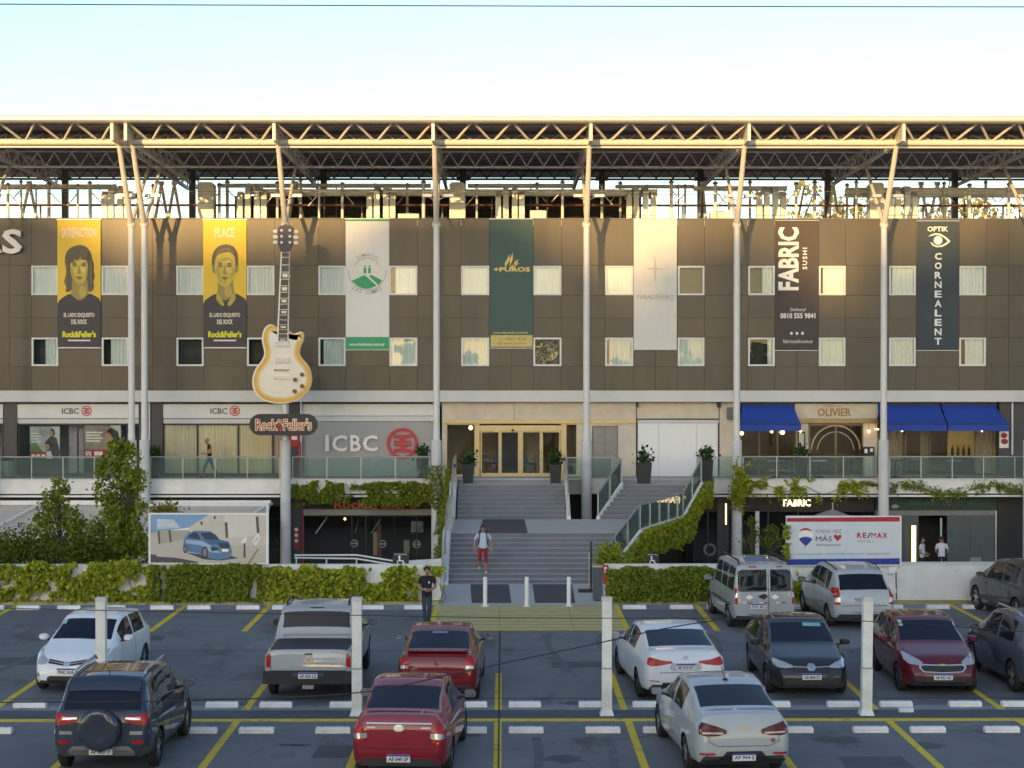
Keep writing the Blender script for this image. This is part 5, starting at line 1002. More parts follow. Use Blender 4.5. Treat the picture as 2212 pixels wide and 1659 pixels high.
for k in range(-9, 10):
    X = -.09 + 2.713 * k
    if abs(X) > 24: continue
    line(X - .075, X + .075, 29.6, 35.54); line(X - .075, X + .075, 36.76, 41.2)
MB().box(-.14 - .02, -.14 + .10, 28, 53, .0085, .0095).build('expansion_joint', mat('joint_black', (.02, .02, .022), .8), lot) if False else None
JT = mat('joint_black', (.022, .022, .025), .8)
MB().box(-.085, -.055, 28, 52.9, .0085, .0100).build('expansion_joint', JT, lot); MB().box(-60, 60, 38.02, 38.05, .0085, .0100).build('expansion_joint', JT, lot); MB().box(-60, 60, 44.6, 44.62, .0005, .0030).build('expansion_joint', JT, lot)
for X in (-15.05, -12.43, -9.84, -7.22, -4.6, -2.02, 3.52, 6.03, 8.68, 11.3, 13.95, 16.6, -17.7, -20.3, 19.2): line(X - .085, X + .085, 47.9, 53.28, .006)
line(-4.6 - .001, -4.6, 48, 48.001) if False else None
# tan speed table in front of the stairs
TAN = mat('tan_slab', (.50, .42, .20), .75, var=.12, scale=1.5); tb = tag(box('crossing_table', TAN, None, -1.93, 3.42, 47.9, 52.88, .0005, .03), kind='structure')
TL = mat('dark_tan_groove', (.34, .28, .13), .8); TY = mat('yellow_tan_strip', (.60, .48, .15), .75, var=.15)
for i in range(11): MB().box(-1.93, 3.42, 47.98 + i * .30, 48.06 + i * .30, .031, .034).build('groove', TL if i % 2 else TY, tb)
MB().box(-1.93, 3.42, 47.86, 47.975, .031, .035).build('edge_strip', TY, tb)
for X in (-.1, 2.0): MB().box(X, X + .03, 48.1, 52.8, .0345, .036).build('joint', TL, tb)
# oil stains
ST = mat('oil_stain', (.022, .022, .025), .6, var=.2)
for i, (x, y, rx, ry) in enumerate(((635, 1610, .32, .06), (1240, 1520, .35, .12), (1270, 1600, .4, .14), (1815, 1600, .55, .2), (2010, 1612, .4, .15), (1010, 1590, .3, .1), (1195, 1423, .22, .1), (1215, 1640, .5, .2))):
    Yg = FOC * EYE / (y - CYP); X = wx(x, Yg); r = random.Random(i); pts = []
    for k in range(22): a = 2 * math.pi * k / 22; s = r.uniform(.55, 1.15); pts.append((X + rx * s * math.cos(a), Yg + ry * 2 * s * math.sin(a)))
    MB().slab(pts, .0005, .0026).build('oil_stain', ST if i == 0 else mat('faint_stain', (.075, .076, .082), .7, var=.2), lot)
# repairs, cracks and tyre marks in the asphalt
PA = mat('dark_patch_asphalt', (.085, .088, .096), .8, var=.15, scale=3); PB = mat('pale_patch_asphalt', (.19, .192, .20), .8, var=.15, scale=3)
for i, (x0, x1, y0, y1, m_) in enumerate(((-13.5, -11.2, 42.4, 43.6, PA), (-6.8, -4.9, 44.9, 46.2, PB), (1.2, 3.9, 42.0, 42.9, PA), (8.8, 10.6, 45.0, 46.6, PB), (2.35, 2.85, 36.0, 36.7, PB), (-3.6, -2.2, 32.2, 33.3, PA), (6.3, 7.6, 31.2, 32.3, PA), (12.2, 14.6, 44.2, 45.4, PA), (-10.4, -9.2, 46.2, 47.1, PA))): MB().slab([(x0, y0), (x1, y0 + .05), (x1 - .06, y1), (x0 + .04, y1 - .04)], .0005, .0022).build('asphalt_patch', m_, lot)
CRK = mat('crack_black', (.03, .03, .033), .9)
for i in range(26):
    r = random.Random(300 + i); x, y = r.uniform(-14, 15), r.uniform(31, 52); a = r.uniform(0, 3.14); v = []; w_ = r.uniform(.008, .016)
    for k in range(9): v += [(x, y - w_), (x, y + w_)]; a += r.uniform(-.5, .5); x += .28 * math.cos(a); y += .28 * math.sin(a)
    MB().add([(p[0], p[1], .0033) for p in v], [(2 * k, 2 * k + 2, 2 * k + 3, 2 * k + 1) for k in range(8)]).build('crack', CRK, lot)
for i, (x, y0, y1, c_) in enumerate(((-12.2, 41.5, 47.5, .5), (-10.9, 41.8, 47.2, .5), (1.6, 41.4, 47.5, -.4), (3.0, 41.4, 47.3, -.4), (5.2, 41.6, 47.8, .6), (.6, 29.8, 34.0, .1), (2.0, 29.8, 34.0, .1))):
    v = []
    for k in range(13): u = k / 12; xx = x + c_ * math.sin(u * 2.2) ** 2; v += [(xx - .09, y0 + (y1 - y0) * u, .0028), (xx + .09, y0 + (y1 - y0) * u, .0028)]
    MB().add(v, [(2 * k, 2 * k + 1, 2 * k + 3, 2 * k + 2) for k in range(12)]).build('tyre_mark', mat('tyre_mark', (.105, .108, .118), .75, var=.25, scale=2.5), lot)
WS = mat('white_wheel_stop', (.80, .80, .78), .7, var=.12, scale=4, bump=.2, bscale=30)
def stop(x0, x1, Yc, lab, i):
    X = (wx(x0, Yc) + wx(x1, Yc)) / 2; L = .70; t = thing('wheel_stop', lab, 'wheel stop', (X, Yc, .004), 'white wheel stops'); r = random.Random(i); t.rotation_euler = (0, 0, r.uniform(-.02, .02)); ORG[t.name] = Vector((0, 0, 0))
    h, d = .115, .085; pr = [(-d, 0), (-d, h * .72), (-d * .6, h), (d * .6, h), (d, h * .72), (d, 0)]; n = 6; v = [(s * (L / 2 - (.0 if z < h * .9 else .015)), y, z) for s in (-1, 1) for y, z in pr]
    MB().add(v, [tuple(range(n)), tuple(range(2 * n - 1, n - 1, -1))] + [((j + 1) % n, j, n + j, n + (j + 1) % n) for j in range(n)]).build('block', WS, t)
    for s in (-.22, .22): MB().lathe([(.02, 0), (.02, .006)], (s, 0, h), 8).build('bolt_cap', GREYM, t)
A = [(-40, 10), (37, 87), (125, 175), (222, 271), (325, 375), (405, 455), (510, 561), (589, 637), (690, 738), (780, 828), (873, 922), (1346, 1396), (1448, 1497), (1528, 1578), (1622, 1672), (1710, 1758), (1800, 1850), (1903, 1951), (2003, 2052), (2081, 2131), (2185, 2235)]
B = [(30, 100), (165, 235), (444, 515), (561, 631), (712, 782), (850, 920), (982, 1052), (1098, 1169), (1250, 1320), (1367, 1437), (1520, 1590), (1638, 1708), (1788, 1858), (1902, 1973), (2052, 2123), (2166, 2237)]
C = [(-48, 26), (120, 194), (394, 468), (516, 592), (681, 757), (840, 915), (977, 1051), (1098, 1175), (1264, 1341), (1390, 1465), (1560, 1635), (1683, 1757), (1844, 1921), (1967, 2046), (2128, 2206)]
TH = lambda i, n: ORDN[i] + ' from the left' if i < n / 2 else ('last' if n - 1 == i else ORDN[n - 1 - i] + ' from the right')
for i, (a, b) in enumerate(A): stop(a, b, 52.35, f'white wheel stop in the far row along the hedge, {TH(i, len(A))}', i)
for i, (a, b) in enumerate(B): stop(a, b, 37.1, f'white wheel stop in the middle row beyond the posts, {TH(i, len(B))}', i + 40)
for i, (a, b) in enumerate(C): stop(a, b, 34.45, f'white wheel stop in the near row before the yellow line, {TH(i, len(C))}', i + 80)
t = thing('broken_block', 'small broken white concrete piece beside a wheel stop near the dark red hatchback', 'concrete piece', (wx(1960, 36.5), 36.5, .004), local=True); MB().box(-.16, .15, -.06, .07, 0, .08).build('block', WS, t)
PM = mat('white_post_paint', (.78, .78, .74), .55, var=.14, scale=3)
for i, x in enumerate((219, 771, 1311, 1873)):
    Yp = 36.2; X = wx(x, Yp); t = thing('square_post', f'square white steel post in the car park median, {ORDN[i]} from the left', 'post', (X, Yp, .004), 'white car park posts', local=True); lean = (0, 0, 0, .012)[i]; t.rotation_euler = (0, lean, 0)
    MB().box(-.105, .105, -.105, .105, .14, 1.0).build('lower_shaft', PM, t); MB().box(-.1, .1, -.1, .1, 1.012, 2.42).build('upper_shaft', PM, t); MB().box(-.108, .108, -.108, .108, .985, 1.012).build('joint_band', GREYM, t)
    a, b = .15, .105; v = [(s * a, u * a, .004) for s, u in ((-1, -1), (1, -1), (1, 1), (-1, 1))] + [(s * b, u * b, .14) for s, u in ((-1, -1), (1, -1), (1, 1), (-1, 1))]
    MB().add(v, [(0, 1, 5, 4), (1, 2, 6, 5), (2, 3, 7, 6), (3, 0, 4, 7)]).build('flared_foot', PM, t); MB().box(-.11, .11, -.11, .11, 2.42, 2.5).build('cap', BEAMW, t)
# overhead cables close to the viewpoint
CB = mat('cable_black', (.02, .02, .022), .6)
def cable(lab, pts, r): 
    mb = MB(); mb.path(pts, r, 6); return tag(mb.build('overhead_cable', CB, None, True), lab, 'cable', 'overhead cables')
def sag(a, b, s, n=24): return [a.lerp(b, i / n) - Vector((0, 0, s * 4 * (i / n) * (1 - i / n))) for i in range(n + 1)]
cable('thin cable across the sky at the very top', sag(P(-900, 8, 34), P(3100, 14, 34), .03), .012)
def smoothpath(pts, Y, n=8):
    q = [P(x, y, Y) for x, y in pts]; out = []
    for i in range(len(q) - 1):
        a, b, c, d = q[max(0, i - 1)], q[i], q[i + 1], q[min(len(q) - 1, i + 2)]
        for k in range(n): u = k / n; out.append(.5 * ((2 * b) + (c - a) * u + (2 * a - 5 * b + 4 * c - d) * u * u + (3 * b - a - 3 * c + d) * u ** 3))
    return out + [q[-1]]
cable('faint dark cable crossing the car park level with the van wheels', smoothpath([(-900, 1285), (0, 1313), (600, 1326), (1100, 1335), (1570, 1337), (1870, 1343), (2212, 1366), (3000, 1430)], 26), .0065)
cable('dark cable rising to the right across the empty parking bay', smoothpath([(-900, 1520), (0, 1517), (430, 1513), (771, 1497), (985, 1455), (1270, 1395), (1440, 1358), (1572, 1337)], 26), .0095)
# ------------------------------------------------------------------ cars
GLS = mat('car_glass', (.010, .013, .024), .03, 0, var=0, spec=.30); TYRE = mat('tyre_rubber', (.018, .018, .019), .8, var=.1); RIMM = mat('alloy_rim', (.55, .55, .57), .3, .8, var=0); RIMD = mat('dark_rim', (.08, .08, .09), .4, .5, var=0)
PLAS = mat('black_plastic', (.022, .023, .025), .6, var=.08); CLAD = mat('grey_plastic', (.07, .073, .08), .6, var=.08); TAILR = mat('tail_red', (.42, .006, .010), .3, var=.25, scale=22, coat=.35, spec=.3); TAILW = mat('lamp_clear', (.50, .51, .53), .12, .4, var=.15, scale=25, coat=1); TAILD = mat('tail_dark_red', (.085, .004, .008), .3, var=.2, scale=20, coat=.3, spec=.3); PLATE = mat('plate_white', (.72, .72, .72), .5, var=0); PLB = mat('plate_blue', (.02, .06, .32), .5, var=0); PLT = mat('plate_ink', (.02, .02, .025), .5, var=0); AMB = mat('amber_lens', (.60, .20, .02), .2, var=0, coat=1); DLINE = mat('panel_gap', (.01, .01, .011), .8, var=0)
def paint(n, c, metal=.35, rough=.32): return mat('paint_' + n, c, .5, metal * .25, var=.03, scale=2, coat=1, spec=.25)
def interp(tab, y):
    if y <= tab[0][0]: return tab[0][1]
    for (a, p), (b, q) in zip(tab[:-1], tab[1:]):
        if y <= b: return p + (q - p) * (y - a) / (b - a)
    return tab[-1][1]
def smoothtab(tab, L, r=.05):
    ys = np.linspace(0, L, 400); zs = np.array([interp(tab, y) for y in ys]); k = max(1, int(r / L * 400)); ker = np.hanning(2 * k + 3)[1:-1]; ker /= ker.sum()
    zp = np.convolve(np.pad(zs, (k, k), 'edge'), ker, 'valid'); zp[:2] = zs[:2]; zp[-2:] = zs[-2:]
    return list(zip(ys, zp))
class Car:
    def __init__(s, name, label, cx, cy, head, S, pnt, group='parked cars'):
        s.S = S; s.L, s.W, s.H = S['L'], S['W'], S['H']; s.p = pnt
        s.t = thing(name, label, 'car' if 'cat' not in S else S['cat'], (cx, cy, 0.004), group, R(head), True)
        s.t.scale = (1.045,) * 3; s.body()
    def sec(s, y):
        S = s.S; w = s.W / 2 * interp(s.plan, y); zb = interp(s.zb, y); zt = interp(s.top, y); zbl = min(interp(s.belt, y), zt - .035); D = zbl - zb
        c = min(1, max(0, (zt - zbl - .05) / .34)); wb = w * (.975 - .015 * c); wt = w * (.88 + (S.get('roofw', .76) - .88) * c); ed = .018 + .035 * c
        n = [(0, zb), (.80 * w, zb), (.93 * w, zb + .06 * D), (.985 * w, zb + .22 * D), (w, zb + .48 * D), (.995 * w, zb + .72 * D), (.985 * w, zb + .9 * D), (wb, zbl)]
        A = (wb, zbl); B = (wt, zt - ed)
        for u in (.08, .3, .55, .78, .92, 1): n.append((A[0] + (B[0] - A[0]) * u + .012 * c * math.sin(math.pi * u), A[1] + (B[1] - A[1]) * u))
        for fx, fz in ((.93, .35), (.84, .12), (.6, -.12), (.3, -.22), (0, -.26)): n.append((wt * fx, zt - ed * fz))
        return n
    def body(s):
        S, L = s.S, s.L
        s.top = smoothtab(S['top'], L, S.get('rt', .05)); s.belt = S['belt']; s.plan = smoothtab(S['plan'], L, .06); s.zb = S['zb']
        keys = [y for y, _ in S['top']] + [q for w_ in S['side'] for q in w_] + list(S['ws']) + list(S.get('rw', ())) + [0, L, .02, .05, L - .02, L - .05] + list(S.get('bed', ())); ys = sorted(set(round(k, 4) for k in keys if 0 <= k <= L))
        st = [ys[0]]
        for y in ys[1:]:
            if y - st[-1] < .012: continue
            n = max(1, math.ceil((y - st[-1]) / .085)); a = st[-1]
            st += [a + (y - a) * (i + 1) / n for i in range(n)]
        if L - st[-1] > 1e-6: st[-1] = L
        N = len(s.sec(st[0])); V = []; off = -L / 2
        for y in st:
            sc = s.sec(y); V += [(x, y + off, z) for x, z in sc] + [(-x, y + off, z) for x, z in sc[::-1]][1:-1]
        M = 2 * N - 2; V = np.array(V); s.wy = (S['wr'] + off, S['wf'] + off); Rw = S['R']; Ra = Rw * 1.14; s.Rw = Rw
        ins = np.zeros(len(V), bool)
        cls = {}
        for q in s.wy:
            d = np.hypot(V[:, 1] - q, V[:, 2] - Rw); side = np.abs(V[:, 0]) > s.W * .36; k = (d < Ra) & side; ins |= k
            dd = np.maximum(d, 1e-4); V[k, 1] = q + (V[k, 1] - q) / dd[k] * Ra; V[k, 2] = np.maximum(Rw + (V[k, 2] - Rw) / dd[k] * Ra, interp(s.zb, q - off))
        F = {'body': [], 'windshield': [], 'rear_window': [], 'roof': []}; FM = []
        for a in range(1, len(S['side']) + 1):
            for sd in (0, 1): F['side_window%d%d' % (a, sd)] = []
        hit = lambda y, r_: r_[0] - 1e-4 <= y <= r_[1] + 1e-4
        for i in range(len(st) - 1):
            ym = (st[i] + st[i + 1]) / 2
            for j in range(M):
                q = (i * M + j, i * M + (j + 1) % M, (i + 1) * M + (j + 1) % M, (i + 1) * M + j)
                if all(ins[k] for k in q): continue
                jj = j if j < N - 1 else M - 1 - j       # section cell index counted from the underside
                sd = 0 if j < N - 1 else 1; key = 'body'; mi = 0
                if jj >= 14 and hit(ym, S['ws']): key = 'windshield'
                elif jj >= 14 and 'rw' in S and hit(ym, S['rw']): key = 'rear_window'
                elif jj >= 13 and 'bed' in S and hit(ym, S['bed']) : key = 'bed'; F.setdefault('bed', [])
                elif 8 <= jj <= 11:
                    for a, w_ in enumerate(S['side']):
                        if hit(ym, w_): key = 'side_window%d%d' % (a + 1, sd)
                if key == 'body' and (jj <= S.get('clad', 1)): mi = 1
                if key == 'body' and jj >= 13 and S.get('blackroof') and hit(ym, (S['rw'][1] if 'rw' in S else .4, S['ws'][0])): mi = 1
                F[key].append(q)
                if key == 'body': FM.append(mi)
        n0 = len(st) - 1
        for e, base in ((0, 0), (1, n0 * M)):
            for j in range(N - 1):
                l = base + (M - j) % M; l2 = base + (M - j - 1) % M
                q = [base + j, base + j + 1, l2, l]; q2 = []
                for k in q:
                    if k not in q2: q2.append(k)
                if len(q2) < 3: continue
                F['body'].append(tuple(q2 if e == 0 else q2[::-1])); FM.append(0)
        allf = [f for k in F for f in F[k]]
        s.bvh = BVHTree.FromPolygons([tuple(v) for v in V], allf)
        def sub(keyname, nm, mats, par, fm=None):
            fs = F[keyname]
            if not fs: return None
            used = sorted({k for f in fs for k in f}); mp = {k: i for i, k in enumerate(used)}
            me = bpy.data.meshes.new(nm); me.from_pydata([tuple(V[k]) for k in used], [], [tuple(mp[k] for k in f) for f in fs])
            for m in mats: me.materials.append(m)
            if fm: me.polygons.foreach_set('material_index', fm)
            me.polygons.foreach_set('use_smooth', [True] * len(fs)); me.update()
            bm = bmesh.new(); bm.from_mesh(me); bmesh.ops.recalc_face_normals(bm, faces=bm.faces)
            if nm == 'body':
                for e_ in bm.edges:
                    if len(e_.link_faces) == 2: e_.smooth = e_.calc_face_angle(0) < R(38)
            bm.to_mesh(me); bm.free()
            return addobj(nm, me, par)
        b = sub('body', 'body', [s.p, CLAD], s.t, FM); s.b = b
        for k in F:
            if k == 'body' or k == 'roof': continue
            sub(k, 'bed_cover' if k == 'bed' else 'side_window' if k.startswith('side') else k, [PLAS if k == 'bed' else GLS], s.t)
        # wheels and wells
        for q in s.wy:
            for sx in (-1, 1):
                xo = s.W / 2 * .985; ww = .19
                mb = MB(); Rr = Rw
                pr_ = [(Rr * .66, 0), (Rr * .92, .01), (Rr, .04), (Rr, ww - .04), (Rr * .92, ww - .01), (Rr * .66, ww)]
                mb.lathe(pr_, (0, 0, 0), 28, axis='x'); v = [(sx * (xo - ww + p[0]) , p[1] + q, p[2] + Rw) for p in mb.v]; m2 = MB(); m2.add(v, mb.f[:-2] if True else mb.f)
                wh = m2.build('wheel', TYRE, s.t, True)
                m3 = MB(); xr = sx * (xo - .035); m3.lathe([(Rr * .67, 0), (Rr * .64, .02), (Rr * .60, .02)], (0, 0, 0), 24, axis='x'); ring_ = MB(); ring_.add([(sx * (xo - .03 + p[0]), p[1] + q, p[2] + Rw) for p in m3.v], m3.f[:-2])
                ns = S.get('spokes', 5)
                for k in range(ns):
                    a = 2 * math.pi * k / ns + .3
                    for da in (-.13, .13):
                        c0 = (xr, q + .06 * math.cos(a), Rw + .06 * math.sin(a)); c1 = (xr - sx * .005, q + Rr * .64 * math.cos(a + da), Rw + Rr * .64 * math.sin(a + da)); ring_.beam(c0, c1, .03, .045)
                ring_.lathe([(.075, -.02), (.07, .02), (.01, .025)], (xr, q, Rw), 12, axis='x'); ring_.build('rim', S.get('rim', RIMM), wh, True)
                bk = MB(); bk.lathe([(Rr * .66, 0), (Rr * .66, .02)], (sx * (xo - .13), q, Rw), 20, axis='x'); bk.build('brake_disc', PLAS, wh)
            ub = MB(); x0 = s.W / 2 - .33
            for sx in (-1, 1):
                n = 14; v = []
                for k in range(n + 1):
                    a = math.pi * k / n; v += [(sx * x0, q + Ra * math.cos(a), Rw + Ra * math.sin(a)), (sx * (s.W / 2 - .03), q + Ra * math.cos(a), Rw + Ra * math.sin(a))]
                ub.add(v, [(2 * k, 2 * k + 1, 2 * k + 3, 2 * k + 2) for k in range(n)]); ub.add([v[2 * k] for k in range(n + 1)], [tuple(range(n + 1))])
            ub.build('wheel_well', PLAS, s.t)
        if S.get('mirrors', True):
            my = S['mir']; 
            for sx in (-1, 1):
                yz_ = my - L / 2; zc = interp(S['belt'], my) + .09; xw = s.W / 2 * .94
                mb = MB().beam((sx * (xw - .05), yz_, zc - .06), (sx * (xw + .1), yz_, zc - .03), .05, .04); mb.build('mirror_arm', PLAS, s.t)
                c = (sx * (xw + .17), yz_, zc + .02); mb = MB(); v = []; n = 10
                for yy, k in ((-.05, .92), (-.03, 1), (.04, .9), (.085, .55)):
                    for a in range(n):
                        th = 2 * math.pi * a / n; ex = abs(math.cos(th)) ** .7 * (1 if math.cos(th) > 0 else -1); ez = abs(math.sin(th)) ** .7 * (1 if math.sin(th) > 0 else -1); v.append((c[0] + .115 * k * ex, c[1] + yy, c[2] + .075 * k * ez))
                mb.add(v, [(j * n + i, j * n + (i + 1) % n, (j + 1) * n + (i + 1) % n, (j + 1) * n + i) for j in range(3) for i in range(n)] + [tuple(range(n))[::-1], tuple(3 * n + i for i in range(n))])
                mo = mb.build('mirror', S.get('mirm', s.p), s.t, True)
                MB().add([(c[0] + .1 * ex, c[1] - .053, c[2] + .062 * ez) for ex, ez in ((-1, -.7), (-.7, -1), (.7, -1), (1, -.7), (1, .7), (.7, 1), (-.7, 1), (-1, .7))], [tuple(range(8))]).build('mirror_glass', mat('mirror_silver', (.55, .62, .68), .05, .9, var=0), mo)
    def decal(s, name, face, cols, m, rows=4, eps=.006, both=False, parent=None, dens=3):
        """patch of a given outline laid on the body: cols = [(a, lo, hi)...] seen from face; a strip between the columns"""
        out = None
        for sgn in ((1, -1) if both else (1,)):
            cc = []
            for (a0, l0, h0), (a1, l1, h1) in zip(cols[:-1], cols[1:]):
                for k in range(dens): u = k / dens; cc.append((a0 + (a1 - a0) * u, l0 + (l1 - l0) * u, h0 + (h1 - h0) * u))
            cc.append(cols[-1]); v = []; L2 = s.L / 2
            for a, lo, hi in cc:
                for r_ in range(rows + 1):
                    b = lo + (hi - lo) * r_ / rows
                    if face == 'rear': o, d = Vector((a * sgn, -L2 - 2, b)), Vector((0, 1, 0))
                    elif face == 'front': o, d = Vector((a * sgn, L2 + 2, b)), Vector((0, -1, 0))
                    elif face == 'side': o, d = Vector((3 * sgn, a - L2, b)), Vector((-sgn, 0, 0))
                    else: o, d = Vector((a * sgn, b - L2, 4)), Vector((0, 0, -1))
                    h = s.bvh.ray_cast(o, d)
                    p = h[0] if h[0] is not None else s.bvh.find_nearest(o + d * (2 if face in ('rear', 'front') else 2.2))[0]
                    v.append(p - d * eps)
            n = rows + 1; f = []
            for i in range(len(cc) - 1):
                for j in range(rows):
                    q = (i * n + j, (i + 1) * n + j, (i + 1) * n + j + 1, i * n + j + 1); f.append(q)
            me = MB().add(v, f)
            # make it face outwards
            a_, b_, c_ = Vector(v[f[0][0]]), Vector(v[f[0][1]]), Vector(v[f[0][2]]); nr = (b_ - a_).cross(c_ - a_)
            dd = {'rear': Vector((0, -1, 0)), 'front': Vector((0, 1, 0)), 'side': Vector((sgn, 0, 0)), 'top': Vector((0, 0, 1))}[face]
            if nr.dot(dd) < 0: me.f = [q[::-1] for q in me.f]
            out = me.build(name, m, parent or s.t, True)
        return out
    def plate(s, face, z, code, x=0, out=0):
        L2 = s.L / 2; sg = -1 if face == 'rear' else 1
        hit_ = min((-h[0].y * -sg if False else (h[0].y * sg) for h in [s.bvh.ray_cast(Vector((x + dx, sg * (L2 + 2), z + dz)), Vector((0, -sg, 0))) for dx in (-.2, 0, .2) for dz in (-.06, .06)] if h[0] is not None), default=L2)
        hm = max((h[0].y * sg for h in [s.bvh.ray_cast(Vector((x + dx, sg * (L2 + 2), z + dz)), Vector((0, -sg, 0))) for dx in (-.2, 0, .2) for dz in (-.06, 0, .06)] if h[0] is not None), default=L2)
        yy = hm + .012 + out; g = lambda a, b, c, d, e0, e1: MB().box(a, b, min(sg * e0, sg * e1), max(sg * e0, sg * e1), c, d)
        o = g(x - .2, x + .2, z - .065, z + .065, yy - .03, yy).build('licence_plate', PLATE, s.t); g(x - .2, x + .2, z + .035, z + .065, yy + .0005, yy + .002).build('plate_band', PLB, o)
        me = textmesh(code, .02, .02); n = len(me.vertices); q = np.empty(n * 3); me.vertices.foreach_get('co', q); q = q.reshape(-1, 3); lo, hi = q.min(0), q.max(0); q = (q - lo) / np.maximum(hi - lo, 1e-6)
        px_ = (q[:, 0] - .5) * .34 * (1 if face == 'rear' else -1) + x; v = np.stack([px_, sg * (yy + .001 + q[:, 2] * .002), z - .05 + q[:, 1] * .072], 1); me.vertices.foreach_set('co', v.ravel()); me.materials.clear(); me.materials.append(PLT); me.update(); addobj('plate_lettering', me, o)
    def seams(s, ys, z0=.3, handle=True):
        for y in ys:
            zb_ = interp(s.S['belt'], y); s.decal('panel_gap', 'side', [(y - .006, z0, zb_ - .02), (y + .006, z0, zb_ - .02)], DLINE, 8, .003, True, dens=1)
            if handle: s.decal('door_handle', 'side', [(y + .08, zb_ - .15, zb_ - .12), (y + .24, zb_ - .15, zb_ - .12)], s.S.get('hand', s.p), 1, .022, True, dens=1)
def sedan(L, W, H, tr=1.08, hood=.95, **k):
    d = dict(L=L, W=W, H=H, top=[(0, .60), (.02, .80), (.06, tr - .07), (.12, tr - .01), (.20, tr + .01), (.115 * L, tr + .03), (.30 * L, H - .085), (.36 * L, H - .02), (.45 * L, H), (.54 * L, H - .04), (.575 * L, H - .09), (.745 * L, hood + .05), (.77 * L, hood + .01), (.93 * L, hood - .17), (.975 * L, hood - .29), (L, .50)],
             belt=[(0, .80), (.1, .92), (.5 * L, .93), (.8 * L, .86), (L, .62)], zb=[(0, .42), (.12, .26), (.3 * L, .19), (.8 * L, .19), (.97 * L, .20), (L, .30)], plan=[(0, .80), (.04, .88), (.14, .945), (.5, .985), (1.2, 1), (.72 * L, 1), (.88 * L, .95), (.96 * L, .84), (L, .70)],
             ws=(.585 * L, .74 * L), rw=(.125 * L, .295 * L), side=[(.30 * L, .465 * L), (.485 * L, .655 * L)], wr=.205 * L, wf=.805 * L, R=.305, mir=.665 * L); d.update(k); return d
def hatch(L, W, H, hood=.98, bk=1.02, **k):
    d = dict(L=L, W=W, H=H, top=[(0, .58), (.02, .80), (.07, bk - .06), (.11, bk), (.105 * L, H - .14), (.14 * L, H - .07), (.25 * L, H - .015), (.38 * L, H), (.50 * L, H - .04), (.535 * L, H - .09), (.725 * L, hood + .05), (.75 * L, hood + .01), (.92 * L, hood - .16), (.975 * L, hood - .30), (L, .48)],
             belt=[(0, .80), (.1, .95), (.5 * L, .95), (.8 * L, .88), (L, .62)], zb=[(0, .42), (.12, .26), (.3 * L, .19), (.8 * L, .19), (.97 * L, .20), (L, .30)], plan=[(0, .80), (.04, .89), (.14, .95), (.5, .985), (1.0, 1), (.70 * L, 1), (.87 * L, .95), (.96 * L, .84), (L, .70)],
             ws=(.545 * L, .72 * L), rw=(.13, .10 * L), side=[(.17 * L, .39 * L), (.41 * L, .63 * L)], wr=.175 * L, wf=.81 * L, R=.30, mir=.64 * L); d.update(k); return d

# --- white hatchback, front to the viewer
WHT = paint('white', (.80, .81, .82), .1, .35)
c = Car('hatchback', 'white hatchback facing the viewer behind the leftmost white post', -9.66, 40.5, 175.5, hatch(3.78, 1.69, 1.50), WHT)
c.decal('headlight', 'front', [(.44, .66, .72), (.56, .63, .80), (.68, .64, .88), (.76, .70, .90)], TAILW, 5, .01, True); c.decal('grille', 'front', [(-.42, .66, .74), (0, .60, .68), (.42, .66, .74)], PLAS, 3, .008); c.decal('grille_bar', 'front', [(-.42, .70, .715), (0, .635, .655), (.42, .70, .715)], ALU, 1, .016); c.decal('lower_grille', 'front', [(-.42, .29, .36), (-.36, .26, .40), (.36, .26, .40), (.42, .29, .36)], PLAS, 3, .008); c.decal('fog_lamp', 'front', [(.58, .38, .46), (.68, .38, .46)], TAILW, 2, .01, True); c.decal('badge', 'front', [(-.07, .62, .68), (0, .60, .70), (.07, .62, .68)], ALU, 2, .02); c.plate('front', .50, 'PHC 018'); c.seams([1.48, 2.42]); c.decal('windscreen_sticker', 'front', [(.52, 1.30, 1.38), (.58, 1.30, 1.38)], mat('sticker_green', (.3, .6, .5), .5), 1, .008, dens=1)
c.decal('wiper', 'front', [(-.5, 1.035, 1.05), (.1, 1.05, 1.065)], PLAS, 1, .012)
# --- dark blue compact SUV with a spare wheel
NBL = paint('midnight_blue', (.030, .042, .068), .4, .3)
SU = hatch(4.02, 1.765, 1.66, 1.08, 1.05, belt=[(0, .95), (.1, 1.03), (2.0, 1.03), (3.2, 1.0), (4.02, .7)], R=.335, clad=2, roofw=.80, wr=.72, wf=3.24, zb=[(0, .42), (.12, .30), (1.2, .24), (3.2, .24), (3.9, .26), (4.02, .36)], top=[(0, .62), (.02, .90), (.06, 1.02), (.10, 1.07), (.36, 1.50), (.46, 1.58), (.9, 1.635), (1.6, 1.66), (2.1, 1.62), (2.24, 1.56), (2.92, 1.13), (3.02, 1.09), (3.7, .96), (3.93, .78), (4.02, .55)], ws=(2.28, 2.9), rw=(.12, .35), side=[(.62, 1.52), (1.58, 2.5)], mir=2.62)
c = Car('compact_suv', 'dark blue compact SUV with a spare wheel on its tailgate, near left', -7.20, 32.95, -1, SU, NBL)
c.decal('tail_light', 'rear', [(.40, .93, 1.00), (.56, .88, 1.02), (.72, .86, 1.05), (.80, .88, 1.06)], TAILR, 5, .012, True); c.decal('tail_light_clear', 'rear', [(.42, .955, .995), (.56, .94, .99), (.68, .95, 1.0)], TAILW, 2, .02, True)
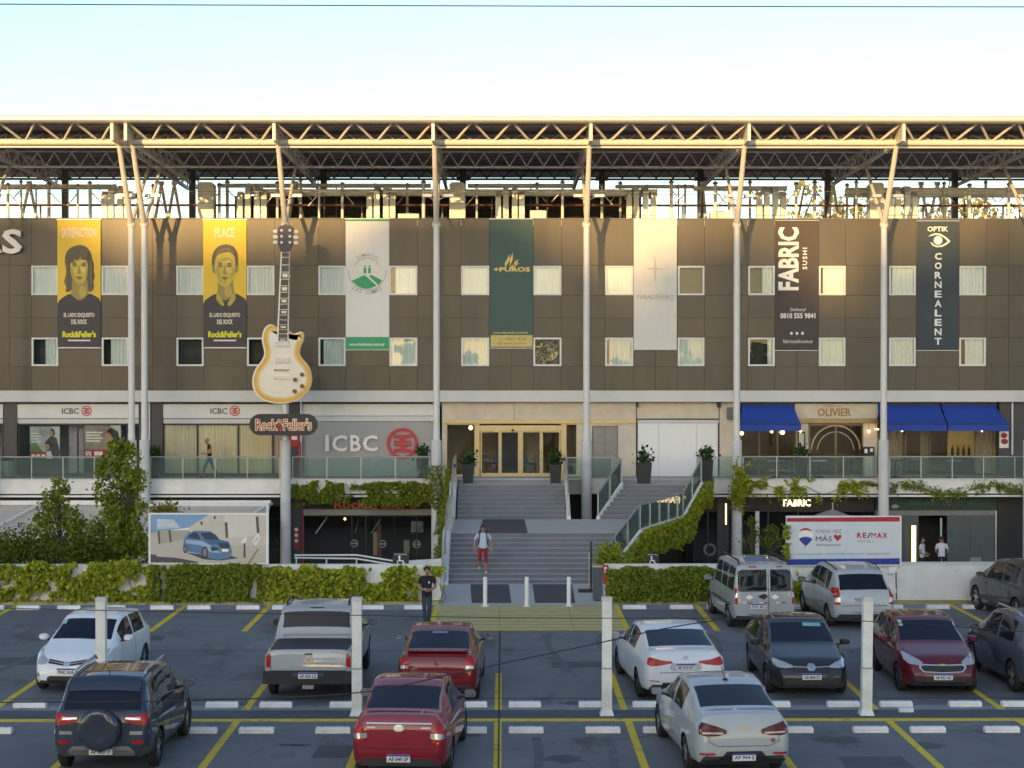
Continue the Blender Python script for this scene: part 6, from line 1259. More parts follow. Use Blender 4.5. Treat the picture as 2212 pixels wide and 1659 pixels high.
c.decal('bumper_insert', 'rear', [(-.58, .33, .42), (-.48, .32, .50), (.48, .32, .50), (.58, .33, .42)], mat('bumper_grey', (.20, .20, .20), .6), 3, .010); c.plate('rear', .42, 'AF 663 VI'); c.decal('reflector', 'rear', [(.56, .54, .60), (.74, .54, .60)], TAILR, 2, .012, True); c.decal('painted_reflection', 'rear', [(-.82, .70, .76), (-.5, .70, .76)], mat('pale_reflection', (.30, .34, .38), .3, .5), 1, .008, both=True)  # last decal: pale strips paint a reflection on the rear corners
sp = MB(); sp.lathe([(.34, 0), (.36, -.03), (.36, -.14), (.33, -.19), (.24, -.22), (.16, -.20), (.0, -.21)], (.0, -2.03, .80), 28, axis='y'); so_ = sp.build('spare_wheel_cover', paint('midnight_blue', (0, 0, 0)), c.t, True); MB().lathe([(.35, 0), (.37, -.04), (.35, -.07)], (.0, -2.03, .80), 28, axis='y').build('spare_tyre', TYRE, so_, True)
c.decal('spoiler', 'top', [(-.62, .28, .52), (.62, .28, .52)], NBL, 3, .04); c.decal('wiper', 'rear', [(-.02, 1.085, 1.10), (.42, 1.10, 1.115)], PLAS, 1, .015)
for sx in (-1, 1): MB().path([(sx * .62, -1.35, 1.62), (sx * .62, -1.25, 1.69), (sx * .63, .1, 1.72), (sx * .63, .2, 1.65)], .022, 8).build('roof_rail', ALU, c.t, True)
MB().tube((0, -1.3, 1.6), (0, -1.55, 1.80), .008, n=5).build('antenna', PLAS, c.t)
me_ = MB(); c.seams([1.55, 2.5]); txt_m = None
# --- silver pickup
SIL = paint('silver', (.36, .385, .40), .45, .35)
PU = dict(cat='pickup truck', L=5.25, W=1.944, H=1.82, top=[(0, .62), (.015, 1.06), (.05, 1.10), (1.50, 1.12), (1.56, 1.22), (1.72, 1.72), (1.84, 1.79), (2.4, 1.82), (2.95, 1.79), (3.06, 1.74), (3.78, 1.23), (3.88, 1.19), (4.9, 1.08), (5.12, .95), (5.25, .6)], belt=[(0, 1.0), (1.5, 1.04), (3.6, 1.08), (4.6, 1.0), (5.25, .75)], zb=[(0, .62), (.2, .55), (1.5, .42), (4.0, .38), (5.1, .40), (5.25, .5)], plan=[(0, .93), (.03, .955), (.3, .965), (1.0, 1), (4.4, 1), (4.9, .93), (5.15, .84), (5.25, .74)], ws=(3.1, 3.76), rw=(1.6, 1.705), bed=(.08, 1.46), side=[(1.9, 2.6), (2.68, 3.35)], wr=1.05, wf=4.15, R=.37, mir=3.45, roofw=.80, clad=1, rt=.025, mirm=PLAS)
c = Car('pickup_truck', 'silver pickup truck seen from behind in the middle row', -4.26, 40.35, 0, PU, SIL, 'parked cars')
c.decal('tail_light', 'rear', [(.80, .74, 1.02), (.93, .74, 1.02)], TAILR, 5, .014, True); c.decal('tail_light_clear', 'rear', [(.80, 1.02, 1.10), (.925, 1.02, 1.10)], mat('tail_amber_white', (.75, .45, .25), .2, coat=1), 2, .014, True); c.decal('tail_light_clear', 'rear', [(.80, .66, .735), (.92, .66, .735)], TAILW, 2, .014, True)
bmp = yz([(-2.72, .40), (-2.72, .60), (-2.66, .66), (-2.50, .66), (-2.5, .40)], -.95, .95).build('rear_bumper', PLAS, c.t); MB().box(-.32, .32, -2.735, -2.72, .56, .64).build('bumper_step', CLAD, bmp)
c.plate('rear', .585, 'AF 055 LS', out=.115); c.decal('badge', 'rear', [(-.085, .86, .94), (-.05, .82, .98), (.05, .82, .98), (.085, .86, .94)], ALU, 3, .01); c.decal('badge_mark', 'rear', [(-.05, .94, .955), (0, .85, .87), (.05, .94, .955)], PLAS, 1, .016); c.decal('tailgate_handle', 'rear', [(-.08, 1.0, 1.03), (.08, 1.0, 1.03)], PLAS, 1, .012, dens=1); c.decal('panel_gap', 'rear', [(-.79, .66, .672), (.79, .66, .672)], DLINE, 1, .004); c.decal('panel_gap', 'rear', [(.785, .67, 1.08), (.793, .67, 1.08)], DLINE, 4, .004, True, dens=1); c.decal('nameplate', 'rear', [(-.74, .735, .75), (-.40, .735, .75)], ALU, 1, .008, dens=1); c.decal('nameplate', 'rear', [(.62, .735, .75), (.74, .735, .75)], ALU, 1, .008, dens=1)
c.decal('brake_light', 'rear', [(-.15, 1.745, 1.765), (.15, 1.745, 1.765)], TAILD, 1, .012, dens=1)
for sx in (-1, 1): MB().path([(sx * .68, -.7, 1.80), (sx * .68, -.6, 1.87), (sx * .68, .3, 1.87), (sx * .68, .4, 1.80)], .022, 8).build('roof_rail', PLAS, c.t, True)
MB().path([(-.72, -1.13, 1.14), (-.72, -1.10, 1.2), (.72, -1.10, 1.2), (.72, -1.13, 1.14)], .025, 8).build('bed_hoop', SIL, c.t, True); MB().box(-.12, .12, -2.72, -2.5, .30, .38).build('tow_bar', GREYM, c.t); c.seams([2.64, 3.5], .5)
# --- red sedans
RED = paint('red', (.18, .004, .009), .3, .3); RED2 = paint('crimson', (.24, .005, .018), .3, .3)
c = Car('sedan', 'red sedan with a blue mirror and boot spoiler behind the near red one', -1.36, 39.5, -1.5, sedan(4.32, 1.74, 1.45, 1.06, roofw=.74), RED)
c.decal('tail_light', 'rear', [(.58, .84, .96), (.72, .82, .97), (.80, .82, .96)], TAILR, 4, .012, True); c.decal('tail_light_clear', 'rear', [(.60, .77, .83), (.76, .76, .83)], TAILW, 2, .013, True); c.decal('boot_spoiler', 'rear', [(-.62, 1.03, 1.05), (.62, 1.03, 1.05)], RED, 1, .05); MB().prism([(-.64, 1.09), (.64, 1.09), (.62, 1.12), (-.62, 1.12)], -2.02, -1.88).build('spoiler_wing', RED, c.t); c.decal('panel_gap', 'rear', [(-.6, .66, .672), (.6, .66, .672)], DLINE, 1, .004); c.decal('badge', 'rear', [(-.06, .84, .90), (0, .82, .92), (.06, .84, .90)], RED, 2, .014); c.decal('exhaust', 'rear', [(.38, .30, .36), (.54, .30, .36)], PLAS, 2, .01); c.plate('rear', .55, 'AB 217 KD'); c.decal('window_label', 'rear', [(-.18, 1.335, 1.36), (.16, 1.335, 1.36)], mat('faint_label', (.2, .22, .28), .5), 1, .006, dens=1)
for ch in c.t.children:
    pass
c.seams([1.98, 2.84])
c = Car('sedan', 'crimson sedan nearest the viewer with chrome boot strip', -1.68, 32.45, -4, sedan(4.27, 1.695, 1.51, 1.12, mirm=RED2), RED2)
c.decal('tail_light', 'rear', [(.60, .86, .94), (.70, .83, 1.02), (.80, .82, 1.00)], TAILR, 4, .012, True); c.decal('tail_light_clear', 'rear', [(.54, .76, .84), (.68, .74, .835), (.80, .74, .82)], TAILW, 3, .013, True); c.decal('tail_light', 'rear', [(.58, .69, .735), (.79, .69, .735)], TAILR, 2, .012, True); c.decal('chrome_strip', 'rear', [(-.56, .99, 1.012), (.56, .99, 1.012)], ALU, 1, .012); c.decal('badge', 'rear', [(-.085, .90, .95), (-.04, .87, .98), (.04, .87, .98), (.085, .90, .95)], ALU, 3, .014); c.decal('panel_gap', 'rear', [(-.62, .60, .61), (-.4, .57, .58), (.4, .57, .58), (.62, .60, .61)], DLINE, 1, .004); c.decal('panel_gap', 'rear', [(.54, .60, .74), (.548, .60, .74)], DLINE, 3, .004, True, dens=1); c.decal('nameplate', 'rear', [(-.54, .92, .945), (-.40, .92, .945)], ALU, 1, .008, dens=1); c.decal('nameplate', 'rear', [(.38, .92, .94), (.54, .92, .94)], ALU, 1, .008, dens=1); c.plate('rear', .42, 'AE 049 SP'); c.decal('ledge_strip', 'rear', [(-.14, .66, .675), (.14, .66, .675)], RED, 1, .02, dens=1); c.seams([1.96, 2.8])  # includes a narrow darker red strip above the plate
c.decal('reflector', 'rear', [(.56, .33, .36), (.72, .33, .36)], TAILR, 1, .012, True)
# --- white and silver sedans
PRL = paint('pearl_white', (.70, .72, .74), .15, .3)
c = Car('sedan', 'pearl white sedan with slim red tail lamps behind the near silver sedan', 3.80, 39.75, 5, sedan(4.64, 1.81, 1.455, 1.09, rim=RIMD, mirm=PRL), PRL)
c.decal('tail_light', 'rear', [(.28, .86, .90), (.50, .82, .92), (.72, .80, .98), (.84, .84, .99)], TAILR, 5, .012, True); c.decal('reflector', 'rear', [(.56, .48, .50), (.76, .50, .52)], TAILR, 1, .012, True); c.decal('plate_recess', 'rear', [(-.34, .74, .80), (-.28, .70, .86), (.28, .70, .86), (.34, .74, .80)], mat('recess_white', (.42, .44, .46), .4), 3, .004); c.plate('rear', .78, 'AF 910 RT'); c.decal('badge', 'rear', [(-.06, .95, .99), (0, .93, 1.01), (.06, .95, .99)], ALU, 2, .014); c.decal('lower_trim', 'rear', [(-.5, .36, .46), (.5, .36, .46)], PLAS, 2, .006); c.decal('panel_gap', 'rear', [(-.56, .66, .672), (.56, .66, .672)], DLINE, 1, .004); c.seams([2.15, 3.05])
SLV = paint('bright_silver', (.42, .45, .465), .3, .32)
c = Car('sedan', 'silver sedan nearest the viewer on the right, seen from behind', 4.10, 32.72, 5, sedan(4.47, 1.73, 1.48, 1.12, mirm=PLAS), SLV)
c.decal('tail_light', 'rear', [(.30, .80, .86), (.46, .76, .92), (.66, .76, .98), (.82, .80, 1.00)], TAILD, 5, .012, True); c.decal('tail_light_clear', 'rear', [(.36, .79, .82), (.72, .80, .83)], mat('lamp_pink', (.55, .42, .42), .2, coat=1), 1, .018, True); c.decal('reflector', 'rear', [(.50, .44, .475), (.76, .44, .475)], TAILR, 1, .014, True)
c.decal('lower_bumper', 'rear', [(-.72, .28, .34), (-.42, .27, .36), (-.30, .27, .50), (.30, .27, .50), (.42, .27, .36), (.72, .28, .34)], PLAS, 4, .012); c.plate('rear', .40, 'AF 904 IJ'); c.decal('badge', 'rear', [(-.08, .885, .905), (-.03, .875, .915), (.03, .875, .915), (.08, .885, .905)], GOLD, 1, .014); c.decal('panel_gap', 'rear', [(-.6, .66, .67), (-.45, .58, .59), (.45, .58, .59), (.6, .66, .67)], DLINE, 1, .004); c.decal('panel_gap', 'rear', [(.60, .66, .80), (.61, .66, .80)], DLINE, 3, .004, True, dens=1); c.decal('round_sticker', 'rear', [(.46, .66, .70), (.50, .64, .72), (.54, .66, .70)], mat('sticker_brown', (.25, .10, .04), .5), 2, .012); MB().tube((0, -.72, 1.45), (-.02, -.5, 1.64), .008, n=5).build('antenna', PLAS, c.t); MB().box(-.035, .035, -.78, -.68, 1.44, 1.47).build('antenna_foot', PLAS, c.t); c.seams([2.07, 2.95])
# --- dark cars facing the viewer
BLK = paint('black', (.022, .023, .028), .4, .3)
c = Car('sedan', 'black sedan facing the viewer between two white posts', 6.87, 40.2, 180, sedan(4.40, 1.751, 1.47, 1.08, hood=.99, R=.31, mirm=BLK), BLK)
c.decal('headlight', 'front', [(.40, .66, .70), (.54, .65, .76), (.70, .66, .80), (.78, .69, .80)], TAILW, 4, .010, True); c.decal('chrome_line', 'front', [(-.42, .675, .69), (0, .655, .67), (.42, .675, .69)], ALU, 1, .014); c.decal('badge', 'front', [(-.085, .64, .70), (-.05, .60, .74), (.05, .60, .74), (.085, .64, .70)], ALU, 3, .018); c.decal('badge_mark', 'front', [(-.045, .70, .712), (0, .63, .645), (.045, .70, .712)], PLAS, 1, .024); c.decal('grille', 'front', [(-.42, .60, .66), (0, .57, .645), (.42, .60, .66)], PLAS, 3, .006); c.decal('lower_grille', 'front', [(-.55, .30, .38), (-.45, .29, .45), (.45, .29, .45), (.55, .30, .38)], PLAS, 3, .006); c.plate('front', .48, 'AE 868 ES'); c.decal('screen_strip', 'front', [(-.5, 1.30, 1.36), (-.1, 1.31, 1.37)], mat('sticker_teal', (.18, .42, .42), .5), 1, .007, dens=2); c.decal('wiper', 'front', [(-.1, 1.055, 1.07), (.5, 1.05, 1.065)], PLAS, 1, .012); c.decal('chin_trim', 'front', [(-.6, .27, .285), (.6, .27, .285)], CLAD, 1, .014); c.seams([2.0, 2.9])
DRD = paint('wine_red', (.12, .006, .014), .4, .3)
c = Car('hatchback', 'dark red hatchback facing the viewer right of the last white post', 9.90, 40.25, 179, hatch(3.93, 1.73, 1.48, rim=RIMD), DRD)
c.decal('headlight', 'front', [(.42, .66, .72), (.56, .66, .80), (.70, .68, .86), (.77, .74, .87)], TAILW, 4, .010, True); c.decal('chrome_surround', 'front', [(-.50, .60, .66), (-.42, .52, .68), (0, .50, .665), (.42, .52, .68), (.50, .60, .66)], ALU, 3, .010); c.decal('grille', 'front', [(-.46, .60, .64), (-.40, .54, .655), (0, .52, .645), (.40, .54, .655), (.46, .60, .64)], PLAS, 3, .016); c.decal('badge', 'front', [(-.09, .655, .675), (-.03, .645, .685), (.03, .645, .685), (.09, .655, .675)], GOLD, 1, .024); c.decal('lower_grille', 'front', [(-.6, .32, .36), (-.4, .26, .40), (.4, .26, .40), (.6, .32, .36)], PLAS, 3, .008); c.decal('fog_recess', 'front', [(.52, .36, .40), (.66, .34, .46)], PLAS, 2, .008, True); c.plate('front', .42, 'AB 902 NZ'); c.decal('windscreen_sticker', 'front', [(.52, 1.28, 1.38), (.60, 1.28, 1.38)], mat('sticker_green', (.3, .6, .5), .5), 1, .008, dens=1); c.seams([1.55, 2.5])
# --- silver van and MPV at the wall
VAN = dict(cat='van', L=4.25, W=1.72, H=1.80, top=[(0, .60), (.015, 1.0), (.05, 1.10), (.11, 1.66), (.18, 1.75), (.5, 1.79), (1.6, 1.80), (2.4, 1.78), (2.62, 1.70), (3.25, 1.14), (3.36, 1.08), (3.95, .95), (4.15, .75), (4.25, .5)], belt=[(0, 1.0), (2.6, 1.02), (3.4, .96), (4.25, .65)], zb=[(0, .40), (.12, .28), (1.2, .22), (4.0, .22), (4.25, .34)], plan=[(0, .93), (.03, .96), (.2, .985), (1, 1), (3.2, 1), (3.9, .92), (4.15, .82), (4.25, .70)], ws=(2.68, 3.22), side=[(.22, .92), (1.0, 1.75), (1.85, 2.75)], wr=.85, wf=3.42, R=.315, mir=2.95, roofw=.86, rt=.03, mirm=SIL, clad=1)
c = Car('van', 'silver van with split rear doors parked against the hedge', 7.20, 50.1, 4, VAN, SIL)
for a, b in ((-.70, -.02), (.08, .70)):
    if a < 0: c.decal('rear_window', 'rear', [(-.72, 1.06, 1.58), (-.62, 1.05, 1.63), (.06, 1.05, 1.63)], GLS, 6, .010)
    else: c.decal('rear_window', 'rear', [(.16, 1.05, 1.63), (.62, 1.05, 1.63), (.72, 1.06, 1.58)], GLS, 6, .010)
c.decal('panel_gap', 'rear', [(.10, .42, 1.70), (.115, .42, 1.70)], DLINE, 8, .004, dens=1); c.decal('tail_light', 'rear', [(.74, .72, 1.14), (.83, .72, 1.14)], TAILR, 5, .012, True); c.decal('tail_light_clear', 'rear', [(.742, .90, 1.02), (.832, .90, 1.02)], TAILW, 2, .018, True); c.decal('brake_light', 'rear', [(-.42, 1.69, 1.72), (-.20, 1.69, 1.72)], TAILR, 1, .02, dens=1); c.decal('brake_light', 'rear', [(.34, 1.69, 1.72), (.5, 1.69, 1.72)], TAILR, 1, .02, dens=1); c.decal('rear_bumper', 'rear', [(-.80, .32, .46), (.80, .32, .46)], mat('bumper_silver', (.24, .25, .26), .5), 3, .03); c.plate('rear', .66, 'FHX 402', -.18)
for a in (-.62, -.16, .30): c.decal('reflective_strip', 'rear', [(a, .74, .765), (a + .13, .74, .765)], PWH, 1, .014, dens=1); c.decal('reflective_strip', 'rear', [(a + .13, .74, .765), (a + .28, .74, .765)], TAILR, 1, .014, dens=1)
for a in (-.42, .28): c.decal('round_label', 'rear', [(a - .09, .88, .92), (a, .84, .97), (a + .09, .88, .92)], PWH, 2, .012); 
c.decal('handle_cover', 'rear', [(-.18, .91, .93), (-.02, .84, 1.0), (.08, .92, .94)], PLAS, 2, .02)
for sx in (-1, 1): MB().path([(sx * .66, -1.9, 1.77), (sx * .66, -1.8, 1.86), (sx * .66, .2, 1.88), (sx * .66, .3, 1.79)], .025, 8).build('roof_rail', PLAS, c.t, True)
c.decal('side_moulding', 'side', [(.4, .62, .70), (3.0, .62, .70)], CLAD, 1, .014, True); c.seams([.97, 1.8, 2.8])
MPV = hatch(4.28, 1.75, 1.60, 1.0, 1.02, top=[(0, .60), (.02, .86), (.06, .98), (.10, 1.03), (.50, 1.46), (.62, 1.53), (1.2, 1.60), (1.9, 1.62), (2.45, 1.56), (2.6, 1.50), (3.55, 1.04), (3.62, 1.0), (4.05, .82), (4.2, .65), (4.28, .48)], ws=(2.62, 3.5), rw=(.13, .48), side=[(.75, 1.1), (1.16, 1.95), (2.0, 2.9)], wr=.74, wf=3.5, mir=3.0, rim=RIMM, roofw=.77, mirm=PLAS)
c = Car('people_carrier', 'silver people carrier parked below the real estate billboard', 10.05, 50.3, 4, MPV, SLV)
c.decal('tail_light', 'rear', [(.68, .88, 1.12), (.78, .86, 1.10), (.82, .86, 1.02)], TAILR, 4, .012, True); c.decal('tail_light_clear', 'rear', [(.66, .74, .875), (.82, .74, .855)], TAILW, 3, .012, True); c.decal('tail_light', 'rear', [(.67, .68, .735), (.81, .68, .735)], TAILR, 2, .012, True); c.decal('panel_gap', 'rear', [(-.64, .64, .652), (.64, .64, .652)], DLINE, 1, .004); c.decal('bumper_line', 'rear', [(-.78, .46, .475), (.78, .46, .475)], CLAD, 1, .010); c.decal('wiper', 'rear', [(-.3, 1.06, 1.075), (.1, 1.07, 1.085)], PLAS, 1, .014); c.plate('rear', .78, 'DWX 611', -.1); c.seams([1.13, 2.0, 2.95])
for sx in (-1, 1): MB().path([(sx * .60, -1.45, 1.55), (sx * .62, -.9, 1.63), (sx * .62, .1, 1.64)], .016, 6).build('roof_strip', PLAS, c.t, True)
# --- two dark SUVs cut off by the right edge
GRN_ = paint('dark_green_grey', (.030, .036, .036), .4, .32)
S3 = hatch(4.45, 1.80, 1.66, 1.05, 1.05, R=.34, clad=1, roofw=.78, wr=.8, wf=3.5, belt=[(0, .98), (.1, 1.04), (2.2, 1.02), (3.4, .98), (4.45, .7)], top=[(0, .62), (.02, .9), (.07, 1.02), (.12, 1.08), (.5, 1.50), (.62, 1.57), (1.1, 1.64), (1.8, 1.66), (2.4, 1.60), (2.55, 1.54), (3.35, 1.10), (3.45, 1.06), (4.15, .92), (4.36, .74), (4.45, .5)], ws=(2.58, 3.3), rw=(.14, .48), side=[(.8, 1.7), (1.78, 2.75)], mir=2.9)
c = Car('sport_utility_car', 'dark green SUV cut off by the right edge beside the bare white wall', 15.55, 51.0, 8, S3, GRN_)
c.decal('tail_light', 'rear', [(.62, .92, 1.08), (.84, .90, 1.10)], TAILR, 4, .012, True); c.plate('rear', .75, 'AC 310 BM'); c.seams([1.74, 2.7])
BGR = paint('blue_grey', (.07, .085, .11), .4, .32)
c = Car('sport_utility_car', 'blue grey SUV cut off by the right edge next to the dark red hatchback', 12.42, 40.35, 2.5, dict(S3, L=4.45), BGR)
c.decal('tail_light', 'rear', [(.60, .90, 1.02), (.84, .88, 1.08)], TAILR, 4, .012, True); c.plate('rear', .75, 'AD 447 LP'); c.decal('reflector', 'rear', [(.62, .50, .55), (.80, .50, .55)], TAILR, 1, .012, True); c.seams([1.74, 2.7])
for sx in (-1, 1): MB().path([(sx * .62, -1.4, 1.61), (sx * .63, -1.2, 1.70), (sx * .63, .1, 1.71), (sx * .62, .25, 1.62)], .022, 8).build('roof_rail', ALU, c.t, True)
# ------------------------------------------------------------------ people
SKIN = mat('skin', (.36, .20, .13), .55, var=.05)
HAIRD = mat('dark_hair', (.018, .014, .012), .6, var=.2)
def person(label, loc, rotz, J, cloth, hair=HAIRD, extra=None, scale=1.0):
    """J: joint positions for a 1.72 m figure facing -y; cloth: material per body region"""
    t = thing('person', label, 'person', loc, 'people', rotz, True); t.scale = (scale,) * 3
    base = {'pel': (0, .0, .95), 'spi': (0, 0, 1.13), 'che': (0, 0, 1.31), 'nck': (0, 0, 1.455), 'jaw': (0, -.025, 1.535), 'hed': (0, -.01, 1.62), 'top': (0, .0, 1.69)}
    base.update(J)
    P_ = {k: Vector(v) for k, v in base.items()}
    rad = {'pel': (.165, .115), 'spi': (.15, .105), 'che': (.17, .115), 'nck': (.06, .06), 'jaw': (.066, .075), 'hed': (.078, .095), 'top': (.05, .06), 'sho': (.075, .07), 'elb': (.047, .047), 'wri': (.030, .033), 'han': (.036, .020), 'hip': (.095, .095), 'kne': (.062, .062), 'ank': (.045, .05), 'hee': (.045, .04), 'toe': (.04, .026)}
    rad.update({k: (v, v) if not isinstance(v, tuple) else v for k, v in (extra or {}).get('rad', {}).items()})
    bones = [('pel', 'spi', 'shirt'), ('spi', 'che', 'shirt'), ('che', 'nck', 'shirt'), ('nck', 'jaw', 'skin'), ('jaw', 'hed', 'skin'), ('hed', 'top', 'skin')]
    for s in 'LR': bones += [('che', 'sho' + s, 'shirt'), ('sho' + s, 'elb' + s, 'sleeve'), ('elb' + s, 'wri' + s, 'fore'), ('wri' + s, 'han' + s, 'skin'), ('pel', 'hip' + s, 'trouser'), ('hip' + s, 'kne' + s, 'trouser'), ('kne' + s, 'ank' + s, 'shin'), ('ank' + s, 'toe' + s, 'shoe')]
    bm = bmesh.new(); sk = bm.verts.layers.skin.verify(); V = {}; seg = []
    def vert(k, p, r, root=False):
        v = bm.verts.new(p); v[sk].radius = r; v[sk].use_root = root; V[k] = v; return v
    for k, p in P_.items(): vert(k, p, rad[k[:3]], k == 'pel')
    for a, b, m in bones: bm.edges.new((V[a], V[b])); seg.append((P_[a], P_[b], m, rad[a[:3]][0]))
    # nose
    nz = P_['hed'] + (P_['jaw'] - P_['hed']) * .35 + (extra or {}).get('look', Vector((0, -.115, 0))); vert('nose', nz, (.014, .014)); bm.edges.new((V['hed'], V['nose'])); seg.append((P_['hed'], nz, 'skin', .05))
    for s, sx in (('L', 1), ('R', -1)):
        w_, h = P_['wri' + s], P_['han' + s]; d = (h - w_).normalized(); side = d.cross(Vector((0, -1, .3))).normalized()
        for i in range(4):
            a = h + side * (.027 * (i - 1.5) * .8) + d * .035; b = a + d * (.045, .055, .05, .038)[i] + Vector((0, -.012, 0)); vert(f'f{s}{i}', a, (.010, .010)); vert(f'g{s}{i}', b, (.008, .008)); bm.edges.new((V['han' + s], V[f'f{s}{i}'])); bm.edges.new((V[f'f{s}{i}'], V[f'g{s}{i}'])); seg.append((h, b, 'skin', .02))
        a = h - d * .02 + side * .045 * -sx; b = a + d * .045 + Vector((0, -.012, 0)); vert('t' + s, a, (.011, .011)); vert('u' + s, b, (.009, .009)); bm.edges.new((V['han' + s], V['t' + s])); bm.edges.new((V['t' + s], V['u' + s])); seg.append((h, b, 'skin', .02))
    me = bpy.data.meshes.new('skel'); bm.to_mesh(me); bm.free(); o = bpy.data.objects.new('skel', me); COL.objects.link(o)
    md = o.modifiers.new('s', 'SKIN'); md.use_smooth_shade = True; md.branch_smoothing = .4; sb = o.modifiers.new('d', 'SUBSURF'); sb.levels = 2; sb.render_levels = 2
    bpy.context.view_layer.update(); dg = bpy.context.evaluated_depsgraph_get(); m2 = bpy.data.meshes.new_from_object(o.evaluated_get(dg)); bpy.data.objects.remove(o); m2.name = 'body'; m2.materials.clear()
    names = list(dict.fromkeys(['skin'] + list(cloth.values()) if False else ['skin', 'shirt', 'sleeve', 'fore', 'trouser', 'shin', 'shoe']))
    for n_ in names: m2.materials.append(cloth.get(n_, SKIN))
    idx = []
    hem = (extra or {}).get('hem', .90); short = (extra or {}).get('short')
    for p in m2.polygons:
        c = p.center; best = 9; bn = 'skin'
        for a, b, m, r in seg:
            ab = b - a; u = max(0, min(1, (c - a).dot(ab) / max(ab.length_squared, 1e-9))); d = (c - (a + ab * u)).length - r * .5
            if d < best: best = d; bn = m; bu = u
        if bn in ('shirt', 'trouser') and c.z < hem and abs(c.x) < .3: bn = 'trouser'
        elif bn == 'trouser' and c.z >= hem: bn = 'shirt'
        if bn == 'sleeve' and bu > (extra or {}).get('sl', .62): bn = 'fore'
        if bn == 'shirt' and c.z > P_['nck'].z + .0: bn = 'skin'
        idx.append(names.index(bn))
    m2.polygons.foreach_set('material_index', idx); m2.polygons.foreach_set('use_smooth', [True] * len(idx)); m2.update()
    addobj('body', m2, t)
    # hair cap over the crown and back of the head
    hc = (P_['hed'] + P_['top']) * .5; mb = MB(); n = 14; v = []; rows_ = 7; fw = (extra or {}).get('look', Vector((0, -.115, 0))).normalized()
    for j in range(rows_ + 1):
        ph = math.pi * .5 * (1 - j / rows_ * 1.25)
        for i in range(n):
            th = 2 * math.pi * i / n; dx, dy = math.cos(th), math.sin(th); front = dx * fw.x + dy * fw.y
            ph2 = ph if front < .3 else max(ph, .35)
            v.append((hc.x + .092 * math.cos(ph2) * dx - fw.x * .012, hc.y + .108 * math.cos(ph2) * dy - fw.y * .012, hc.z - .008 + .092 * math.sin(ph2)))
    mb.add(v, [(j * n + i, (j + 1) * n + i, (j + 1) * n + (i + 1) % n, j * n + (i + 1) % n) for j in range(rows_) for i in range(n)]).build('hair', hair, t, True)
    r_ = Vector((-fw.y, fw.x, 0))
    for s in (-1, 1):
        e = P_['hed'] + fw * .088 + r_ * s * .033 + Vector((0, 0, -.005)); MB().lathe([(.004, -.008), (.011, 0), (.004, .008)], e, 8).build('eye', HAIRD, t, True)
        e = P_['hed'] + r_ * s * .088 + Vector((0, 0, -.02)); MB().lathe([(.008, -.03), (.02, 0), (.008, .03)], e, 8).build('ear', SKIN, t, True)
    e = P_['jaw'] + fw * .075 + Vector((0, 0, .012)); MB().beam(e - r_ * .025, e + r_ * .025, .012, .008).build('mouth', mat('lip', (.22, .08, .07), .5), t)
    return t
BLKC = mat('black_cotton', (.014, .014, .017), .85, var=.15); DENIM = mat('dark_denim', (.035, .05, .075), .85, var=.15); JEAN = mat('blue_denim', (.06, .13, .24), .85, var=.15); SHOE = mat('dark_shoe', (.02, .025, .028), .7)
# man with phone in the car park
Yg = 48.75
person('man in black shirt and dark jeans looking at a phone in front of the hedge', (wx(922, Yg), Yg, .004), R(12),
       {'shoL': (.185, .0, 1.395), 'elbL': (.25, -.03, 1.13), 'wriL': (.10, -.25, 1.08), 'hanL': (.03, -.29, 1.09), 'shoR': (-.185, 0, 1.395), 'elbR': (-.25, -.03, 1.13), 'wriR': (-.12, -.24, 1.07), 'hanR': (-.05, -.28, 1.07), 'hipL': (.085, 0, .90), 'kneL': (.07, -.02, .48), 'ankL': (.055, .01, .085), 'toeL': (.08, -.15, .03), 'hipR': (-.085, 0, .90), 'kneR': (-.075, -.04, .48), 'ankR': (-.05, -.01, .085), 'toeR': (-.09, -.16, .03), 'jaw': (0, -.06, 1.525), 'hed': (0, -.05, 1.605), 'top': (0, -.035, 1.675)},
       {'shirt': BLKC, 'sleeve': BLKC, 'trouser': DENIM, 'shin': DENIM, 'shoe': SHOE}, extra={'hem': .86})
ph = bpy.data.objects[[o.name for o in bpy.data.objects if o.name.startswith('person')][-1]]
tg = thing('mobile_phone', 'pale phone held by the man in black', 'phone', (wx(922, Yg), Yg - .32, 1.12)); MB().box(-.05 + wx(920, Yg), .03 + wx(920, Yg), Yg - .36, Yg - .24, 1.11, 1.125).build('case', mat('phone_pale', (.5, .55, .6), .3), tg)
MB().lathe([(.0, 0), (.028, .001), (.028, .004)], (.04, -.135, 1.27), 12, axis='y').build('shirt_badge', PWH, ph)
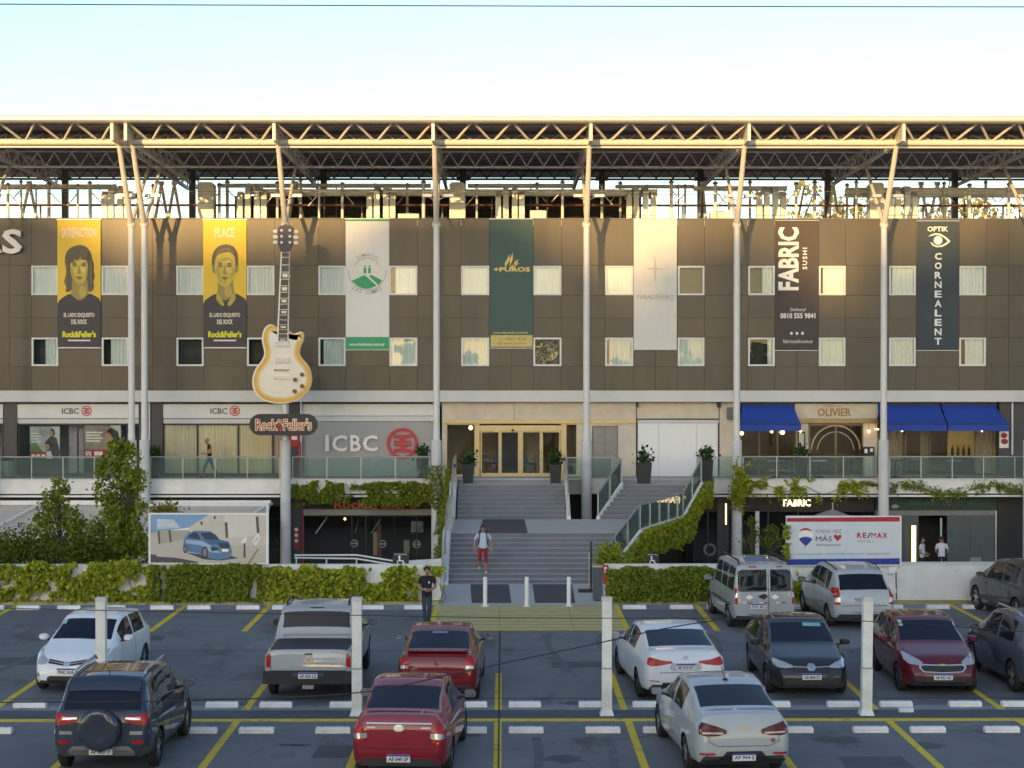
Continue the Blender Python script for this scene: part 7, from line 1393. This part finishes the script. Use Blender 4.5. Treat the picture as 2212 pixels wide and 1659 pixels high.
# man coming down the stairs
ys_ = 58.95
pr2 = person('man in pale blue shirt and red shorts walking down the staircase', (wx(1043, ys_), ys_, .296), R(3),
       {'shoL': (.20, .0, 1.395), 'elbL': (.29, .02, 1.14), 'wriL': (.31, -.08, .93), 'hanL': (.30, -.11, .86), 'shoR': (-.20, 0, 1.395), 'elbR': (-.29, .03, 1.14), 'wriR': (-.30, -.03, .92), 'hanR': (-.29, -.05, .84), 'hipL': (.095, 0, .90), 'kneL': (.11, -.06, .47), 'ankL': (.10, -.02, .075), 'toeL': (.12, -.17, .03), 'hipR': (-.095, 0, .90), 'kneR': (-.11, -.10, .52), 'ankR': (-.12, .10, .23), 'toeR': (-.13, -.02, .17)},
       {'shirt': mat('pale_blue_shirt', (.46, .56, .68), .8, var=.08), 'sleeve': mat('pale_sleeve', (.56, .60, .66), .8), 'trouser': mat('red_shorts', (.30, .008, .02), .8, var=.1), 'shin': SKIN, 'shoe': mat('white_shoe', (.62, .62, .60), .7)}, extra={'hem': .93, 'rad': {'spi': (.175, .13), 'che': (.185, .125), 'pel': (.17, .12)}, 'sl': .7}, scale=.97)
BP = mat('backpack_navy', (.02, .035, .07), .8)
for s in (-1, 1): MB().path([(s * .12, .06, 1.47), (s * .125, -.10, 1.42), (s * .135, -.135, 1.28), (s * .155, -.11, 1.12), (s * .165, .0, 1.04)], .022, 6).build('backpack_strap', BP, pr2, True)
yz([(.10, .98), (.10, 1.44), (.16, 1.48), (.26, 1.40), (.28, 1.05), (.2, .96)], -.15, .15).build('backpack', BP, pr2)
# man walking on the terrace
person('bald man in black shirt and jeans walking along the terrace', (wx(453, 74.0), 74.0, TER), R(-80),
       {'shoL': (.18, -.02, 1.39), 'elbL': (.21, .05, 1.12), 'wriL': (.15, -.20, 1.05), 'hanL': (.12, -.28, 1.06), 'shoR': (-.18, -.02, 1.39), 'elbR': (-.21, .04, 1.12), 'wriR': (-.14, -.20, 1.04), 'hanR': (-.11, -.28, 1.04), 'hipL': (.085, 0, .90), 'kneL': (.08, -.20, .50), 'ankL': (.08, -.28, .09), 'toeL': (.09, -.42, .04), 'hipR': (-.085, 0, .90), 'kneR': (-.08, .12, .49), 'ankR': (-.08, .36, .13), 'toeR': (-.09, .24, .03), 'nck': (0, -.05, 1.45), 'jaw': (0, -.13, 1.51), 'hed': (0, -.12, 1.59), 'top': (0, -.11, 1.66), 'che': (0, -.03, 1.31)},
       {'shirt': BLKC, 'sleeve': BLKC, 'trouser': JEAN, 'shin': JEAN, 'shoe': SHOE}, hair=mat('bald_skin', (.34, .21, .14), .5), extra={'hem': .93, 'sl': .5})
WSH = mat('white_shirt', (.60, .60, .64), .8, var=.06)
st_ = {'shoL': (.19, .0, 1.395), 'elbL': (.25, .02, 1.13), 'wriL': (.16, -.18, 1.02), 'hanL': (.10, -.24, 1.02), 'shoR': (-.19, 0, 1.395), 'elbR': (-.26, .02, 1.13), 'wriR': (-.2, -.16, 1.0), 'hanR': (-.16, -.22, .98), 'hipL': (.09, 0, .90), 'kneL': (.09, -.02, .48), 'ankL': (.09, .01, .085), 'toeL': (.11, -.15, .03), 'hipR': (-.09, 0, .90), 'kneR': (-.09, -.02, .48), 'ankR': (-.09, .01, .085), 'toeR': (-.11, -.15, .03)}
cl = {'shirt': WSH, 'sleeve': WSH, 'trouser': BLKC, 'shin': BLKC, 'shoe': SHOE}
person('person in white shirt beside the strip lamp at the dark doorway', (wx(1994, 71), 71, LOW), R(60), st_, cl)
person('person in white shirt with their back turned at the dark doorway', (wx(2036, 71.2), 71.2, LOW), R(180), st_, cl)
# ------------------------------------------------------------------ vegetation
def leafmat(name, a, b, c):
    if name in MATS: return MATS[name]
    m = bpy.data.materials.new(name); m.use_nodes = True; MATS[name] = m; n = m.node_tree; p = n.nodes['Principled BSDF']
    g = n.nodes.new('ShaderNodeNewGeometry'); r = n.nodes.new('ShaderNodeValToRGB'); e = r.color_ramp.elements; e[0].color = (*a, 1); e[1].color = (*c, 1); x = e.new(.55); x.color = (*b, 1)
    n.links.new(g.outputs['Random Per Island'], r.inputs[0]); n.links.new(r.outputs[0], p.inputs['Base Color']); p.inputs['Roughness'].default_value = .55; p.inputs['Specular IOR Level'].default_value = .35
    tr = n.nodes.new('ShaderNodeBsdfTranslucent'); n.links.new(r.outputs[0], tr.inputs[0]); mx = n.nodes.new('ShaderNodeMixShader'); mx.inputs[0].default_value = .42; n.links.new(p.outputs[0], mx.inputs[1]); n.links.new(tr.outputs[0], mx.inputs[2]); n.links.new(mx.outputs[0], n.nodes['Material Output'].inputs[0])
    return m
IVY = leafmat('ivy_leaf', (.14, .19, .014), (.33, .39, .026), (.58, .53, .05)); HDG = leafmat('hedge_leaf', (.09, .14, .014), (.20, .26, .02), (.34, .36, .04)); DRK = leafmat('dark_leaf', (.055, .09, .014), (.13, .18, .018), (.23, .26, .03)); TRL = leafmat('tree_leaf', (.10, .16, .016), (.24, .31, .026), (.42, .44, .05)); YLF = leafmat('yellow_leaf', (.14, .15, .02), (.26, .22, .03), (.40, .30, .05)); PLF = leafmat('pot_leaf', (.02, .05, .015), (.05, .10, .03), (.09, .15, .05))
SHD = leafmat('street_leaf', (.05, .08, .015), (.09, .12, .02), (.13, .15, .03))
BARK = mat('bark', (.10, .075, .055), .9, var=.25, scale=8, bump=.4)
nr = np.random.default_rng(5)
def leaves(name, C, size, m, parent, out=None, flat=0., droop=.3):
    """one mesh of folded leaf blades at points C; out biases their facing"""
    C = np.asarray(C, float); n = len(C); s = size * nr.uniform(.42, 1.5, n)[:, None]
    nrm = nr.normal(size=(n, 3)); nrm /= np.linalg.norm(nrm, axis=1)[:, None]
    if out is not None: nrm = nrm * (1 - flat) + np.asarray(out, float) * flat; nrm /= np.linalg.norm(nrm, axis=1)[:, None]
    u = np.cross(nrm, nr.normal(size=(n, 3))); u[:, 2] -= droop; u -= nrm * (u * nrm).sum(1)[:, None]; u /= np.linalg.norm(u, axis=1)[:, None]; v = np.cross(nrm, u)
    a = C - u * s * .5; b = C + v * s * .38 + nrm * s * .08; c = C + u * s * .55; d = C - v * s * .38 + nrm * s * .08
    V = np.stack([a, b, c, d], 1).reshape(-1, 3)
    if parent is not None: V = V - np.array(ORG[parent.name])
    me = bpy.data.meshes.new(name); me.vertices.add(4 * n); me.vertices.foreach_set('co', V.ravel()); idx = np.arange(4 * n).reshape(-1, 4); T = np.concatenate([idx[:, [0, 1, 2]], idx[:, [0, 2, 3]]], 1).reshape(-1)
    me.loops.add(len(T)); me.loops.foreach_set('vertex_index', T.astype(np.int32)); me.polygons.add(2 * n); me.polygons.foreach_set('loop_start', np.arange(0, 6 * n, 3, dtype=np.int32)); me.polygons.foreach_set('loop_total', np.full(2 * n, 3, dtype=np.int32)); me.update(calc_edges=True); me.validate(); me.materials.append(m)
    o = addobj(name, me, parent); return o
def vnoise(p, sc, seed):      # cheap smooth 3-D value noise
    p = np.asarray(p) * sc + seed * 7.3; i = np.floor(p).astype(int); f = p - i; f = f * f * (3 - 2 * f)
    def h(a): q = (a[:, 0] * 374761393 + a[:, 1] * 668265263 + a[:, 2] * 1274126177) & 0xffffffff; q = ((q ^ (q >> 13)) * 1103515245) & 0xffffffff; return (q & 0xffff) / 65535.
    r = 0
    for dx in (0, 1):
        for dy in (0, 1):
            for dz in (0, 1): w_ = (f[:, 0] if dx else 1 - f[:, 0]) * (f[:, 1] if dy else 1 - f[:, 1]) * (f[:, 2] if dz else 1 - f[:, 2]); r = r + w_ * h(i + np.array([dx, dy, dz]))
    return r
def hedge(lab, x0, x1, n, size, m, thr, z0=.08, z1=1.26, Y=53.58, thick=.34, seed=1, name='ivy_hedge', cat='hedge', topbump=.10, stems=True):
    X0, X1 = wx(x0, Y), wx(x1, Y); t = thing(name, lab, cat, ((X0 + X1) / 2, Y, 0))
    p = np.stack([nr.uniform(X0, X1, n), nr.uniform(0, 1, n), nr.uniform(z0, z1 + topbump, n)], 1)
    q = p.copy(); q[:, 1] = 0; dens = vnoise(q, 2.1, seed) * .6 + vnoise(q, 5.2, seed + 3) * .4; topz = z1 - .12 + .34 * vnoise(q * np.array([1, 1, 0]), 1.6, seed + 5)
    bul = .55 + .9 * vnoise(q, 1.7, seed + 9)
    k = (dens > thr) & (p[:, 2] < topz); p = p[k]; bul = bul[k]
    p[:, 1] = Y - thick * p[:, 1] ** 1.6 * bul
    leaves('foliage', p, size, m, t, (0, -1, .35), .55)
    if stems:
        mb = MB(); r = random.Random(seed)
        for i in range(int((X1 - X0) * 1.6)):
            x = r.uniform(X0, X1); pts = [Vector((x, Y - .04, .02))]
            for j in range(5): pts.append(pts[-1] + Vector((r.uniform(-.14, .14), r.uniform(-.015, .01), r.uniform(.14, .26))))
            mb.path([p_ for p_ in pts if p_.z < z1], .009, 5)
        mb.build('stems', BARK, t)
    return t
hedge('yellow green ivy hedge along the wall at the far left', -190, 330, 9500, .125, IVY, .39, seed=2)
hedge('darker dense ivy below the car billboard', 330, 568, 8000, .105, HDG, .27, seed=4, z1=1.18)
hedge('loose ivy patches on the white wall left of the staircase', 568, 962, 6200, .125, IVY, .455, seed=11, z1=1.12)
hedge('dense clipped green hedge right of the staircase', 1308, 1560, 9500, .09, HDG, .14, z1=1.14, seed=6, thick=.42, topbump=.03)
hedge('sparse climbing plant on the wall between van and people carrier', 1700, 1790, 1100, .13, IVY, .50, z1=1.0, seed=14)
# ivy shelf under the grey bank wall
t = thing('hanging_ivy', 'thick green ivy hanging from the terrace above the lower restaurant window', 'ivy', (wx(785, 72.8), 72.8, 1.7)); n = 15000
p = np.stack([nr.uniform(wx(630, 72.8), wx(945, 72.8), n), nr.uniform(0, 1, n), nr.uniform(1.45, 2.62, n)], 1); q = p.copy(); q[:, 1] = 0; k = (vnoise(q, 2.4, 3) * .6 + vnoise(q, 6, 8) * .4 > .36) & (p[:, 2] > 1.66 - .34 * (vnoise(q * np.array([1, 1, 0]), 2.6, 5) - .3)) & (p[:, 2] < 2.30 + .42 * vnoise(q * np.array([1, 1, 0]), 2.2, 15)); p = p[k]; p[:, 1] = 72.9 - .42 * p[:, 1] ** 1.4; leaves('foliage', p, .10, HDG, t, (0, -1, .3), .5)
mb = MB()
for i in range(14): x = wx(640 + 21 * i, 72.85); mb.path([Vector((x, 72.85, 2.6)), Vector((x + .2, 72.8, 2.2)), Vector((x + .35, 72.7, 1.9))], .012, 5)
mb.build('stems', BARK, t)
# climber beside the left stair railing
t = thing('climbing_ivy', 'ivy climbing the column and railing left of the staircase', 'ivy', (-2.3, 66, LOW)); n = 7000
yy_ = nr.uniform(58.2, 72.6, n); top = np.array([interp(prof(.1), y) for y in yy_]); p = np.stack([-2.15 - .22 * nr.uniform(0, 1, n) ** 2, yy_, top + nr.uniform(-1.3, .45, n)], 1); k = vnoise(p, 1.3, 21) > .47; leaves('foliage', p[k], .10, HDG, t, (-.5, -.7, .3), .4)
X = colXs[4]; n = 1600; p = np.stack([X + nr.normal(0, .24, n), 72.15 + nr.uniform(-.25, .05, n), nr.uniform(.4, 3.3, n)], 1); k = vnoise(p, 1.8, 22) > .42; leaves('column_foliage', p[k], .10, HDG, t)
MB().path([Vector((X - .1, 72.0, .3)), Vector((X + .1, 71.95, 1.5)), Vector((X - .05, 72.0, 2.8))], .015, 5).build('stems', BARK, t)
# ivy on the right stair stringer
t = thing('stair_ivy', 'yellow green ivy draped over the sloping right side of the staircase', 'ivy', (6, 64, LOW)); C_ = []
path = [Vector(p_) for p_ in ((3.55, 58.6, .25), (4.98, 61.2, LZ + .02), (6.85, 66.2, LZ + .02), (7.15, 67.0, LZ + .06), (8.1, 69.2, TER - .02), (8.7, 72.6, TER - .02))]; wts = [1700, 4300, 700, 4200, 2300]
for (a, b), n in zip(zip(path[:-1], path[1:]), wts):
    u = nr.uniform(0, 1, n)[:, None]; p = np.array(a)[None] * (1 - u) + np.array(b)[None] * u; d = (b - a); nn = np.array(Vector((d.y, -d.x, 0)).normalized()); p += nn[None] * (.04 + .24 * nr.uniform(0, 1, n)[:, None] ** 1.5); dr = nr.uniform(0, 1, n); dep = .25 + .75 * vnoise(p * np.array([1, 1, 0]), 1.2, 31); p[:, 2] += .10 - dr * (dep + .35); C_.append(p)
C_ = np.concatenate(C_); leaves('foliage', C_, .105, IVY, t, (.5, -.8, .2), .45)
mb = MB()
for a, b in zip(path[:-1], path[1:]): mb.tube(a - Vector((0, 0, .2)), b - Vector((0, 0, .2)), .02, n=5)
mb.build('stems', BARK, t)
t = thing('stair_shrub', 'small golden shrub at the right foot of the staircase', 'shrub', (wx(1316, 55.5), 55.5, 0)); n = 1500; p = nr.normal(0, 1, (n, 3)) * np.array([.22, .2, .20]) + np.array([wx(1318, 55.5), 55.5, wz(1203, 55.5)]); leaves('foliage', p, .09, IVY, t); MB().tube((wx(1318, 55.5), 55.5, 0), (wx(1318, 55.5), 55.5, wz(1203, 55.5)), .03, n=6).build('stem', BARK, t)
# sparse ivy along the right terrace fascia
def vine(lab, pts, n, size, m, Y=72.85, spread=.10, seed=1):
    W_ = [P(x, y, Y) for x, y in pts]; c = sum(W_, Vector()) / len(W_); t = thing('trailing_vine', lab, 'vine', (c.x, Y, c.z)); mb = MB(); mb.path(W_, .014, 5); mb.build('stem', BARK, t); out = []; Ls = [(b - a).length for a, b in zip(W_[:-1], W_[1:])]
    for (a, b), l in zip(zip(W_[:-1], W_[1:]), Ls): k = int(n * l / sum(Ls)); u = nr.uniform(0, 1, k)[:, None]; out.append(np.array(a)[None] * (1 - u) + np.array(b)[None] * u + nr.normal(0, 1, (k, 3)) * np.array([spread, .05, spread]) + np.array([0, -.05, 0]))
    p = np.concatenate(out); k = vnoise(p, 3.0, seed) > .38; leaves('foliage', p[k], size, m, t, (0, -1, .2), .5)
vine('leafy vine crossing the fascia above the glowing restaurant letters', [(1600, 1055), (1660, 1050), (1700, 1062), (1740, 1050), (1780, 1070), (1830, 1050), (1860, 1068)], 3300, .09, IVY, spread=.20, seed=2)
vine('thin vine below the cafe door right of the leafy one', [(1840, 1048), (1880, 1045), (1905, 1050)], 260, .08, HDG, spread=.06, seed=3)
vine('sagging bare vine on the fascia right of the last column', [(1925, 1062), (1945, 1048), (1985, 1050), (2010, 1062), (2040, 1072), (2075, 1068), (2110, 1055), (2140, 1050), (2175, 1055), (2215, 1062)], 2100, .08, HDG, spread=.13, seed=4)
vine('yellow green ivy tuft climbing the column left of the first blue awning', [(1598, 1090), (1590, 1060), (1606, 1040), (1600, 1015), (1608, 1000)], 1500, .10, IVY, Y=72.0, spread=.17, seed=6)
vine('ivy strand hanging down the left end of the real estate billboard', [(1700, 1135), (1697, 1170), (1703, 1215)], 420, .08, IVY, Y=53.4, spread=.05, seed=7)
# potted plants
for tt, X, Y, zt, sd in PLANTS: n = 260; p = nr.normal(0, 1, (n, 3)) * np.array([.15, .13, .17]) + np.array([X, Y, zt + .22]); p[:, 2] = np.maximum(p[:, 2], zt - .05); leaves('foliage', p, .13, PLF, tt, droop=-.4)
# the two trees in the sunken plaza
def tree(name, lab, x, Y, ztop, zc0, rx, n, size, m, seed, cone=.9, group=None, zb=LOW, cat='tree', fork=7, thr=.30):
    X = wx(x, Y) if abs(x) > 100 or x == 0 else x
    t = thing(name, lab, cat, (X, Y, zb), group); r = random.Random(seed); g = np.random.default_rng(seed); H = ztop - zb
    mb = MB(); pts = [Vector((X, Y, zb))]
    for i in range(6): pts.append(Vector((X + r.uniform(-.06, .06) * H * .1 * i, Y + r.uniform(-.05, .05) * H * .1 * i, zb + H * .9 * (i + 1) / 6)))
    rr = max(.05, H * .016)
    for i in range(6): mb.tube(pts[i], pts[i + 1], rr * (1 - i * .15), rr * (1 - (i + 1) * .15), n=8)
    mb.build('trunk', BARK, t, True)
    ctr = []; lb = MB()
    for i in range(fork * (9 if cone == 0 else 30)):
        u = r.uniform(0, 1); z = zc0 + (ztop - zc0) * u; w_ = rx * ((1 - u) ** cone * .95 + .12) if cone else rx * math.sqrt(max(0, 1 - (2 * u - .9) ** 2 / 1.25)); a = r.uniform(0, 2 * math.pi); d = w_ * math.sqrt(r.uniform(.05, 1)); c = Vector((X + d * math.cos(a), Y + d * math.sin(a), z)); ctr.append((c, (.12 if cone == 0 else .075) * H * .5 * r.uniform(.5, 1.2) * (.5 + .7 * (1 - u))))
        if i % (2 if cone == 0 else 5) == 0: tp = pts[0].lerp(pts[-1], min(1, max(.1, (z - zb) / H - .12))); lb.tube(tp, c, rr * .28, rr * .1, n=5)
    lb.build('limbs', BARK, t)
    w_ = np.array([s ** 2 for _, s in ctr]); w_ /= w_.sum(); pick = g.choice(len(ctr), n, p=w_); base = np.array([c for c, _ in ctr])[pick]; ss = np.array([s for _, s in ctr])[pick]
    dv = g.normal(size=(n, 3)); dv /= np.linalg.norm(dv, axis=1)[:, None]; p = base + (dv * (ss * g.uniform(.35, 1.0, n) ** .5)[:, None] * np.array([1, 1, .8]) if cone == 0 else g.normal(size=(n, 3)) * (ss * .75)[:, None] * np.array([1, 1, 1.15])); k = vnoise(p, (5 if cone == 0 else 3.2) / max(1, rx * 1.2), seed) > thr
    leaves('crown', p[k], size, m, t); return t
tree('young_tree', 'tall bright green tree in front of the left bank window', 258, 59.5, wz(948, 59.5), wz(1200, 59.5), 1.32, 11500, .12, TRL, 3, .55, 'trees in front of the beige awnings', thr=.42)
tree('young_tree', 'shorter darker tree left of the tall bright one', 128, 60.0, wz(1035, 60), wz(1195, 60), 1.12, 7600, .11, TRL, 8, .6, 'trees in front of the beige awnings', thr=.44)
for x, y, lab, m in ((40, 1185, 'low dark shrub behind the hedge at the far left', DRK), (190, 1190, 'low shrub between the two trees behind the hedge', DRK)):
    Y = 58; t = thing('low_shrub', lab, 'shrub', (wx(x, Y), Y, LOW)); n = 2600; p = nr.normal(0, 1, (n, 3)) * np.array([.45, .3, .30]) + np.array([wx(x, Y), Y, wz(y, Y)]); leaves('foliage', p, .10, m, t); MB().tube((wx(x, Y), Y, LOW), (wx(x, Y), Y, wz(y, Y)), .04, n=6).build('stem', BARK, t)
t = thing('low_shrub', 'yellow green shrub top showing above the car billboard', 'shrub', (wx(365, 57), 57, LOW)); n = 900; p = nr.normal(0, 1, (n, 3)) * np.array([.24, .2, .14]) + np.array([wx(358, 57), 57, wz(1104, 57)]); leaves('foliage', p, .09, YLF, t); MB().tube((wx(360, 57), 57, LOW), (wx(360, 57), 57, wz(1104, 57)), .04, n=6).build('stem', BARK, t)
for x, lab in ((1622, 'thin olive sapling right of the column below the first awning'), (1668, 'thin olive sapling left of the real estate billboard')):
    tree('sapling', lab, x, 60, wz(1120 if x < 1650 else 1135, 60), wz(1175, 60), .32, 900, .07, DRK, x, .6, zb=LOW, fork=3)
# far trees beyond the roof, right
ft = [(1730, 128, 392, 2.4), (1795, 124, 430, 2.2), (1880, 126, 440, 2.2), (1960, 130, 408, 2.6), (2045, 124, 436, 2.2), (2110, 127, 412, 2.4), (2200, 124, 420, 2.4)]
PYL = leafmat('overexposed_leaf', (.26, .26, .10), (.42, .38, .14), (.58, .48, .18))  # paleness of overexposed foliage is put into the leaf colour
for i, (x, Y, yt, rx) in enumerate(ft): tree('distant_tree', f'yellow green tree tinted to look overexposed seen through the canopy at the right, {ORDN[i]} from the left', x, Y, wz(yt, Y), wz(560, Y), rx, 1500, .34, PYL, 40 + i, 0, 'trees beyond the roof', zb=-1.6, fork=4, thr=.5)
# what stands behind the viewpoint: a row of street trees (seen in the window panes) and, far off, tall flats, added out of view to keep the low sun off the car park
bt = [(-38, -16, 12.5), (-27, -20, 14), (-17, -15, 11.5), (-7, -20, 13.5), (5, -16, 12), (15, -19, 13), (26, -16, 12)]
for i, (X, Y, h) in enumerate(bt): tree('street_tree', f'leafy street tree behind the viewpoint, {ORDN[i]} from the left', X, Y, h, 2.6, 4.2, 3000, .75, SHD, 70 + i, 0, 'street trees behind the viewpoint', zb=-.1, fork=9, thr=.25)
FLW = mat('sun_blocker_render', (.46, .43, .39), .8, var=.08, scale=.3); FLG = mat('sun_blocker_glass', (.05, .06, .08), .1, var=0)
fl = [(-140, -117, -206, 71.2), (-117, -108, -200, 70.3), (-108, -103, -202, 68.8), (-103, -95.5, -204, 70.0), (-95.5, -89, -200, 70.6), (-89, -84, -205, 67.2), (-84, -80, -202, 69.0), (-80, -75, -200, 66.8), (-75, -66, -204, 69.3), (-66, -58, -200, 70.0), (-58, -34, -206, 71)]  # added skyline, stepped to shape the sunlit patches on the cladding
for i, (x0, x1, Y, h) in enumerate(fl):
    t = thing('sun_blocker_tower', f'pale block of flats added to block the sun behind the viewpoint, {ORDN[i]} from the left', 'building', ((x0 + x1) / 2, Y, -1.6), 'flats added as sun blockers')
    box('wall', FLW, t, x0, x1, Y - 16, Y, -1.6, h)
    xm = (x0 + x1) / 2; r = random.Random(i); MB().box(xm - 2.0 + r.uniform(-1, 1), xm + 1.5, Y - 12, Y - 6, h, h + r.uniform(.8, 2.0)).build('roof_tank', FLW, t)
    mb = MB(); n = max(2, int((x1 - x0) / 3.4))
    for fz in range(20):
        for k in range(n): xa = x0 + (x1 - x0) * (k + .25) / n; mb.box(xa, xa + (x1 - x0) / n * .5, Y + .01, Y + .05, 2 + fz * 3.25, 3.7 + fz * 3.25)
    mb.build('windows', FLG, t)['kind'] = 'stuff'
